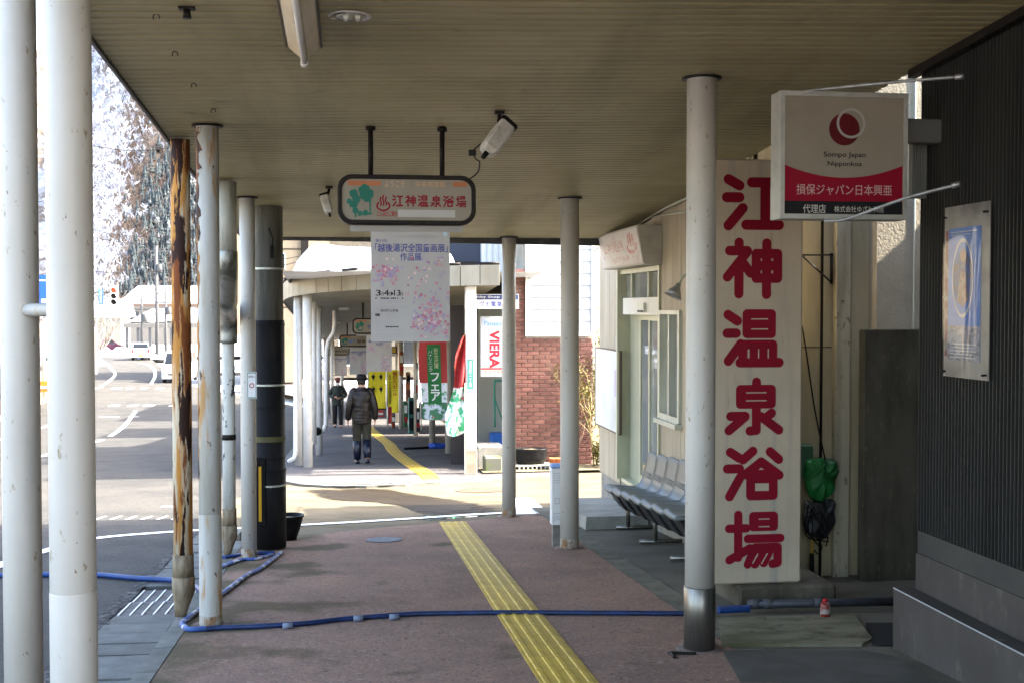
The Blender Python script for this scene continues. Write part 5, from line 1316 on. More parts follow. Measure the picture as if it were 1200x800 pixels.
for t_ in (.02, .1, .42):
    b = MB(); c = [A[i] + (B[i] - A[i]) * t_ for i in range(2)]; b.tube([rel(c[0], c[1], .053 + .01 * t_), rel(c[0] + .07, c[1], .054 + .01 * t_)], .034, 14); b.build('coupling', mat('pipe coupling', (0.044, 0.046, 0.048), .5), gpp)

# ================================================================ FAR CANOPY
fc = thing('far_canopy', 'curved canopy over the far pavement with tan fascia and snow on its roof', 'canopy', rel(0, 22, 0))
plan = smooth_path([(2.46, 19.82, 0), (2.0, 19.92, 0), (1.4, 20.1, 0), (.4, 20.7, 0), (-.5, 21.5, 0), (-1.05, 22.4, 0), (-1.3, 23.6, 0), (-1.36, 25, 0), (-1.36, 30, 0)], 12)
cut = [plan[0]]
for p in plan:
    while (p - cut[-1]).length >= .33: cut.append(cut[-1] + (p - cut[-1]).normalized() * .33)
CB, CT = 3.18, 3.50
for i in range(len(cut) - 1):
    a, c = cut[i], cut[i + 1]; d = (c - a).normalized(); n = Vector((d.y, -d.x, 0)) * .03; e = d * .006
    if n.y > 0 and abs(d.x) > .5: n = -n
    a, c = a + e, c - e
    q = [a, c, c + n, a + n]
    ar = sum(q[k].x * q[(k + 1) % 4].y - q[(k + 1) % 4].x * q[k].y for k in range(4))
    if ar < 0: q = q[::-1]
    b = MB(); b.hexa([rel(p.x, p.y, CB - .02) for p in q] + [rel(p.x, p.y, CT) for p in q]); b.build('fascia_panel', m_fascia, fc)
m_soff = mat('far soffit', (0.20, 0.19, 0.14), .5, [((0.15, 0.135, 0.09), 1.2, .45, .66, I3)], bump=.0)
def rx_(Y): return 2.46 if Y < 22.6 else 3.4
def lx(Y):
    for i in range(len(cut) - 1):
        a, c = cut[i], cut[i + 1]
        if a.y <= Y <= c.y: return a.x + (c.x - a.x) * (Y - a.y) / max(1e-4, c.y - a.y)
    return -1.36
ys = [19.66, 19.8, 19.95, 20.1, 20.4, 20.7, 21.1, 21.5, 22, 22.5, 23, 24, 25]
soff = MB()
y = 19.84
while y < 38:                                            # far ceiling planks as strips with open joints
    a0, a1 = lx(y), lx(min(y + .18, 30)); xr_ = rx_(y); soff.hexa([rel(a0 + .004, y, CB), rel(xr_, y, CB), rel(xr_, y + .168, CB), rel(a1 + .004, y + .168, CB), rel(a0 + .004, y, CB + .02), rel(xr_, y, CB + .02), rel(xr_, y + .168, CB + .02), rel(a1 + .004, y + .168, CB + .02)]); y += .18
soff.hexa([rel(-1.36, 38, CB), rel(3.4, 38, CB), rel(3.4, 40, CB), rel(-1.36, 40, CB), rel(-1.36, 38, CB + .02), rel(3.4, 38, CB + .02), rel(3.4, 40, CB + .02), rel(-1.36, 40, CB + .02)])
for a, c in ((40, 43), (43, 46), (46, 50), (50, 54), (54, 60)):
    soff.hexa([rel(-1.36, a + .01, CB), rel(3.4, a + .01, CB), rel(3.4, c, CB), rel(-1.36, c, CB), rel(-1.36, a + .01, CB + .02), rel(3.4, a + .01, CB + .02), rel(3.4, c, CB + .02), rel(-1.36, c, CB + .02)])
o = soff.build('soffit', m_soff, fc); o['kind'] = 'stuff'
b = MB(); ys = [19.85] + [19.85 + .25 * k for k in range(1, 43)] + [32, 36, 40, 44, 48, 52, 56, 60]
vs = []
for Y in ys:
    a = lx(Y) + .01; vs += [rel(a, Y, CB + .025), rel(rx_(Y), Y, CB + .025), rel(a, Y, CT - .03), rel(rx_(Y), Y, CT - .03)]
fs = []
for i in range(len(ys) - 1):
    a = 4 * i; c = a + 4; fs += [(a, c, c + 1, a + 1), (a + 2, a + 3, c + 3, c + 2), (a, a + 2, c + 2, c), (a + 1, c + 1, c + 3, a + 3)]
b.add(vs, fs); b.build('roof', m_roof, fc)
b = MB(); b.box(-1.40, -1.365, 30, 60, g(60) + CB, g(30) + CT)
b = MB()
for a, c in ((30, 36), (36, 42), (42, 48), (48, 54), (54, 60)):
    b.hexa([rel(-1.40, a, CB), rel(-1.365, a, CB), rel(-1.365, c, CB), rel(-1.40, c, CB), rel(-1.40, a, CT), rel(-1.365, a, CT), rel(-1.365, c, CT), rel(-1.40, c, CT)])
b.build('side_fascia', m_fascia, fc)
for i in range(0, len(cut) - 1, 2):
    a, c = cut[i], cut[i + 1]
    b = MB(); b.tube([rel(a.x, a.y + .05, CT + .03), rel(c.x, c.y + .05, CT + .03)], .03, 6); b.build('roof_clip', m_dark, fc)
def far_col(X, Y, r=.075, m_=m_paint):
    b = MB(); b.lathe(rel(X, Y, 0), [(r, 0), (r, CB)], 18); return b.build('column', m_, fc)
m_cool = m_paint
for px, py, r in ((350, 545, .075), (361, 547, .085), (374, 533, .075), (390, 497, .07), (401, 486, .07)):
    p = G(px, py); far_col(p.x, p.y, r, m_white if px < 380 else m_paint)
for X, Y in ((2.0, 29.9), (1.86, 34.9), (1.62, 39.7), (2.1, 26.0), (1.7, 45), (1.5, 50), (-1.0, 46), (-1.0, 52)): far_col(X, Y, .078)
# white drain pipes between the far columns
for pts, r in (([(392, 340, 27), (392.5, 380, 27), (391, 390, 27), (385, 400, 27), (383, 410, 27), (382, 496, 27), (380, 502, 27), (374, 506, 27)], .05), ([(347, 348, 22.5), (346.5, 530, 22.5), (345, 536, 22.5), (338, 541, 22.5)], .045), ([(368, 347, 24), (368, 520, 24)], .05)):
    b = MB(); b.tube([at(*q) for q in pts], r, 12); o = b.build('drain_pipe', m_white, fc)
p = at(372, 505, 25); b = MB(); b.ball(p, .09, 10, 6); b.build('pipe_end', m_black, fc)
# front right column: white above, grey concrete footing, green street plate
FX, FY = 2.0, 20.15
b = MB(); b.bbox(FX - .09, FX + .09, FY - .09, FY + .09, g(FY) + .42, g(FY) + CB, .02); pc = b.build('square_column', m_white, fc)
b = MB(); b.bbox(FX - .10, FX + .10, FY - .10, FY + .10, g(FY) - .02, g(FY) + .42, .01); b.build('footing', mat('square footing', (0.28, 0.25, 0.19), .8, [((0.2, 0.17, 0.12), 5, .45, .65, I3)]), pc)
b = MB(); b.box(FX - .115, FX - .095, FY - .115, FY - .095, g(FY), g(FY) + 1.55); b.build('thin_pipe', m_alu, pc)
F = Face((FX - .065, FY - .093, at(552, 457, 20.05).z), (1, 0, 0), (0, 0, 1))
hh = at(552, 420, 20.05).z - at(552, 457, 20.05).z
b = MB(); b.fbox(F, 0, .105, 0, hh, -.002, .004); pl_ = b.build('street_plate', mat('plate green', (0.05, 0.20, 0.17), .5), pc)
text(F, '湯\n沢\n町\n一\n丁\n目', .03, .075, .05, hh - .04, .005, m_white, pl_)
for yy in (.0, hh * .98, -hh * .9):
    b = MB(); b.fbox(F, -.03, .14, yy - .006, yy + .006, .0045, .008); b.build('cable_tie', m_white, pc)
# snow on the roof
b = MB(); rn = random.Random(2); nx, ny = 34, 40; vs = []
def sh(u, v):
    X = -1.15 + 4.4 * u; Y = 20.2 + 12 * v
    return X, Y
for j in range(ny + 1):
    for i in range(nx + 1):
        X, Y = sh(i / nx, j / ny)
        e = min(1, max(0, (Y - (20.9 + max(0, (2.2 - X)) * .32)) / 1.1)) * min(1, max(0, (X + 1.15) / .45)) * min(1, max(0, (1.95 - X) / .3))
        H = .62 * e ** .5 * (1 + .10 * math.sin(X * 2.1 + Y * .7) + .06 * math.sin(Y * 2.3 + X)) if e > 0 else -.06
        vs.append(rel(X, Y, CT - .02 + H))
b.add(vs, [(j * (nx + 1) + i, j * (nx + 1) + i + 1, (j + 1) * (nx + 1) + i + 1, (j + 1) * (nx + 1) + i) for j in range(ny) for i in range(nx)], True)
so = b.build('roof_snow', m_snow); tag(so, 'thick white snow lying on the curved far canopy', 'snow')

# lights and signs under the far canopy
for px, py, d, l in ((403, 357, 26, 'nearest'), (394, 374, 32, 'middle'), (386, 385, 40, 'farthest')):
    p = at(px, py, d); t = thing('spot_lamp', 'small white spot lamp under the far canopy, %s of three on its left half' % l, 'floodlight', (p.x, p.y, p.z), 'spot lamps under the far canopy')
    s = 1.4
    b = MB(); b.loft([[p + Vector((x * s * r, -.02 * s + k * .6, z * s * r - k * .5)) for x, z in ((-1, -1), (1, -1), (1, 1), (-1, 1))] for k, r in ((-.12, .07), (0, .08), (.12, .05))], smooth=False); b.build('lamp_housing', m_white, t)
    b = MB(); b.tube([p + Vector((0, 0, .05)), Vector((p.x + .1, p.y + .05, g(p.y) + CB))], .02, 8); b.build('bracket', m_alu, t)
    b = MB(); b.tube([p + Vector((.03, 0, .03)), p + Vector((.45, .1, .06))], .012, 6); b.build('arm', m_white, t)
m_blue_p = mat('blue print', (0.05, 0.16, 0.42), .5)
for px, d, words, lab in ((439, 24.5, [('モナ・ミ', -.16, .36, m_navy)], 'second hanging light box, with orange bar and blue words, behind the nearest poster'), (417, 33, [('P', -.18, -.02, m_blue_p), ('駐車場', .04, .38, m_ink)], 'third hanging light box, with blue square and black words, under the far canopy'), (395, 44, [('中央商店街', -.2, .38, m_ink)], 'farthest hanging light box, small, with a row of black words')):
    p = at(px, 400, d)
    t, zr2 = hang_sign(p.x, p.y, lab, group='hanging signs under the canopies', main=words)
    poster(p.x + .09, p.y - .02, zr2 + .012, {24.5: 'second exhibition poster, under the light box with blue words', 33: 'third exhibition poster, half hidden behind the second', 44: 'farthest exhibition poster under the far canopy'}[d])
HS['group'] = 'hanging signs under the canopies'

# ================================================================ SHOPS ALONG THE FAR PAVEMENT
m_shop = mat('shop wall', (0.30, 0.27, 0.21), .75, [((0.22, 0.19, 0.14), 2, .45, .65, I3)])
m_wood = mat('brown board', (0.13, 0.085, 0.055), .6, [((0.08, 0.05, 0.03), 4, .45, .65, (1, 1, .2))])
def block(name, label, y0, y1, h, x0=3.4, x1=9.0, m_=None, cat='shop'):
    t = thing(name, label, cat, rel(x0, y0, 0)); zb = g(y1) - .3; zt = g(y0) + h
    b = MB(); b.box(x0 + .7, x1, y0, y1, zb, zt); b.box(x0, x0 + .69, y0, y1 - .01, g(y0) + 2.75, zt); b.build('wall', m_ or m_shop, t)
    b = MB(); b.box(x0, x0 + .2, y0, y0 + .35, zb, g(y0) + 2.74); b.box(x0, x0 + .2, y1 - .35, y1 - .02, zb, g(y0) + 2.74); b.build('corner_pier', m_wood, t)
    n = max(2, int((y1 - y0) / 1.1)); f = None
    for k in range(n):
        a = y0 + .36 + (y1 - y0 - .74) * k / n; c = y0 + .36 + (y1 - y0 - .74) * (k + 1) / n
        b = MB()
        for q in ((a, a + .06), (c - .06, c - .005)): b.box(x0 + .1, x0 + .16, q[0], q[1], g(a) + .1, g(y0) + 2.7)
        b.box(x0 + .1, x0 + .16, a + .061, c - .061, g(a) + .1, g(a) + .5); b.box(x0 + .1, x0 + .16, a + .061, c - .061, g(y0) + 2.6, g(y0) + 2.7)
        f = b.build('shop_window', m_alu, t)
        b = MB(); b.box(x0 + .125, x0 + .13, a + .062, c - .062, g(a) + .501, g(y0) + 2.599); b.build('pane', m_darkglass, f)
    b = MB(); b.box(x0 + .2, x0 + .68, y0 + .36, y1 - .37, g(y1) - .1, g(y1) + .25); b.build('display_floor', m_wood, t)
    return t
block('shop', 'electrical shop with dark glazing at the corner of the far pavement', 23.6, 28.4, 8.4)
block('shop', 'second shop of the far arcade with dark windows and banners', 28.6, 34.0, 6.0, m_=m_wood)
block('shop', 'third shop of the far arcade in shadow', 35.6, 42.5, 9.5)
block('shop', 'last tall shop of the far arcade', 47.5, 58, 11)
# upper storey with white ribbed front above the corner shop, dark window at its left
us = thing('upper_storey', 'white ribbed upper storey seen above the far canopy with a dark window', 'building', rel(3, 25, CT))
a0 = at(565, 310, 25.5); a1 = at(592, 310, 25.5)
b = MB(); b.box(a0.x, 7.2, a0.y, a0.y + 5, g(25) + CT + .1, g(25) + 7.5); b.build('wall', m_white, us)
rb = None
for k in range(14):
    xx = a0.x + .05 + k * .127
    if rb is None: b = MB(); b.box(xx, xx + .035, a0.y - .03, a0.y - .001, g(25) + CT + .1, g(25) + 7.5); rb = b.build('rib', mat('grey rib', (0.55, 0.56, 0.56), .5), us); o0 = xx
    else: inst(rb, us, org(us) + Vector((xx - o0, 0, 0)))
b = MB(); b.box(a0.x - .9, a0.x - .005, a0.y + .3, a0.y + 5, g(25) + CT + .05, g(25) + 7.4); b.build('side_wall', mat('dark blue grey wall', (0.03, 0.035, 0.05), .6), us)
b = MB(); b.box(a0.x - .55, a0.x - .05, a0.y + .24, a0.y + .29, g(25) + CT + .25, g(25) + CT + .6); b.build('window', m_darkglass, us)

# corner shop entry beside the brick house: recess wall, shop sign, TV panel, steps
es = thing('shop_entry', 'recessed shop entry with a dark purple door beside the brick house', 'shop', rel(3.0, 22.6, 0))
zz = g(22.6)
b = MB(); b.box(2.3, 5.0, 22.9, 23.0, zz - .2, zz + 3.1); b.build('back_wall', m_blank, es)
x0, x1 = at(540, 450, 22).x, at(553, 450, 22).x
b = MB(); b.bbox(at(556, 450, 21.9).x, at(562, 450, 21.9).x, 22.1, 22.3, zz - .05, zz + 3.0, .01); b.build('door_frame', mat('dark purple frame', (0.05, 0.02, 0.045), .4), es)
b = MB(); b.box(at(563, 450, 22.2).x, at(600, 450, 22.2).x, 22.5, 22.55, zz + .2, zz + 2.95); b.build('shutter', mat('grey green shutter', (0.28, 0.30, 0.27), .6), es)
b = MB(); b.box(at(530, 450, 22.2).x, at(546, 450, 22.2).x, 22.45, 22.5, zz, zz + 3.0); b.build('dark_door', mat('dark door', (0.035, 0.03, 0.03), .4), es)
# steps and blocks
A = at(500, 510, 24.5)
b = MB(); b.bbox(2.35, 3.3, 23.4, 25.6, g(24.5) - .15, g(24.5) + .42, .02); tag(b.build('concrete_step', mat('green grey step', (0.304, 0.320, 0.272), .8, [((0.144, 0.256, 0.112), 3, .5, .6, I3)]), None), 'greenish concrete step in front of the far shops', 'step')
p = G(584, 558); b = MB(); b.bbox(at(560, 550, 21).x, at(592, 550, 21).x, 20.9, 21.6, g(21) - .1, g(21) + .42, .02); tag(b.build('stone_step', m_conc, None), 'grey stone step before the purple door frame', 'step')
b = MB(); b.bbox(at(569, 550, 20.4).x, at(590, 550, 20.4).x, 20.3, 20.7, g(20.4) - .02, g(20.4) + .26, .02); pl_ = b.build('trough', mat('mossy trough', (0.10, 0.105, 0.085), .9, [((0.08, 0.13, 0.03), 6, .5, .62, I3)], bump=.4, bscale=40), None); tag(pl_, 'low dark mossy planter trough at the kerb before the steps', 'planter')
# shop fascia sign
c0, c1 = at(545, 362, 20.6), at(592, 345, 20.6)
F = Face((c0.x, c0.y, c0.z), (1, 0, 0), (0, 0, 1)); w, h = c1.x - c0.x + .25, c1.z - c0.z
fs_ = thing('shop_sign', 'white and navy shop sign board under the right end of the far canopy', 'sign', F.p(w / 2, 0))
b = MB(); b.fbox(F, 0, w, 0, h, -.1, 0); b.build('board', m_white, fs_)
b = MB(); b.fquad(F, .03, w - .01, h * .62, h * .97, .001); b.build('navy_band', mat('navy band', (0.03, 0.045, 0.12), .45), fs_)
text(F, 'Hobby Shop', .08, .60, h * .70, h * .9, .002, m_white, fs_); text(F, 'ミナグモ電業', .05, .64, h * .14, h * .52, .0015, m_navy, fs_, .03)
# TV panel
c0, c1 = at(563.5, 441, 20.9), at(590, 371, 20.9)
F = Face((c0.x, c0.y, c0.z), (1, 0, 0), (0, 0, 1)); w, h = c1.x - c0.x + .15, c1.z - c0.z
tv = thing('advert_panel', 'tall pale blue advert panel with red upright letters beside the brick house', 'sign', F.p(w / 2, 0))
b = MB(); b.fbox(F, 0, w, 0, h, -.12, -.005)
b.build('cabinet', mat('advert cabinet', (0.30, 0.31, 0.33), .4), tv)
b = MB(); b.fquad(F, .035, w - .03, .17, h - .03, -.003); b.build('face_panel', mat('advert pale blue', (0.290, 0.330, 0.380), .4), tv)
b = MB(); b.fquad(F, .0, w, .02, .14, -.003); b.build('lower_panel', mat('advert white', (0.330, 0.300, 0.275), .4, ), tv)
b = MB(); b.fquad(F, .0, w, .125, .15, -.002); b.build('red_band', m_red2, tv)
text(F, 'Panasonic', .06, w - .05, h - .16, h - .08, -.002, m_blue_p, tv, .01)
cu = Face(F.p(.15, .85, 0), (0, 0, -1), (1, 0, 0))
text(cu, 'VIERA', .05, .68, .0, .165, -.002, mat('deep red print', (0.26, 0.01, 0.02), .5), tv, .07)
text(F, 'ミナグモ電業', .06, w - .05, .05, .11, -.002, m_red2, tv)
# blue bin and ladder frame by the shutter
b = MB(); p = at(585, 505, 22); b.bbox(p.x - .12, p.x + .2, 22.1, 22.4, zz + .25, zz + .62, .02); tag(b.build('blue_bin', mat('blue bin', (0.02, 0.10, 0.35), .4), None), 'bright blue bin standing behind the slim white column at the entry', 'bin')
b = MB(); P = [at(580, 500, 21.95), at(579.5, 450, 21.95), at(583, 446, 21.95), at(596, 446, 21.95)]; b.tube(smooth_path(P, 4), .018, 8); b.tube([at(580, 468, 21.95), at(590, 495, 21.95)], .015, 6); tag(b.build('green_rail', m_green, None), 'dark green bent rail beside the blue bin', 'rail')

# ---- banners
def banner(px0, px1, py0, py1, d, name, label, cat='banner', twist=.0, lean=0.0, lower_lean=None, n=8, m=16, wav=.04):
    """cloth hung from a pole, built as a thin rippled solid; returns thing, a function cloth(u, v) and its mesh part"""
    a = at(px0, py0, d); c = at(px1, py0, d); e = at(px0, py1, d)
    w = (c - a).length; h = a.z - e.z
    t = thing(name, label, cat, (a.x + w / 2, a.y, e.z), None)
    r_ = (c - a).normalized(); fwd = Vector((r_.y, -r_.x, 0))
    def cloth(u, v, off=0.0):                 # u across, v from the top down
        return a + r_ * (w * u + lean * v) + Vector((0, 0, -h * v)) + fwd * (wav * math.sin(u * 4 + v * 5) * (.3 + v) + off)
    return t, cloth
def cloth_sheet(cloth, t, name, m_, u0=0, u1=1, v0=0, v1=1, off=0.0, nu=8, nv=14, th=.004):
    b = MB(); vs = []
    for s in (0, th):
        for j in range(nv + 1):
            for i in range(nu + 1): vs.append(cloth(u0 + (u1 - u0) * i / nu, v0 + (v1 - v0) * j / nv, off - s))
    K = (nu + 1) * (nv + 1); fs = []
    for j in range(nv):
        for i in range(nu):
            q = j * (nu + 1) + i; fs += [(q, q + nu + 1, q + nu + 2, q + 1), (K + q, K + q + 1, K + q + nu + 2, K + q + nu + 1)]
    b.add(vs, fs, True); return b.build(name, m_, t)
def cloth_text(cloth, t, s, u0, u1, v0, v1, m_, bold=0.0, off=.006):
    F = Face((0, 0, 0), (1, 0, 0), (0, 1, 0))
    o = text(F, s, u0, u1, -v1, -v0, 0, m_, t, bold)
    o0 = org(t)
    for v in o.data.vertices:
        q = v.co + o0; v.co = cloth(q.x, -q.y, off) - o0
    return o
m_bred = mat('banner red', (0.300, 0.027, 0.024), .7, [((0.330, 0.210, 0.180), 28, .66, .70, I3)])
m_bgreen = mat('banner green', (0.012, 0.120, 0.030), .7)
m_byel = mat('banner yellow', (0.62, 0.52, 0.02), .7)
m_bwhite = mat('banner white', (0.62, 0.64, 0.68), .7, [((0.10, 0.30, 0.14), 6, .56, .60, I3), ((0.50, 0.14, 0.16), 9, .62, .66, I3), ((0.2, 0.3, 0.55), 8, .64, .68, I3)])
t, cl = banner(490, 523, 397, 492, 23.3, 'sale_banner', 'red and green sale banner with white writing hanging beside the far columns', lean=.04, wav=.03)
cloth_sheet(cl, t, 'red_cloth', m_bred, 0, 1, 0, .54); cloth_sheet(cl, t, 'white_cloth', m_bwhite, .05, .98, .541, .78); cloth_sheet(cl, t, 'leafy_hem', mat('leafy hem', (0.05, 0.16, 0.08), .7, [((0.5, 0.55, 0.6), 7, .5, .56, I3), ((0.5, 0.12, 0.1), 10, .62, .66, I3)]), .08, .96, .7801, 1.0)
cloth_sheet(cl, t, 'green_panel', m_bgreen, .30, .78, .07, .80, .008)
cloth_text(cl, t, 'フ\nェ\nア', .40, .72, .42, .76, m_white, .03, .012)
cloth_text(cl, t, 'パ\nナ\nソ\nニ\nッ\nク', .34, .50, .14, .40, m_white, .01, .012)
cloth_text(cl, t, '新\n生\n活\n応\n援', .54, .70, .11, .36, mat('pale yellow print', (0.62, 0.6, 0.35), .6), .01, .012)
b = MB(); b.tube([cl(.02, -.02), cl(.02, 1.12)], .012, 8); b.build('banner_pole', m_alu, t)
t, cl0 = banner(525, 547, 396, 510, 20.3, 'fair_flag', 'red and white flag with green leaves blowing against the square front column', wav=.02)
def cl(u, v, off=0.0):
    w_ = 3 + 19 * min(1, v * 1.3) ** .8 + 2.5 * math.sin(v * 9) - 5 * max(0, v - .82); p = at(546 - (1 - u) * w_, 393 + 112 * v + 6 * math.sin((1 - u) * 2.4) * v, 20.22 - .13 * math.sin(u * 8 + v * 6) * (1 - u * .6) - .05 * math.sin(v * 14 + u * 3)); return p + Vector((0, -off, 0))
cloth_sheet(cl, t, 'red_cloth', mat('flag red', (0.330, 0.030, 0.030), .7, [((0.330, 0.210, 0.030), 7, .6, .66, I3)]), 0, 1, 0, .52); cloth_sheet(cl, t, 'white_cloth', mat('flag white', (0.68, 0.70, 0.70), .7, [((0.05, 0.34, 0.16), 7, .50, .55, I3), ((0.55, 0.12, 0.12), 9, .63, .67, I3)]), 0, 1, .521, 1)
for k, (px0, px1, py0, py1, d, nm, lab) in enumerate(((432, 452, 432, 478, 29.6, 'lamp_banner', 'yellow banner printed with black hanging lamps behind the walking man'), (454, 467, 433, 483, 28.6, 'sale_banner', 'narrow yellow banner with red writing between far columns'), (454.5, 459, 476, 496, 27.8, 'red_flag', 'small narrow red flag low beside the far column'))):
    t, cl = banner(px0, px1, py0, py1, d, nm, lab, wav=.02)
    cloth_sheet(cl, t, 'cloth', (m_byel, m_byel, m_bred)[k])
    b = MB(); b.tube([cl(-.03, -.03), cl(-.03, 1.3)], .014, 8); b.build('banner_pole', m_alu, t)
    if k == 0:
        b = MB(); a = cl(0, 0, .008); F = Face((a.x, a.y - .03, cl(0, 1).z), (1, 0, 0), (0, 0, 1)); w = (cl(1, 0) - cl(0, 0)).length; h = cl(0, 0).z - cl(0, 1).z
        for r_ in range(3):
            for c_ in range(2):
                x, y = w * (.26 + .46 * c_), h * (.82 - .32 * r_)
                b.fpoly(F, [(x - .05, y + .02), (x + .05, y + .02), (x + .02, y - .07), (x - .02, y - .07)], r_ * .0003); b.fcaps(F, (x, y + .06), (x, y), .022, .001); b.fcaps(F, (x, y - .07), (x, y - .12), .012, .0012)
        b.fquad(F, 0, w, -.04, .03, .002); b.fquad(F, 0, w, h - .02, h + .03, .0025)
        b.build('lamp_print', m_ink, t)
    if k == 1:
        cloth_text(cl, t, '春\nの\nエ\nコ\nセ\nー\nル', .45, .9, .04, .6, m_red2, .02, .01); cloth_text(cl, t, '省\nエ\nネ\n家\n電\n買\n替', .1, .35, .1, .8, m_ink, 0, .01)
# goods and small signs inside the far arcade
def prop(name, label, cat, px0, px1, py0, py1, d, m_, depth=.4, dets=()):
    a = at(px0, py1, d); c = at(px1, py0, d); t = thing(name, label, cat, ((a.x + c.x) / 2, a.y, a.z))
    b = MB(); b.bbox(a.x, c.x, a.y, a.y + depth, a.z, c.z, .015); b.build('body', m_, t)
    for (u0, u1, v0, v1, mm) in dets:
        b = MB(); b.box(a.x + (c.x - a.x) * u0, a.x + (c.x - a.x) * u1, a.y - .012, a.y - .001, a.z + (c.z - a.z) * v0, a.z + (c.z - a.z) * v1); b.build('front_print', mm, t)
    return t
prop('wall_sign', 'small dark sign with a gold emblem over the far shop', 'sign', 457, 466, 406, 417, 28.9, mat('maroon sign', (0.12, 0.03, 0.03), .5), .1, ((.25, .75, .35, .9, mat('gold print', (0.5, 0.34, 0.05), .5)), (.1, .9, .08, .25, m_white)))
prop('display_shelf', 'teal shelf unit standing behind the far columns', 'shelf', 479, 485, 466, 508, 31.5, mat('teal board', (0.02, 0.13, 0.12), .5), .3, ((.1, .9, .1, .45, m_darkglass), (.1, .9, .55, .92, m_darkglass)))
prop('red_box', 'red box of goods low behind the walking man', 'box', 441, 450, 480, 488, 30.5, mat('goods red', (0.45, 0.07, 0.06), .6), .3, ((.1, .9, .3, .6, m_white),))
for px0, px1, py0, py1, d, nm, lab, col in ((468, 473, 412, 440, 33, 'hanging_sign_board', 'narrow orange board hung between the far columns', (0.22, 0.07, 0.015)), (487, 490, 425, 468, 30, 'striped_board', 'thin upright white and red board beside the sale banner', (0.30, 0.28, 0.26)), (459, 463, 486, 502, 29, 'crate_stack', 'low brown crates under the narrow yellow banner', (0.10, 0.055, 0.03)), (473, 478, 470, 500, 33, 'green_drum', 'green bin standing left of the teal shelf', (0.02, 0.09, 0.04)), (445, 453, 404, 420, 36, 'shop_board', 'dim brown shop board high behind the second poster', (0.12, 0.07, 0.04)), (488, 492, 478, 506, 29, 'black_board', 'small black easel board beside the sale banner', (0.015, 0.015, 0.015))):
    prop(nm, lab, nm.split('_')[-1], px0, px1, py0, py1, d, mat(nm.replace('_', ' ') + ' colour', col, .6, [(tuple(c * .5 for c in col), 8, .5, .6, I3)]), .2, ((.15, .85, .55, .85, m_white), (.15, .85, .2, .4, m_red2)))
prop('goods_rack', 'rack of reddish goods beside the tall far column', 'rack', 476, 481, 436, 470, 32, mat('goods rack', (0.12, 0.05, 0.04), .7, [((0.5, 0.3, 0.05), 9, .55, .6, I3), ((0.5, 0.1, 0.06), 12, .6, .65, I3)]), .3, ((.1, .9, .7, .9, m_ink), (.1, .9, .4, .6, m_orange)))
p = G(512, 525); b = MB(); rr = random.Random(8); P = [rel(p.x + x, p.y + y, .05 + rr.uniform(0, .06)) for x, y in ((-.2, 0), (-.05, -.1), (.1, -.06), (.3, .05), (.25, .2), (-.1, .2))]
b.loft([[q - Vector((0, 0, .06)) for q in P], P, [P[0].lerp(q, .5) + Vector((0, 0, .05)) for q in P]], smooth=False); tag(b.build('blue_tarp', mat('blue tarp', (0.02, 0.07, 0.35), .5), None), 'scrap of blue tarp on the far pavement below the sale banner', 'tarp')
b = MB(); b.tube(smooth_path([rel(1.2, 27.6, .02), rel(1.7, 27.9, .03), rel(2.2, 28.2, .02), rel(3.0, 28.3, .05)], 5), .03, 8); tag(b.build('black_hose', m_black, None), 'black hose lying across the far pavement', 'hose')

# ================================================================ BRICK HOUSE ON THE FAR CORNER
BY2 = 21.3
bx0 = at(603, 450, BY2 + .35).x; zt = onY(612, 315, BY2).z; zg = g(BY2)
br_ = thing('brick_house', 'red brick house with white boarded panel on the far corner', 'building', rel(bx0 + 1, BY2, 0))
b = MB(); b.box(bx0 + .01, 4.35, BY2 + .012, BY2 + 5, zg - .3, zt - .01)
m_mort = mat('pale mortar', (0.297, 0.248, 0.215), .9, [((0.380, 0.347, 0.314), 2, .5, .65, (1, 1, .3))], bump=.2, bscale=60)
b.build('wall', m_mort, br_)
m_brick = mat('red brick', (0.139, 0.061, 0.047), .85, [((0.103, 0.043, 0.036), 7, .42, .62, I3), ((0.184, 0.157, 0.143), 3, .56, .70, I3)], bump=.2, bscale=60, rnd=.22)
b = MB(); b.bbox(0, .205, 0, .03, 0, .062, .004); pb = b.build('brick', m_brick, br_, (0, 0, 0)); cnt = 0
z = zg - .02; row = 0; ztb = onY(612, 318, BY2).z
SXa, SXb = onY(615.5, 300, BY2).x, 4.35
szb = onY(620, 394, BY2).z
extra = MB()
while z < ztb:
    x = bx0 - (0.108 if row % 2 else 0)
    while x < 4.30:
        xa, xb = max(x, bx0), min(x + .205, 4.34)
        if xb - xa > .05 and not (z + .06 > szb and xb > SXa - .01):
            if xb - xa > .2 and cnt < 295 and x < 4.1:
                o = pb if cnt == 0 else inst(pb, br_, (0, 0, 0)); o.location = Vector((xa, BY2 - .012 + random.uniform(-.003, .003), z)) - org(br_); cnt += 1
            else: extra.bbox(xa, xb, BY2 - .012, BY2 + .018, z, z + .062, .004)
        elif xb - xa > .05 and z + .06 > szb and xa < SXa - .06:
            extra.bbox(xa, SXa - .008, BY2 - .012, BY2 + .018, z, z + .062, .004)
        x += .216
    z += .0735; row += 1
if extra.v: o = extra.build('brick_course', m_brick, br_); o['kind'] = 'stuff'
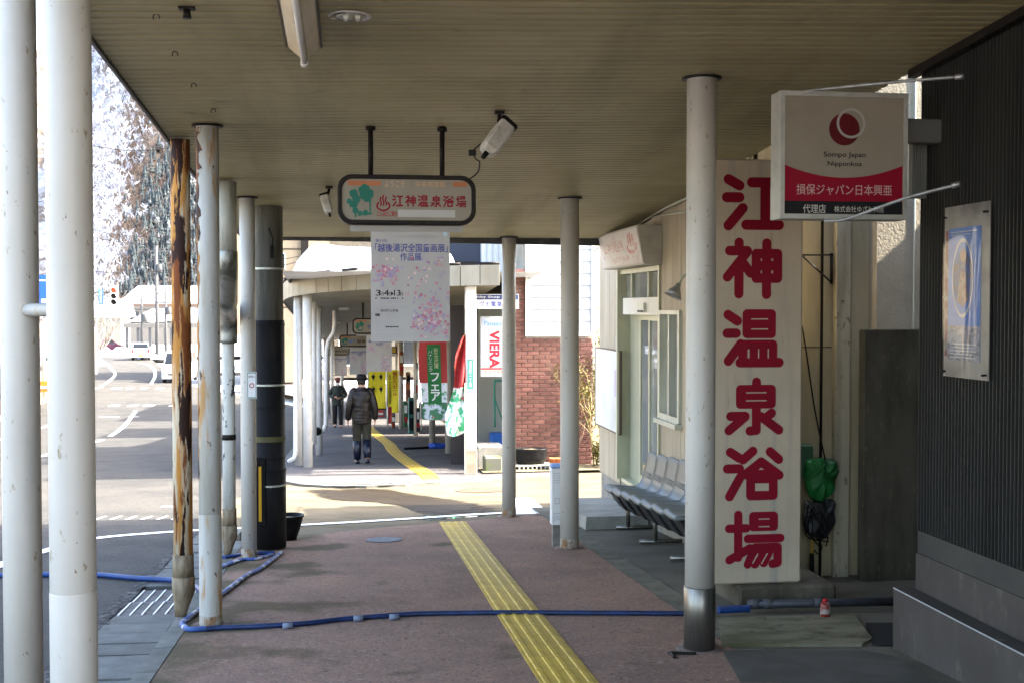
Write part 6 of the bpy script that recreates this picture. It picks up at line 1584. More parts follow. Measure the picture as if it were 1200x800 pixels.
# white boarded panel (closed shutter) with frame
sx1 = 4.35; stp = onY(620, 270, BY2).z
m_sid = mat('white boarding', (0.409, 0.434, 0.471), .5, [((0.360, 0.384, 0.422), 1, .45, .7, I3)], rnd=.03)
zz = szb + .06; k = 0; bh_ = (onY(630, 308, BY2).z - onY(630, 322, BY2).z)
while zz < stp:
    b = MB(); b.hexa([(SXa + .05, BY2 - .03, zz), (sx1 - .05, BY2 - .03, zz), (sx1 - .05, BY2 + .0, zz), (SXa + .05, BY2 + .0, zz), (SXa + .05, BY2 - .008, zz + bh_ - .012), (sx1 - .05, BY2 - .008, zz + bh_ - .012), (sx1 - .05, BY2 + .0, zz + bh_ - .012), (SXa + .05, BY2 + .0, zz + bh_ - .012)]); b.build('board', m_sid, br_); zz += bh_
b = MB(); b.box(SXa, SXa + .045, BY2 - .05, BY2 + .0, szb, stp); b.box(sx1 - .045, sx1, BY2 - .05, BY2, szb, stp); b.box(SXa + .046, sx1 - .046, BY2 - .05, BY2, szb, szb + .055); b.build('panel_frame', m_white, br_)
b = MB(); b.box(SXa + .04, sx1 - .04, BY2 + .001, BY2 + .01, szb + .05, stp); b.build('panel_back', m_sid, br_)
# pale wall to the right with pipes
pw = thing('pale_house', 'pale yellow house wall with three white pipes right of the brick house', 'building', rel(4.6, 21.8, 0))
b = MB(); b.box(4.36, 9, 21.9, 24, zg - .3, 6.5); b.build('wall', mat('pale yellow wall', (0.40, 0.37, 0.24), .8, [((0.33, 0.30, 0.19), 1.5, .45, .66, I3)]), pw)
b = MB(); b.box(4.36, 9, 21.885, 21.9, zg + 2.9, zg + 2.95); b.build('wall_joint', m_alu, pw)
for px in (684, 689, 694.5):
    a = onY(px, 300, 21.8); c = onY(px, 400 if px < 690 else 470, 21.8); b = MB(); b.tube([Vector((a.x, 21.8, 6)), Vector((a.x, 21.8, 3)), Vector((a.x, 21.8, c.z))], .032, 10); b.build('pipe', m_white, pw)
b = MB(); a = onY(685, 360, 21.75); b.box(a.x - .06, a.x + .09, 21.7, 21.76, a.z - .1, a.z + .1); b.build('pipe_box', m_alu, pw)
b = MB(); b.tube(smooth_path([onY(685, 455, 21.6), onY(686, 480, 21.5), onY(691, 490, 21.5), onY(700, 491, 21.5), onY(712, 492, 21.5)], 5), .035, 10); b.build('white_hose', m_white, pw)

# planter tub, crate and small pots before the bricks
p = G(622, 556)
tb = thing('planter_tub', 'dark oval planter tub with snow rim on a slatted crate before the bricks', 'planter', rel(p.x, 20.6, 0))
X, Y = at(625, 540, 20.6).x, 20.6
b = MB(); zc_ = g(Y) + .12
rings = []
for z_, s in ((.0, .86), (.12, 1), (.22, 1), (.25, 1.05), (.27, 1.05), (.27, .97), (.22, .93)):
    rings.append([Vector((X + .285 * s * math.cos(q) * (1 if abs(math.cos(q)) < .8 else 1), Y + .17 * s * math.sin(q), zc_ + z_)) for q in [2 * math.pi * k / 24 for k in range(24)]])
b.loft(rings); b.build('tub', m_black, tb)
b = MB(); b.loft([[Vector((X + .26 * r * math.cos(q), Y + .15 * r * math.sin(q), zc_ + .235 + .03 * (1 - r))) for q in [2 * math.pi * k / 18 for k in range(18)]] for r in (1, .6, .1)]); b.build('soil_fill', m_soil, tb)
cr = thing('slatted_crate', 'pale slatted crate under the dark planter tub', 'crate', rel(X, Y, 0))
b = MB(); b.box(X - .32, X + .34, Y - .17, Y + .17, g(Y) + .09, g(Y) + .115); b.box(X - .32, X + .34, Y - .17, Y + .17, g(Y) + .0, g(Y) + .02); b.build('frame', mat('pale crate', (0.42, 0.42, 0.34), .6), cr)
for k in range(9):
    b = MB(); b.box(X - .31 + k * .076, X - .285 + k * .076, Y - .17, Y + .17, g(Y) + .021, g(Y) + .089); b.build('slat', MATS['pale crate'], cr)
for k, (px, lab) in enumerate(((648, 'small terracotta pot, left one beside the planter tub'), (654, 'small terracotta pot, right one beside the marker post'))):
    q = at(px, 548, 20.7); t = thing('terracotta_pot', lab, 'flower pot', rel(q.x, q.y, .0)); c = rel(q.x, q.y, .08)
    b = MB(); b.lathe(c, [(.045, 0), (.065, .12), (.072, .12), (.072, .15), (.06, .15), (.055, .11), (.01, .1)], 16); b.build('pot_body', mat('terracotta', (0.40, 0.13, 0.05), .8), t)
    b = MB(); b.bbox(q.x - .08, q.x + .08, q.y - .08, q.y + .08, g(q.y), g(q.y) + .078, .005); b.build('pot_block', m_conc, t)
b = MB(); P = [rel(2.2, 20.0, .02), rel(6, 20.4, .02), rel(6, 21.25, .05), rel(2.2, 21.2, .05)]; b.add(P, [(0, 1, 2, 3)]); struct(b.build('verge', m_soil, None))
# bare shrub with yellow stems
def shrub(name, label, base, h, n, spread, m_, seed, thin=.009, leaf=None):
    rn = random.Random(seed); t = thing(name, label, 'shrub', base); b = MB(); lf = MB()
    def grow(p, d, L, r, dep):
        P = [p]
        for k in range(4): d = (d + Vector((rn.uniform(-.25, .25), rn.uniform(-.25, .25), rn.uniform(-.1, .15)))).normalized(); P.append(P[-1] + d * L / 4)
        b.tube(P, [r, r * .9, r * .8, r * .7, r * .55], 5)
        if leaf:
            for q in P[1:]:
                for _ in range(3):
                    s = rn.uniform(.02, .04); c = q + Vector((rn.uniform(-.08, .08), rn.uniform(-.08, .08), rn.uniform(-.08, .08))); a = Vector((rn.uniform(-1, 1), rn.uniform(-1, 1), rn.uniform(-1, 1))).normalized(); e = a.cross(Vector((.3, .5, .8))).normalized()
                    lf.add([c - a * s, c + e * s * .5, c + a * s, c - e * s * .5], [(0, 1, 2, 3)])
        if dep:
            for k in range(rn.choice((2, 3))): grow(P[rn.choice((2, 3, 4))], (d + Vector((rn.uniform(-.8, .8), rn.uniform(-.8, .8), rn.uniform(-.1, .5)))).normalized(), L * rn.uniform(.5, .75), r * .6, dep - 1)
    for k in range(n): a = rn.uniform(0, 6.28); grow(Vector(base) + Vector((math.cos(a) * .1, math.sin(a) * .1, 0)), Vector((math.cos(a) * spread, math.sin(a) * spread, 1)).normalized(), h * rn.uniform(.4, .6), thin * 1.6, 3)
    b.build('branches', m_, t)
    if leaf and lf.v: lf.build('leaves', leaf, t)
    return t
m_twig = mat('yellow twig', (0.204, 0.162, 0.072), .8)
m_leaf = mat('dry leaf', (0.149, 0.122, 0.036), .8, [((0.090, 0.090, 0.023), 10, .45, .6, I3)])
shrub('bare_shrub', 'bare yellow stemmed shrub beside the white pipes', rel(4.35, 20.9, .02), 2.3, 7, .35, m_twig, 3, leaf=m_leaf)
shrub('bare_shrub', 'sparse leafless brown shrub standing before the brick wall', rel(3.72, 20.75, .02), 2.1, 4, .45, mat('brown twig', (0.11, 0.075, 0.05), .8), 5, .005)
shrub('dry_bush', 'low dry yellow bush at the foot of the pale house', rel(4.6, 20.7, .02), .5, 9, 1.0, m_twig, 8, .008, leaf=m_leaf)

# ================================================================ PEOPLE
def skin_mesh(name, verts, edges, radii, m, parent, subdiv=1):
    """one continuous surface grown round a skeleton"""
    me = bpy.data.meshes.new(name); me.from_pydata(verts, edges, [])
    o = bpy.data.objects.new(name, me); COL.objects.link(o)
    md = o.modifiers.new('skin', 'SKIN'); md.use_smooth_shade = True
    for i, r in enumerate(radii):
        sv = me.skin_vertices[0].data[i]; sv.radius = r if isinstance(r, tuple) else (r, r)
    me.skin_vertices[0].data[0].use_root = True
    s = o.modifiers.new('sub', 'SUBSURF'); s.levels = subdiv; s.render_levels = subdiv
    dg = bpy.context.evaluated_depsgraph_get()
    m2 = bpy.data.meshes.new_from_object(o.evaluated_get(dg))
    bpy.data.objects.remove(o)
    m2.materials.clear(); m2.materials.append(m)
    for p in m2.polygons: p.use_smooth = True
    o = bpy.data.objects.new(name, m2); COL.objects.link(o); o.parent = parent
    return o

def person(loc, rz, label, arms, legs, jacket_m, trouser_m, boot_m, hat, hat_m, mask=None, puffy=False, bend=0.0):
    """local space: faces +y, feet on z = 0; arms and legs give joint positions"""
    t = thing('person', label, 'person', loc, 'people walking under the far canopy')
    V = []; E_ = []; RR = []
    def add(p, r, par=None):
        V.append(p); RR.append(r)
        if par is not None: E_.append((par, len(V) - 1))
        return len(V) - 1
    pel = add((0, 0, .93), (.14, .10)); bel = add((0, .01, 1.08), (.135, .10), pel); ch = add((0, .02 + bend, 1.27), (.155, .11), bel); nk = add((0, .02 + bend, 1.43), (.06, .06), ch); hd0 = add((0, .035 + bend, 1.50), (.062, .07), nk); hd1 = add((0, .045 + bend, 1.58), (.076, .092), hd0); hd2 = add((0, .035 + bend, 1.66), (.062, .078), hd1)
    nose = add((0, .15 + bend, 1.555), .012, hd1)
    for s in (-1, 1):
        ear = add((s * .082, .03 + bend, 1.57), (.012, .018), hd1)
        sh, el, wr = arms[s]
        a = add((s * .17, .02 + bend, 1.37), .06, ch); c = add(el, .043, a); d = add(wr, .03, c)
        w = Vector(wr); e = Vector(el); f = (w - e).normalized(); side = Vector((s * 1.0, 0, 0)); side = (side - f * side.dot(f)).normalized(); up = f.cross(side)
        pm = add(tuple(w + f * .06), (.036, .020), d)
        for k, (o_, L) in enumerate(((-.027, .062), (-.009, .072), (.009, .068), (.027, .052))):
            b0 = add(tuple(w + f * .085 + up * o_), .0095, pm); b1 = add(tuple(w + f * (.085 + L * .55) + up * o_ - side * .006), .009, b0); add(tuple(w + f * (.085 + L) + up * o_ * .9 - side * .024), .008, b1)
        th0 = add(tuple(w + f * .03 + up * -.036), .011, pm); add(tuple(w + f * .075 + up * -.052 - side * .014), .009, th0)
        hip, kn, an, toe = legs[s]
        h = add(hip, .085, pel); k_ = add(kn, .058, h); a_ = add(an, .042, k_); add(toe, .035, a_)
    skin_mesh('body', V, E_, RR, m_skin, t, 1)
    # jacket: lofted torso with quilted rolls, and sleeves
    n = 20
    def ring(z, rx, ry, y=0.0, x=0.0): return [Vector((x + rx * math.cos(2 * math.pi * k / n) , y + ry * math.sin(2 * math.pi * k / n), z)) for k in range(n)]
    key = [(.80, .175, .14), (.84, .18, .145), (.98, .188, .15), (1.10, .188, .15), (1.22, .20, .15), (1.32, .205, .14), (1.39, .18, .115), (1.44, .10, .085), (1.475, .075, .075)]
    rings = []; N_ = 44
    for i in range(N_ + 1):
        z = .80 + (1.475 - .80) * i / N_
        for a, c in zip(key, key[1:]):
            if a[0] <= z <= c[0]:
                u = (z - a[0]) / (c[0] - a[0]); rx = a[1] + (c[1] - a[1]) * u; ry = a[2] + (c[2] - a[2]) * u; break
        rg = ring(z, rx, ry, .015 + bend * (z - .8) / .6)
        for k in range(n):
            q = 2 * math.pi * k / n; pf = (.0075 * abs(math.sin((z - .80 + .012 * math.sin(q * 2 + z * 3)) * math.pi / (.085 + .02 * math.sin(z * 5)))) if puffy and z < 1.42 else .0) + .006 * math.sin(q * 3 + z * 17) + .004 * math.sin(q * 5 - z * 29)
            rg[k].x += pf * math.cos(q); rg[k].y += pf * math.sin(q)
        rings.append(rg)
    b = MB(); b.loft(rings); b.build('jacket', jacket_m, t)
    b = MB(); b.loft([ring(.775, .172, .138, .012), ring(.80, .182, .147, .012), ring(.825, .176, .142, .012)]); b.build('jacket_hem', jacket_m, t)
    for s in (-1, 1):
        sh, el, wr = arms[s]; A, B, C_ = Vector((s * .165, .02 + bend, 1.365)), Vector(el), Vector(wr)
        P = smooth_path([A - Vector((s * .05, 0, -.01)), A, B, C_], 7); rs = []
        for i, p in enumerate(P):
            u = i / (len(P) - 1); rs.append((.082 - .032 * u) + (.007 * abs(math.sin(i * 1.1)) if puffy else .0))
        b = MB(); b.tube(P, rs, 14); b.build('sleeve', jacket_m, t)
        hip, kn, an, toe = [Vector(q) for q in legs[s]]
        b = MB(); P = smooth_path([hip + Vector((0, 0, .10)), hip, kn, an.lerp(kn, .55) if boot_m is not m_black else an + Vector((0, 0, .02))], 6); b.tube(P, [.115 - .045 * (i / (len(P) - 1)) for i in range(len(P))], 14); b.build('trouser_leg', trouser_m, t)
        # boot: shaft and foot
        d = (toe - an); d.z = 0; d = d.normalized(); q = Vector((-d.y, d.x, 0))
        top = an.lerp(kn, .86 if boot_m is not m_black else .1)
        b = MB(); P = [top, an.lerp(kn, .3 if boot_m is not m_black else .05), an]; b.tube(P, [.083, .080, .062] if boot_m is not m_black else [.05, .05, .05], 14)
        up_v = Vector((0, 0, 1)); pitch_ = (toe.z - an.z + .06)
        rr_ = []
        for k, w, h in ((-.07, .030, .055), (-.04, .042, .075), (.03, .044, .075), (.10, .048, .050), (.165, .044, .038), (.195, .022, .022)):
            c = an + d * k + Vector((0, 0, -.075 + pitch_ * (k + .07) / .25)); rr_.append([c + q * (w * math.cos(j * math.pi / 6)) + up_v * (h * max(0, math.sin(j * math.pi / 6)) if j <= 6 else -.008) for j in range(12)])
        b.loft(rr_); b.build('boot', boot_m, t)
    b = MB(); b.loft([ring(.80, .155, .115, .005), ring(.93, .16, .12, .005), ring(1.0, .15, .11, .01)]); b.build('trouser_seat', trouser_m, t)
    # hair and hat
    hy = .035 + bend
    b = MB(); b.loft([ring(1.53, .076, .08, hy - .02), ring(1.58, .088, .098, hy - .008), ring(1.66, .086, .098, hy), ring(1.70, .06, .07, hy)]); b.build('hair', mat('grey hair' if hat == 'cap' else 'dark hair', (0.07, 0.065, 0.06) if hat == 'cap' else (0.02, 0.018, 0.016), .8), t) if True else None
    if hat == 'brim':
        b = MB(); b.loft([ring(1.635, .100, .112, hy), ring(1.655, .10, .112, hy), ring(1.685, .098, .108, hy), ring(1.712, .085, .095, hy), ring(1.722, .05, .06, hy)]); h_ = b.build('hat', hat_m, t)
        b = MB(); b.loft([ring(1.636, .10, .112, hy), ring(1.632, .125, .145, hy), ring(1.640, .125, .145, hy), ring(1.648, .10, .112, hy)], cap=False); b.build('brim', hat_m, h_)
    else:
        b = MB(); b.loft([ring(1.63, .092, .105, hy), ring(1.68, .092, .105, hy), ring(1.73, .07, .08, hy), ring(1.745, .02, .02, hy)]); h_ = b.build('cap', hat_m, t)
        b = MB(); b.loft([[Vector((x * .08, hy + .07 + y_, 1.642 - .10 * y_ + dz)) for x, y_ in ((-1, 0), (-.8, .06), (-.3, .095), (.3, .095), (.8, .06), (1, 0))] for dz in (0, .008)], smooth=False); b.build('visor', hat_m, h_)
    if mask:
        b = MB(); b.loft([[Vector((.068 * math.sin(a) * s_, hy + .02 + .105 * math.cos(a) * s_, z)) for a in [(-1.1 + 2.2 * k / 8) for k in range(9)]] + [Vector((.062 * math.sin(a), hy + .02 + .095 * math.cos(a), z)) for a in [(1.1 - 2.2 * k / 8) for k in range(9)]] for z, s_ in ((1.475, .92), (1.50, 1.0), (1.53, 1.06), (1.555, 1.0))]); b.build('face_mask', m_white, t)
    for s in (-1, 1):
        b = MB(); b.ball((s * .030, hy + .103, 1.592), .010, 8, 6); b.build('eye', m_ink, t)
    for o in kids(t):
        pass
    t.rotation_euler = (0, 0, rz)
    return t
m_jk = mat('brown quilted jacket', (0.011, 0.008, 0.007), .42, [((0.018, 0.014, 0.011), 9, .5, .7, I3)], bump=.2, bscale=25)
m_tr = mat('olive trousers', (0.025, 0.023, 0.014), .8, [((0.017, 0.016, 0.011), 8, .45, .65, I3)], bump=.2, bscale=30)
m_bt = mat('navy rubber boots', (0.006, 0.009, 0.020), .3)
m_ct = mat('dark green coat', (0.020, 0.028, 0.024), .7, [((0.012, 0.016, 0.014), 8, .45, .65, I3)])
# bodies are built at the origin, then stood on the pavement
_o = Vector((0, 0, 0))
pA = person((0, 0, 0), 0, 'man in a brown quilted jacket, black hat and navy rubber boots walking away',
    {-1: (None, (-.245, -.02, 1.10), (-.255, .06, .86)), 1: (None, (.25, -.03, 1.10), (.255, .0, .86))},
    {-1: ((-.09, 0, .90), (-.085, .05, .50), (-.08, .06, .085), (-.085, .20, .03)), 1: ((.09, 0, .90), (.095, .0, .50), (.10, -.16, .13), (.105, -.03, .03))}, m_jk, m_tr, m_bt, 'brim', m_black, puffy=True)
pos = G(424, 543); pA.location = rel(pos.x, pos.y, 0); pA.rotation_euler = (0, 0, R(4))
pB = person((0, 0, 0), 0, 'man in a dark green coat and reddish cap walking nearer, hands held before him',
    {-1: (None, (-.275, .0, 1.12), (-.09, .19, 1.05)), 1: (None, (.275, .0, 1.12), (.09, .19, 1.07))},
    {-1: ((-.10, 0, .90), (-.11, .05, .49), (-.11, .03, .085), (-.11, .17, .03)), 1: ((.10, 0, .90), (.10, .03, .49), (.10, -.10, .11), (.10, .05, .04))}, m_ct, mat('black trousers', (0.012, 0.012, 0.014), .8), m_black, 'cap', mat('maroon cap', (0.14, 0.03, 0.03), .7), mask=True)
pos = G(396, 500.5); pB.location = rel(pos.x, pos.y, 0); pB.rotation_euler = (0, 0, R(178))

# ================================================================ THE STREET TO THE LEFT
def car(name, label, cat, loc, rz, L, W, H, hood, m_body, group, plate=None, van=False):
    t = thing(name, label, cat, (0, 0, 0), group)
    h2 = W / 2
    # side profile from the front (+y) to the back, body then cabin
    y1, y0 = L / 2, -L / 2
    low = [(y1, .32), (y1 + .02, .55), (y1 - .08, .78 if not van else .95), (y1 - hood, .95 if not van else 1.05), (y0 + .10, 1.0), (y0, .8), (y0, .35)]
    def sect(x, pr, s=1.0): return [Vector((x, y, z)) for y, z in pr]
    b = MB(); pr = [(y1, .25), *low[1:5], (y0, .85), (y0, .25)]
    b.loft([[Vector((x, (y) * (1 - abs(x) / h2 * .02), z)) for y, z in pr] for x in (-h2, -h2 * .94, h2 * .94, h2)][::-1], smooth=False); b.build('body', m_body, t)
    cab = [(y1 - hood, .95 if not van else 1.05), (y1 - hood - (.55 if not van else .35), H - .03), (y1 - hood - (.8 if not van else .6), H), (y0 + .45, H), (y0 + .25, H - .06), (y0 + .06, .98)]
    b = MB(); b.loft([[Vector((x * (1 - .14 * (z - .95) / (H - .95)), y, z)) for y, z in cab] for x in (-h2 * .97, h2 * .97)][::-1], smooth=False); b.build('cabin', m_body, t)
    def win(pts, nm):
        b = MB(); P = [Vector(p) for p in pts]; n_ = (P[1] - P[0]).cross(P[2] - P[0]).normalized(); q = [p + n_ * .006 for p in P]; b.add(q + P, [tuple(range(len(P)))] + [(k, k + len(P), (k + 1) % len(P) + len(P), (k + 1) % len(P)) for k in range(len(P))]); b.build(nm, m_darkglass, t)
    a, c = cab[0], cab[1]; k0, k1 = .12, .88
    def lp(p, q, u): return (p[0] + (q[0] - p[0]) * u, p[1] + (q[1] - p[1]) * u)
    def wx(z): return h2 * .97 * (1 - .14 * (z - .95) / (H - .95))
    p, q = lp(a, c, k0), lp(a, c, k1); win([(wx(p[1]) * .92, p[0], p[1]), (-wx(p[1]) * .92, p[0], p[1]), (-wx(q[1]) * .9, q[0], q[1]), (wx(q[1]) * .9, q[0], q[1])], 'windscreen')
    a, c = cab[5], cab[4]; p, q = lp(a, c, .2), lp(a, c, .92); win([(-wx(p[1]) * .9, p[0], p[1]), (wx(p[1]) * .9, p[0], p[1]), (wx(q[1]) * .88, q[0], q[1]), (-wx(q[1]) * .88, q[0], q[1])], 'rear_window')
    for s in (-1, 1):
        za, zb_ = 1.02 if not van else 1.1, H - .12
        ya, yb_ = cab[0][0] - .25, y0 + .3
        for u0, u1 in ((0, .47), (.53, 1)):
            q = [(s * wx(za), ya + (yb_ - ya) * u0 - (0 if u0 else .0), za), (s * wx(za), ya + (yb_ - ya) * u1, za), (s * wx(zb_), ya + (yb_ - ya) * u1 + (.0 if u1 < 1 else .15), zb_), (s * wx(zb_), ya + (yb_ - ya) * u0 - (.35 if u0 == 0 else 0), zb_)]
            win(q if s > 0 else q[::-1], 'side_window') if False else win(q[::-1] if s > 0 else q, 'side_window')
        for yw in (y1 - .75, y0 + .65):
            b = MB(); b.tube([(s * (h2 - .18), yw, .29), (s * (h2 + .005), yw, .29)], .29, 18, smooth=False); wh = b.build('wheel', m_black, t)
            b = MB(); b.tube([(s * (h2 + .002), yw, .29), (s * (h2 + .014), yw, .29)], .17, 14, smooth=False); b.build('rim', m_steel, wh)
        b = MB(); b.bbox(s * h2 * .55, s * h2 * .93, y1 - .05, y1 + .03, .60, .76, .02); b.build('headlight', mat('headlight', (0.6, 0.62, 0.62), .1), t)
        b = MB(); b.bbox(s * h2 * .82, s * h2 * .985, y0 - .015, y0 + .05, .70, 1.0, .01); b.build('tail_light', mat('tail lamp red', (0.240, 0.012, 0.012), .2), t)
        b = MB(); b.bbox(s * (h2 + .01), s * (h2 + .17), y1 - hood - .25, y1 - hood - .15, .98, 1.14, .02); b.build('wing_mirror', m_body, t)
    b = MB(); b.bbox(-h2 * .95, h2 * .95, y1 - .05, y1 + .06, .24, .46, .03); b.build('front_bumper', m_body, t)
    b = MB(); b.bbox(-h2 * .95, h2 * .95, y0 - .06, y0 + .05, .26, .50, .03); b.build('rear_bumper', m_body, t)
    b = MB(); b.box(-h2 * .5, h2 * .5, y1 + .021, y1 + .032, .5, .58); b.build('grille', m_black, t)
    for y_, s in ((y0 - .063, -1), (y1 + .063, 1)):
        b = MB(); b.box(-.165, .165, y_, y_ + .006, .33, .50); b.build('number_plate', plate or m_white, t)
    b = MB(); b.box(-h2 * .9, h2 * .9, y0 + .1, y1 - .1, .18, .26); b.build('underbody', m_black, t)
    t.location = loc; t.rotation_euler = (0, 0, rz)
    return t
m_cw = mat('white car paint', (0.30, 0.31, 0.32), .25, coat=.5)
m_cr = mat('dark red car paint', (0.10, 0.02, 0.035), .25, coat=.5)
p = G(203, 447.5); car('parked_van', 'white van facing the viewer, half hidden behind the rusty pipe', 'van', rel(p.x + .22, p.y + 1.5, -.03), R(178), 3.8, 1.66, 1.95, .55, m_cw, 'cars on the street', van=True)
p = G(162, 421.5); car('hatchback', 'white hatchback with a yellow plate driving away past the snow', 'car', rel(p.x, p.y + 1.5, -.03), R(8), 3.4, 1.55, 1.55, .75, m_cw, 'cars on the street', plate=mat('yellow plate', (0.390, 0.270, 0.012), .5))
p = G(118, 416); car('parked_car', 'dark red car parked behind heaps of ploughed snow', 'car', rel(p.x - .3, p.y + 4, -.02), R(-70), 3.9, 1.65, 1.5, .9, m_cr, 'cars on the street')

# traffic signal with its arm and blue plate
d = 66.0
p = at(134, 347, d); zg_ = g(p.y); gx = at(97, 347, d)
sg = thing('traffic_signal', 'upright traffic signal with its top lamp lit and a blue plate on its arm', 'traffic signal', (gx.x, gx.y, zg_))
F = Face((p.x, p.y - .12, p.z), (1, 0, 0), (0, 0, 1)); u = d / FPX
b = MB(); b.fbox(F, -4.3 * u, 4.3 * u, -11 * u, 11.5 * u, -.22, 0); hg = b.build('signal_housing', m_white, sg)
m_lit = mat('lit amber lamp', (0.10, 0.012, 0.002), .3, emit=(1.0, 0.10, 0.012), estr=.085)
for k, (yy, m_) in enumerate(((6.6, m_lit), (-.2, m_black), (-7, m_black))):
    b = MB(); b.fdisc(F, 0, yy * u, 3.1 * u, .004, 22); b.build('signal_lamp', m_, hg)
    b = MB(); b.loft([[F.p(3.4 * u * math.cos(q), yy * u + 3.4 * u * math.sin(q), hh) for q in [math.pi * j / 10 for j in range(11)]] + [F.p(3.2 * u * math.cos(q), yy * u + 3.2 * u * math.sin(q), hh) for q in [math.pi * (10 - j) / 10 for j in range(11)]] for hh in (.001, .22)]); b.build('visor', m_white, hg)
m_pole = mat('pole grey', (0.045, 0.045, 0.045), .6)
b = MB(); b.tube([(gx.x, gx.y, zg_), (gx.x, gx.y, p.z + 1.2)], .09, 10); b.tube([(gx.x, gx.y, p.z + .2), (p.x - .1, p.y, p.z + .2)], .04, 8); b.build('signal_pole', m_pole, sg)
a = at(118.5, 348, d); F = Face((a.x, a.y - .08, a.z), (1, 0, 0), (0, 0, 1))
b = MB(); b.fbox(F, -2.9 * u, 2.9 * u, -9 * u, 8.5 * u, -.03, 0); nm = b.build('name_plate', mat('plate blue', (0.050, 0.150, 0.310), .4), sg)
text(F, '湯\n沢\n駅\n前', -1.4 * u, 1.4 * u, -7.5 * u, 7 * u, .004, m_white, nm)
# blue road sign seen between the two nearest columns
p = at(50, 340, 40); F = Face((p.x, p.y, p.z), (1, 0, 0), (0, 0, 1)); zg_ = g(p.y)
sn = thing('road_sign', 'bright blue road sign plate seen between the two nearest columns', 'sign', (p.x, p.y, zg_))
b = MB(); b.fbox(F, -.35, .22, -.5, .5, -.02, 0); b.build('plate', mat('road sign blue', (0.007, 0.070, 0.385), .4), sn)
b = MB(); b.tube([(p.x - .2, p.y + .06, zg_), (p.x - .2, p.y + .06, p.z + .6)], .05, 8); b.build('pole', m_pole, sn)
b = MB(); b.fquad(F, -.05, .16, -.42, -.30, .002); b.fquad(F, -.3, .16, .3, .34, .0021); b.build('white_print', m_white, sn)

# left side arcade: its posts, roof edge and shop wall
la = thing('left_arcade', 'pale arcade with posts along the left side of the street', 'building', rel(-16, 45, 0))
def lxx(Y): return left_edge(Y) - .6
yy_ = [12, 20, 30, 40, 50, 60, 70, 80]
b = MB(); vs = []
for Y in yy_: x = lxx(Y); vs += [rel(x, Y, 3.0), rel(x, Y, 3.45), rel(x - 3, Y, 3.45), rel(x - 3, Y, 3.0)]
fs = []
for i in range(len(yy_) - 1):
    for k in range(4): fs.append((4 * i + k, 4 * i + (k + 1) % 4, 4 * i + 4 + (k + 1) % 4, 4 * i + 4 + k))
fs += [(3, 2, 1, 0), tuple(4 * (len(yy_) - 1) + k for k in range(4))]
b.add(vs, fs); b.build('arcade_roof', m_fascia, la)
b = MB(); vs = []
for Y in yy_: x = lxx(Y) - 3.01; vs += [rel(x, Y, -.3), rel(x, Y, 7), rel(x - 5, Y, 7), rel(x - 5, Y, -.3)]
b.add(vs, fs); b.build('wall', m_siding, la)
b = MB(); vs = []
for Y in yy_: x = lxx(Y); vs += [rel(x + .25, Y, .02), rel(x - .3, Y, 3.47), rel(x - 2.9, Y, 3.47)]
for Y in (14, 22, 30, 37, 44, 51, 58, 65, 72, 79):
    x = lxx(Y) + .1; b = MB(); b.lathe(rel(x, Y, 0), [(.09, 0), (.09, 3.0)], 12); b.build('column', m_paint, la)
    b = MB(); b.box(x - 3.05, x - 3.0, Y + 1, Y + 5, g(Y) + .4, g(Y) + 2.6); b.build('shop_window', m_darkglass, la)
b = MB(); vs = []; yy2 = [-30, 0, 12] + yy_[1:] + [95]
for Y in yy2: x = left_edge(Y); vs += [rel(x - 4, Y, .02), rel(x, Y, .02), rel(x, Y, -.1)]
b.add(vs, [q for i in range(len(yy2) - 1) for q in ((3 * i, 3 * i + 1, 3 * i + 4, 3 * i + 3), (3 * i + 1, 3 * i + 2, 3 * i + 5, 3 * i + 4))]); struct(b.build('left_pavement', mat('ochre paving', (0.28, 0.20, 0.14), .85, [((0.2, 0.14, 0.1), 6, .45, .65, I3)])))
def lprop(name, label, cat, px0, px1, py0, py1, d, m_, depth=.4, dets=()): return prop(name, label, cat, px0, px1, py0, py1, d, m_, depth, dets)
lprop('vending_machine', 'red machine at the far left behind the nearest column', 'vending machine', -4, 7, 452, 468, 48, m_red2, .6, ((.1, .9, .5, .9, m_white), (.1, .9, .1, .3, m_ink)))
lprop('brown_post', 'brown post at the left edge of the picture', 'post', -6, 2.5, 300, 486, 46, m_wood, .3, ((.2, .8, .1, .3, m_ink),))
lprop('orange_barrier', 'orange striped barrier seen between the two nearest columns', 'barrier', 46, 58, 446, 459, 55, mat('barrier orange', (0.6, 0.20, 0.03), .5), .2, ((.05, .95, .3, .55, m_white),))
lprop('gate_post', 'pale gate post with a flat cap at the far left kerb', 'post', 107, 112.5, 384, 438, 70, m_paint, .4, ((.1, .9, .9, .99, m_alu),))

# snow banks
def bank(px0, px1, py, d, h, label, seed):
    rn = random.Random(seed); a = G(px0, py, 0); c = G(px1, py, 0); L = (c - a).length; n = 18; m = 8; b = MB(); vs = []
    dr = (c - a).normalized(); nr = Vector((-dr.y, dr.x, 0))
    ph_ = [rn.uniform(0, 6) for _ in range(4)]
    for j in range(m + 1):
        for i in range(n + 1):
            u, v = i / n, j / m; w = math.sin(math.pi * v) ** .7 * (math.sin(math.pi * u) ** .4)
            hh = h * w * (.72 + .2 * math.sin(u * 9 + ph_[0]) + .12 * math.sin(u * 21 + v * 7 + ph_[1])) + .03 * rn.uniform(-1, 1) * w
            q = a + dr * (L * u) + nr * ((v - .3) * d); vs.append(rel(q.x, q.y, hh - .06))
    b.add(vs, [(j * (n + 1) + i, j * (n + 1) + i + 1, (j + 1) * (n + 1) + i + 1, (j + 1) * (n + 1) + i) for j in range(m) for i in range(n)], True)
    o = b.build('snow_bank', m_snow); o['kind'] = 'structure'; return o
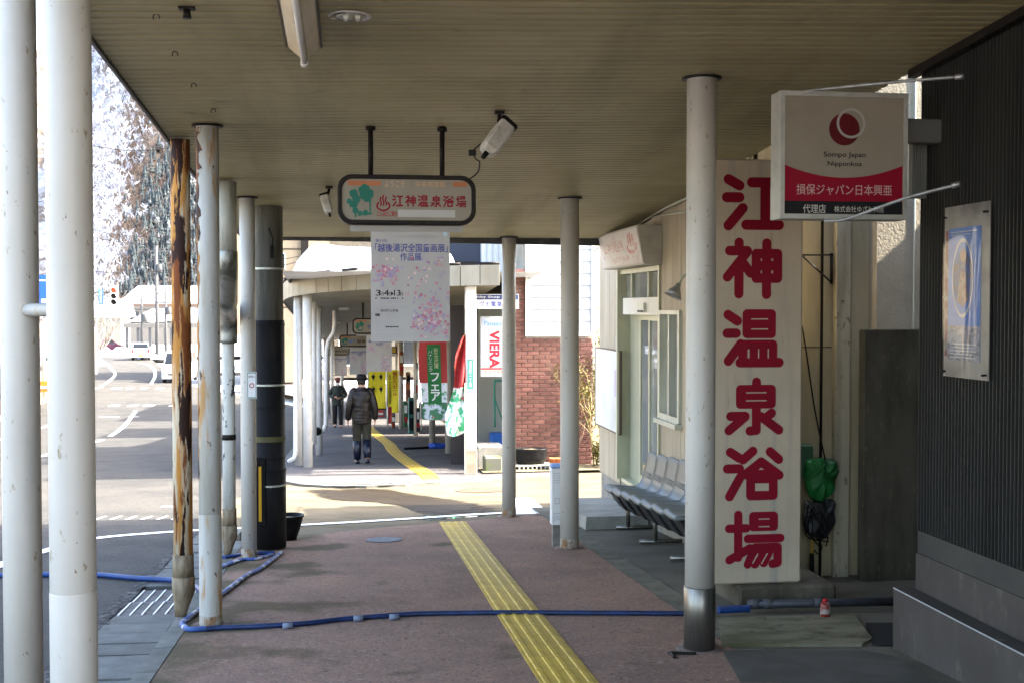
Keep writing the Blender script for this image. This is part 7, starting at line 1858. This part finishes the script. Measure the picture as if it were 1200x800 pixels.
bank(112, 150, 416, 4, 1.1, '', 1); bank(166, 215, 419, 5, 1.2, '', 2); bank(140, 152, 412, 4, 1.3, '', 3); bank(96, 120, 428, 3, .7, '', 4); bank(206, 290, 432, 4, .8, '', 5)
# snow on the valley floor beyond the road
strip('snow_field', [(118, -120, 60), (150, -150, 60), (205, -190, 60)], -.02, m_snow)
# snowy roofs: bus shelter and a long low building
bs = thing('bus_shelter', 'open shelter with a thick snow covered roof behind the hatchback', 'shelter', rel(at(175, 415, 118).x, at(175, 415, 118).y, 0))
d = 118; a = at(146, 384, d); c = at(232, 384, d)
b = MB(); b.bbox(a.x, c.x, a.y - .5, a.y + 6, a.z, a.z + .45, .05); b.build('roof', mat('shelter fascia', (0.075, 0.070, 0.062), .6), bs)
b = MB(); n = 16; vs = []
for j in range(9):
    for i in range(n + 1):
        u, v = i / n, j / 8; vs.append(Vector((a.x + (c.x - a.x) * u, a.y - .4 + 6.2 * v, a.z + .44 + (1.5 * math.sin(math.pi * min(1, v * .5 + .04)) + .1 * math.sin(u * 12)) * min(1, u * 3 + .15))))
b.add(vs, [(j * (n + 1) + i, j * (n + 1) + i + 1, (j + 1) * (n + 1) + i + 1, (j + 1) * (n + 1) + i) for j in range(8) for i in range(n)], True); b.build('snow_cap', m_snow, bs)
for px in (148, 161, 165, 175, 183, 193, 200):
    q = at(px, 384, d); b = MB(); b.box(q.x - .12, q.x + .12, q.y + .2, q.y + .44, g(120), a.z); b.build('post', m_pole, bs)
lb_ = thing('long_house', 'long low house under a broad snow covered roof in the valley', 'building', rel(at(180, 380, 150).x, at(180, 380, 150).y, 0))
d = 150; a = at(141, 356, d); c = at(240, 356, d); zr_ = at(170, 334, d).z
b = MB(); b.box(a.x + .8, c.x, a.y + .5, a.y + 10, g(150), a.z); b.build('wall', mat('pale house wall', (0.105, 0.095, 0.080), .7), lb_)
b = MB(); b.loft([[Vector((x, a.y - .6, a.z - .3)), Vector((x, a.y - .6, a.z + .25)), Vector((x + 1.2 * s, a.y + 6, zr_)), Vector((x + 1.0 * s, a.y + 11, zr_ - 1)), Vector((x, a.y + 11, a.z - .3))] for x, s in ((a.x, 1), (c.x, -1))][::-1], smooth=False); b.build('roof', m_snow, lb_)
b = MB(); b.box(a.x - .05, c.x, a.y - .65, a.y - .6, a.z - .35, a.z - .02); b.build('eaves_board', mat('eaves brown', (0.066, 0.042, 0.030), .7), lb_)
for px in (151, 158, 173, 186, 193, 199):
    q = at(px, 362, d); b = MB(); b.box(q.x - .35, q.x + .35, a.y + .44, a.y + .49, a.z - 2.6, a.z - 1.0); b.build('window', m_darkglass, lb_)
sm = thing('snowy_house', 'low snow covered house left of the long roof beyond the signal', 'building', rel(at(120, 380, 135).x, at(120, 380, 135).y, 0))
d = 135; a = at(90, 372, d); c = at(140, 372, d)
b = MB(); b.box(a.x, c.x, a.y, a.y + 6, g(140), a.z); b.build('wall', mat('cream wall', (0.108, 0.101, 0.084), .7), sm)
b = MB(); b.loft([[Vector((x, a.y - .8, a.z)), Vector((x, a.y - .8, a.z + .8)), Vector((x, a.y + 4, at(120, 352, d).z)), Vector((x, a.y + 7, a.z))] for x in (a.x - .5, c.x + .5)][::-1], smooth=False); b.build('roof', m_snow, sm)
# beige blocks at the end of the arcade and across the road
bb = thing('beige_block', 'tall beige building with cable lines seen past the dark pole', 'building', rel(-4, 78, 0))
a = at(330, 400, 78); c = at(353, 400, 78)
m_be = mat('beige tiled wall', (0.210, 0.165, 0.110), .75, [((0.180, 0.140, 0.090), 2, .45, .65, I3)])
b = MB(); b.box(a.x - 1.5, c.x, a.y, a.y + 9, g(80) - .2, 9); b.build('wall', m_be, bb)
b = MB(); b.box(c.x + .01, c.x + .5, a.y - .3, a.y - .05, g(80), 7.5); b.build('corner_post', m_dark, bb)
for k in range(4):
    zz = 1.5 + k * 1.9
    b = MB(); b.box(a.x - 1.5, c.x, a.y - .03, a.y - .001, zz, zz + .07); b.build('wall_joint', m_dark, bb)
for k in range(3):
    zz = 2.1 + k * 1.9; b = MB(); b.box(a.x - .6, a.x + .3, a.y - .05, a.y - .002, zz, zz + 1.1); f = b.build('window', m_alu, bb); b = MB(); b.box(a.x - .52, a.x + .22, a.y - .06, a.y - .051, zz + .08, zz + 1.02); b.build('pane', m_darkglass, f)
eb = thing('end_block', 'pale building closing the far end of the arcade', 'building', rel(3, 84, 0))
b = MB(); b.box(-1.5, 14, 84, 92, g(84) - .2, 8); b.build('wall', mat('end block wall', (0.09, 0.08, 0.06), .8, [((0.06, 0.05, 0.04), 2, .45, .65, I3)]), eb)
for k in range(5):
    b = MB(); b.box(-.9 + k * 2.2, .5 + k * 2.2, 83.95, 83.998, g(84) + .6, g(84) + 2.4); f = b.build('window', m_alu, eb); b = MB(); b.box(-.8 + k * 2.2, .4 + k * 2.2, 83.93, 83.949, g(84) + .7, g(84) + 2.3); b.build('pane', m_darkglass, f)
# utility poles and wires of the valley
def pole(px, py_top, d, r, label):
    q = at(px, py_top, d); t = thing('street_pole', label, 'utility pole', (q.x, q.y, g(q.y)), 'poles along the valley street')
    b = MB(); b.lathe((q.x, q.y, g(q.y)), [(r * 1.2, 0), (r, q.z - g(q.y))], 10); b.build('shaft', m_pole, t)
    for k in (.5, 1.3): b = MB(); b.box(q.x - .8, q.x + .8, q.y - .05, q.y + .05, q.z - k - .06, q.z - k + .06); b.build('cross_arm', m_pole, t)
    b = MB(); b.lathe((q.x + .3, q.y - .15, q.z - 2.4), [(.22, 0), (.22, .7)], 10); b.build('transformer', m_pole, t)
    return q
q1 = pole(183, 288, 110, .15, 'slim grey utility pole rising over the long snowy roof')
q2 = pole(166, 346, 108, .10, 'short dark pole standing in front of the bus shelter roof')
q3 = pole(194, 338, 108, .10, 'short thin pole right of the bus shelter, close to the rusty pipe')
for k, (pa, pb, d1, d2) in enumerate((((100, 169), (206, 173), 60, 60), ((100, 276), (206, 286), 80, 80), ((100, 317), (206, 315), 80, 80), ((103, 269), (206, 277), 90, 90), ((0, 233), (60, 233), 60, 60), ((150, 300), (206, 275), 95, 95), ((160, 298), (172, 314), 95, 95), ((300, 295), (352, 300), 60, 60), ((300, 304), (352, 306), 60, 60))):
    A = at(*pa, d1); B = at(*pb, d2); b = MB(); b.tube([A.lerp(B, u / 10) + Vector((0, 0, -.25 * math.sin(math.pi * u / 10))) for u in range(11)], .016, 5)
    o = b.build('overhead_wire', m_dark); tag(o, ['highest thin overhead wire, crossing the brown hillside beside the rusty pipe', 'overhead wire below the highest one, slanting across the hill', 'lowest overhead wire, passing just above the blue signal plate', 'overhead wire crossing the hill just above its neighbour', 'overhead wire seen in the gap between the two nearest columns', 'overhead wire rising toward the rusty pipe behind the slim pole', 'short steep wire running down the dark conifers', 'upper wire before the beige block beside the dark pole', 'lower wire before the beige block beside the dark pole'][k], 'wire', 'overhead wires on the left')

# ================================================================ SNOWY MOUNTAIN
def hill_h(X, Y):
    ridge = 74 + (12 * max(0, min(1, (X + 66) / 12)) + 16 * max(0, min(1, (X + 54) / 14)) + 10 * max(0, (X + 40) / 30) if X > -66 else 0)
    ridge += 4 * math.sin(X * .11) + 2 * math.sin(X * .31)
    u = max(0, min(1, (Y - 205) / 125)); prof = u ** 1.15
    v = max(0, (Y - 330) / 300)
    return -3.2 + (ridge + 3.2) * (prof if Y < 330 else 1 - .3 * v) + (1.6 * math.sin(X * .23 + Y * .11) + 1.1 * math.sin(X * .5 - Y * .21)) * u
m_hill = mat('snowy hillside', (0.259, 0.269, 0.290), .85, [((0.083, 0.062, 0.044), .05, .47, .52, I3), ((0.186, 0.182, 0.186), .4, .5, .6, I3)], bump=.6, bscale=.6)
b = MB(); xs = [-330 + 5 * k for k in range(80)]; ys = [195 + 5 * k for k in range(30)] + [350, 380, 430, 500]
vs = [Vector((x, y, hill_h(x, y))) for y in ys for x in xs]; n = len(xs)
b.add(vs, [(j * n + i, j * n + i + 1, (j + 1) * n + i + 1, (j + 1) * n + i) for j in range(len(ys) - 1) for i in range(n - 1)], True)
o = b.build('hill', m_hill, None, (0, 0, 0)); struct(o)
rn = random.Random(5); vals = []
def px_of(v):
    q = v - Vector((0, 0, EYE)); d_ = q.dot(FWD); return 600 + FPX * q.dot(RT) / d_, 400 - FPX * q.dot(UP) / d_
for v in vs:
    px, py = px_of(v); s = px + (py - 220) * .12 + 7 * math.sin(py * .09 + v.x * .21) + rn.gauss(0, 4) - max(0, 200 - py) * .05
    vals.append(max(0, min(1, (s - 132) / 10)))
at_ = o.data.attributes.new('scrub', 'FLOAT', 'POINT'); at_.data.foreach_set('value', vals)
nt = m_hill.node_tree; N = nt.nodes; L = nt.links
a_ = N.new('ShaderNodeAttribute'); a_.attribute_name = 'scrub'
n_ = N.new('ShaderNodeTexNoise'); n_.inputs['Scale'].default_value = .16; n_.inputs['Detail'].default_value = 8
tc = N.new('ShaderNodeTexCoord'); L.new(tc.outputs['Object'], n_.inputs[0])
ad = N.new('ShaderNodeMath'); ad.operation = 'MULTIPLY_ADD'; L.new(a_.outputs['Fac'], ad.inputs[0]); ad.inputs[1].default_value = .75; L.new(n_.outputs[0], ad.inputs[2])
r_ = N.new('ShaderNodeMapRange'); r_.inputs['From Min'].default_value = .64; r_.inputs['From Max'].default_value = .76; L.new(ad.outputs[0], r_.inputs[0])
b_ = N['Principled BSDF']; src = b_.inputs['Base Color'].links[0].from_socket
mx = N.new('ShaderNodeMix'); mx.data_type = 'RGBA'; L.new(r_.outputs[0], mx.inputs[0]); L.new(src, mx.inputs[6]); mx.inputs[7].default_value = (0.105, 0.074, 0.046, 1); L.new(mx.outputs[2], b_.inputs['Base Color'])
rn = random.Random(21)
con = MB(); snt = MB(); brn = MB()
def conifer(b, p, h):
    k = 5; b.tube([p, p + Vector((0, 0, h))], [.18, .03], 4)
    for t in range(5):
        z0 = h * (.12 + .17 * t); r = h * .27 * (1 - t / 5.6) * rn.uniform(.85, 1.15); a0 = rn.uniform(0, 6)
        n_ = 7; ring_ = [p + Vector((r * rn.uniform(.65, 1.1) * math.cos(a0 + 2 * math.pi * j / n_), r * rn.uniform(.65, 1.1) * math.sin(a0 + 2 * math.pi * j / n_), z0 - rn.uniform(0, .06) * h)) for j in range(n_)]
        b.add(ring_ + [p + Vector((0, 0, z0 + h * .30))], [(j, (j + 1) % n_, n_) for j in range(n_)])
def bare(b, p, h, k=9, w=.055):
    b.add([p + Vector((-w * 1.6, 0, 0)), p + Vector((w * 1.6, 0, 0)), p + Vector((w * .5, 0, h * .8)), p + Vector((-w * .5, 0, h * .8))], [(0, 1, 2, 3)])
    for j in range(k):
        a = rn.uniform(0, 6.28); e = rn.uniform(.5, 1.3); L = h * rn.uniform(.3, .55); s = p + Vector((0, 0, h * rn.uniform(.2, .7)))
        d = Vector((math.cos(a) * math.cos(e), math.sin(a) * math.cos(e), math.sin(e))); q = Vector((d.z, 0, -d.x)).normalized() * w
        b.add([s - q, s + q, s + d * L], [(0, 1, 2)])
        for _ in range(3):
            s2 = s + d * (L * rn.uniform(.25, .85)); d2 = (d + Vector((rn.uniform(-.9, .9), rn.uniform(-.6, .6), rn.uniform(-.2, .6)))).normalized(); b.add([s2 - q * .7, s2 + q * .7, s2 + d2 * L * rn.uniform(.35, .6)], [(0, 1, 2)])
def snowy(b, p, h): bare(b, p, h, 7, .10)
for _ in range(15000):
    Y = rn.uniform(206, 328); d_ = Y * .97; px = rn.uniform(60, 245)
    X = at(px, 360, d_).x; z = hill_h(X, Y); p = Vector((X, Y, z - .2)); py = 360 - (z - EYE) / d_ * FPX
    s = px + rn.gauss(0, 8) + (py - 220) * .12
    if py < 150 and s < 150 and rn.random() < .75: continue
    if s > 170 + rn.gauss(0, 5) and py > 190 + rn.gauss(0, 16): (conifer(con, p, rn.uniform(1.6, 3.8)) if rn.random() < .3 else (bare(brn, p, rn.uniform(1.4, 2.4), 6) if rn.random() < .6 else None))
    elif s > 140 + rn.gauss(0, 9) - max(0, 190 - py) * .08: bare(brn, p, rn.uniform(1.3, 2.3), 6) if rn.random() < .93 else snowy(snt, p, rn.uniform(1.5, 2.6))
    elif rn.random() < .80: snowy(snt, p, rn.uniform(1.5, 3.0))
    else: bare(brn, p, rn.uniform(1.5, 2.8), 6)
o = con.build('conifer_forest', mat('blue green needles', (0.019, 0.026, 0.029), .9, [((0.136, 0.144, 0.151), .5, .60, .66, I3)]), None, (0, 0, 0)); struct(o, 'stuff')
o = brn.build('bare_forest', mat('grey brown twigs', (0.094, 0.066, 0.050), .9, [((0.138, 0.116, 0.104), .1, .45, .6, I3)]), None, (0, 0, 0)); struct(o, 'stuff')
o = snt.build('snow_laden_forest', mat('snowy boughs', (0.333, 0.346, 0.377), .8, [((0.189, 0.187, 0.220), .35, .5, .6, I3)]), None, (0, 0, 0)); struct(o, 'stuff')
# bare tree by the signal, pale twigs
shrub('bare_tree', 'pale bare tree left of the traffic signal', rel(at(108, 380, 92).x, at(108, 380, 92).y, 0), 6.5, 7, .55, mat('pale twig', (0.240, 0.198, 0.162), .9), 12, .05)
bpy.context.view_layer.update()
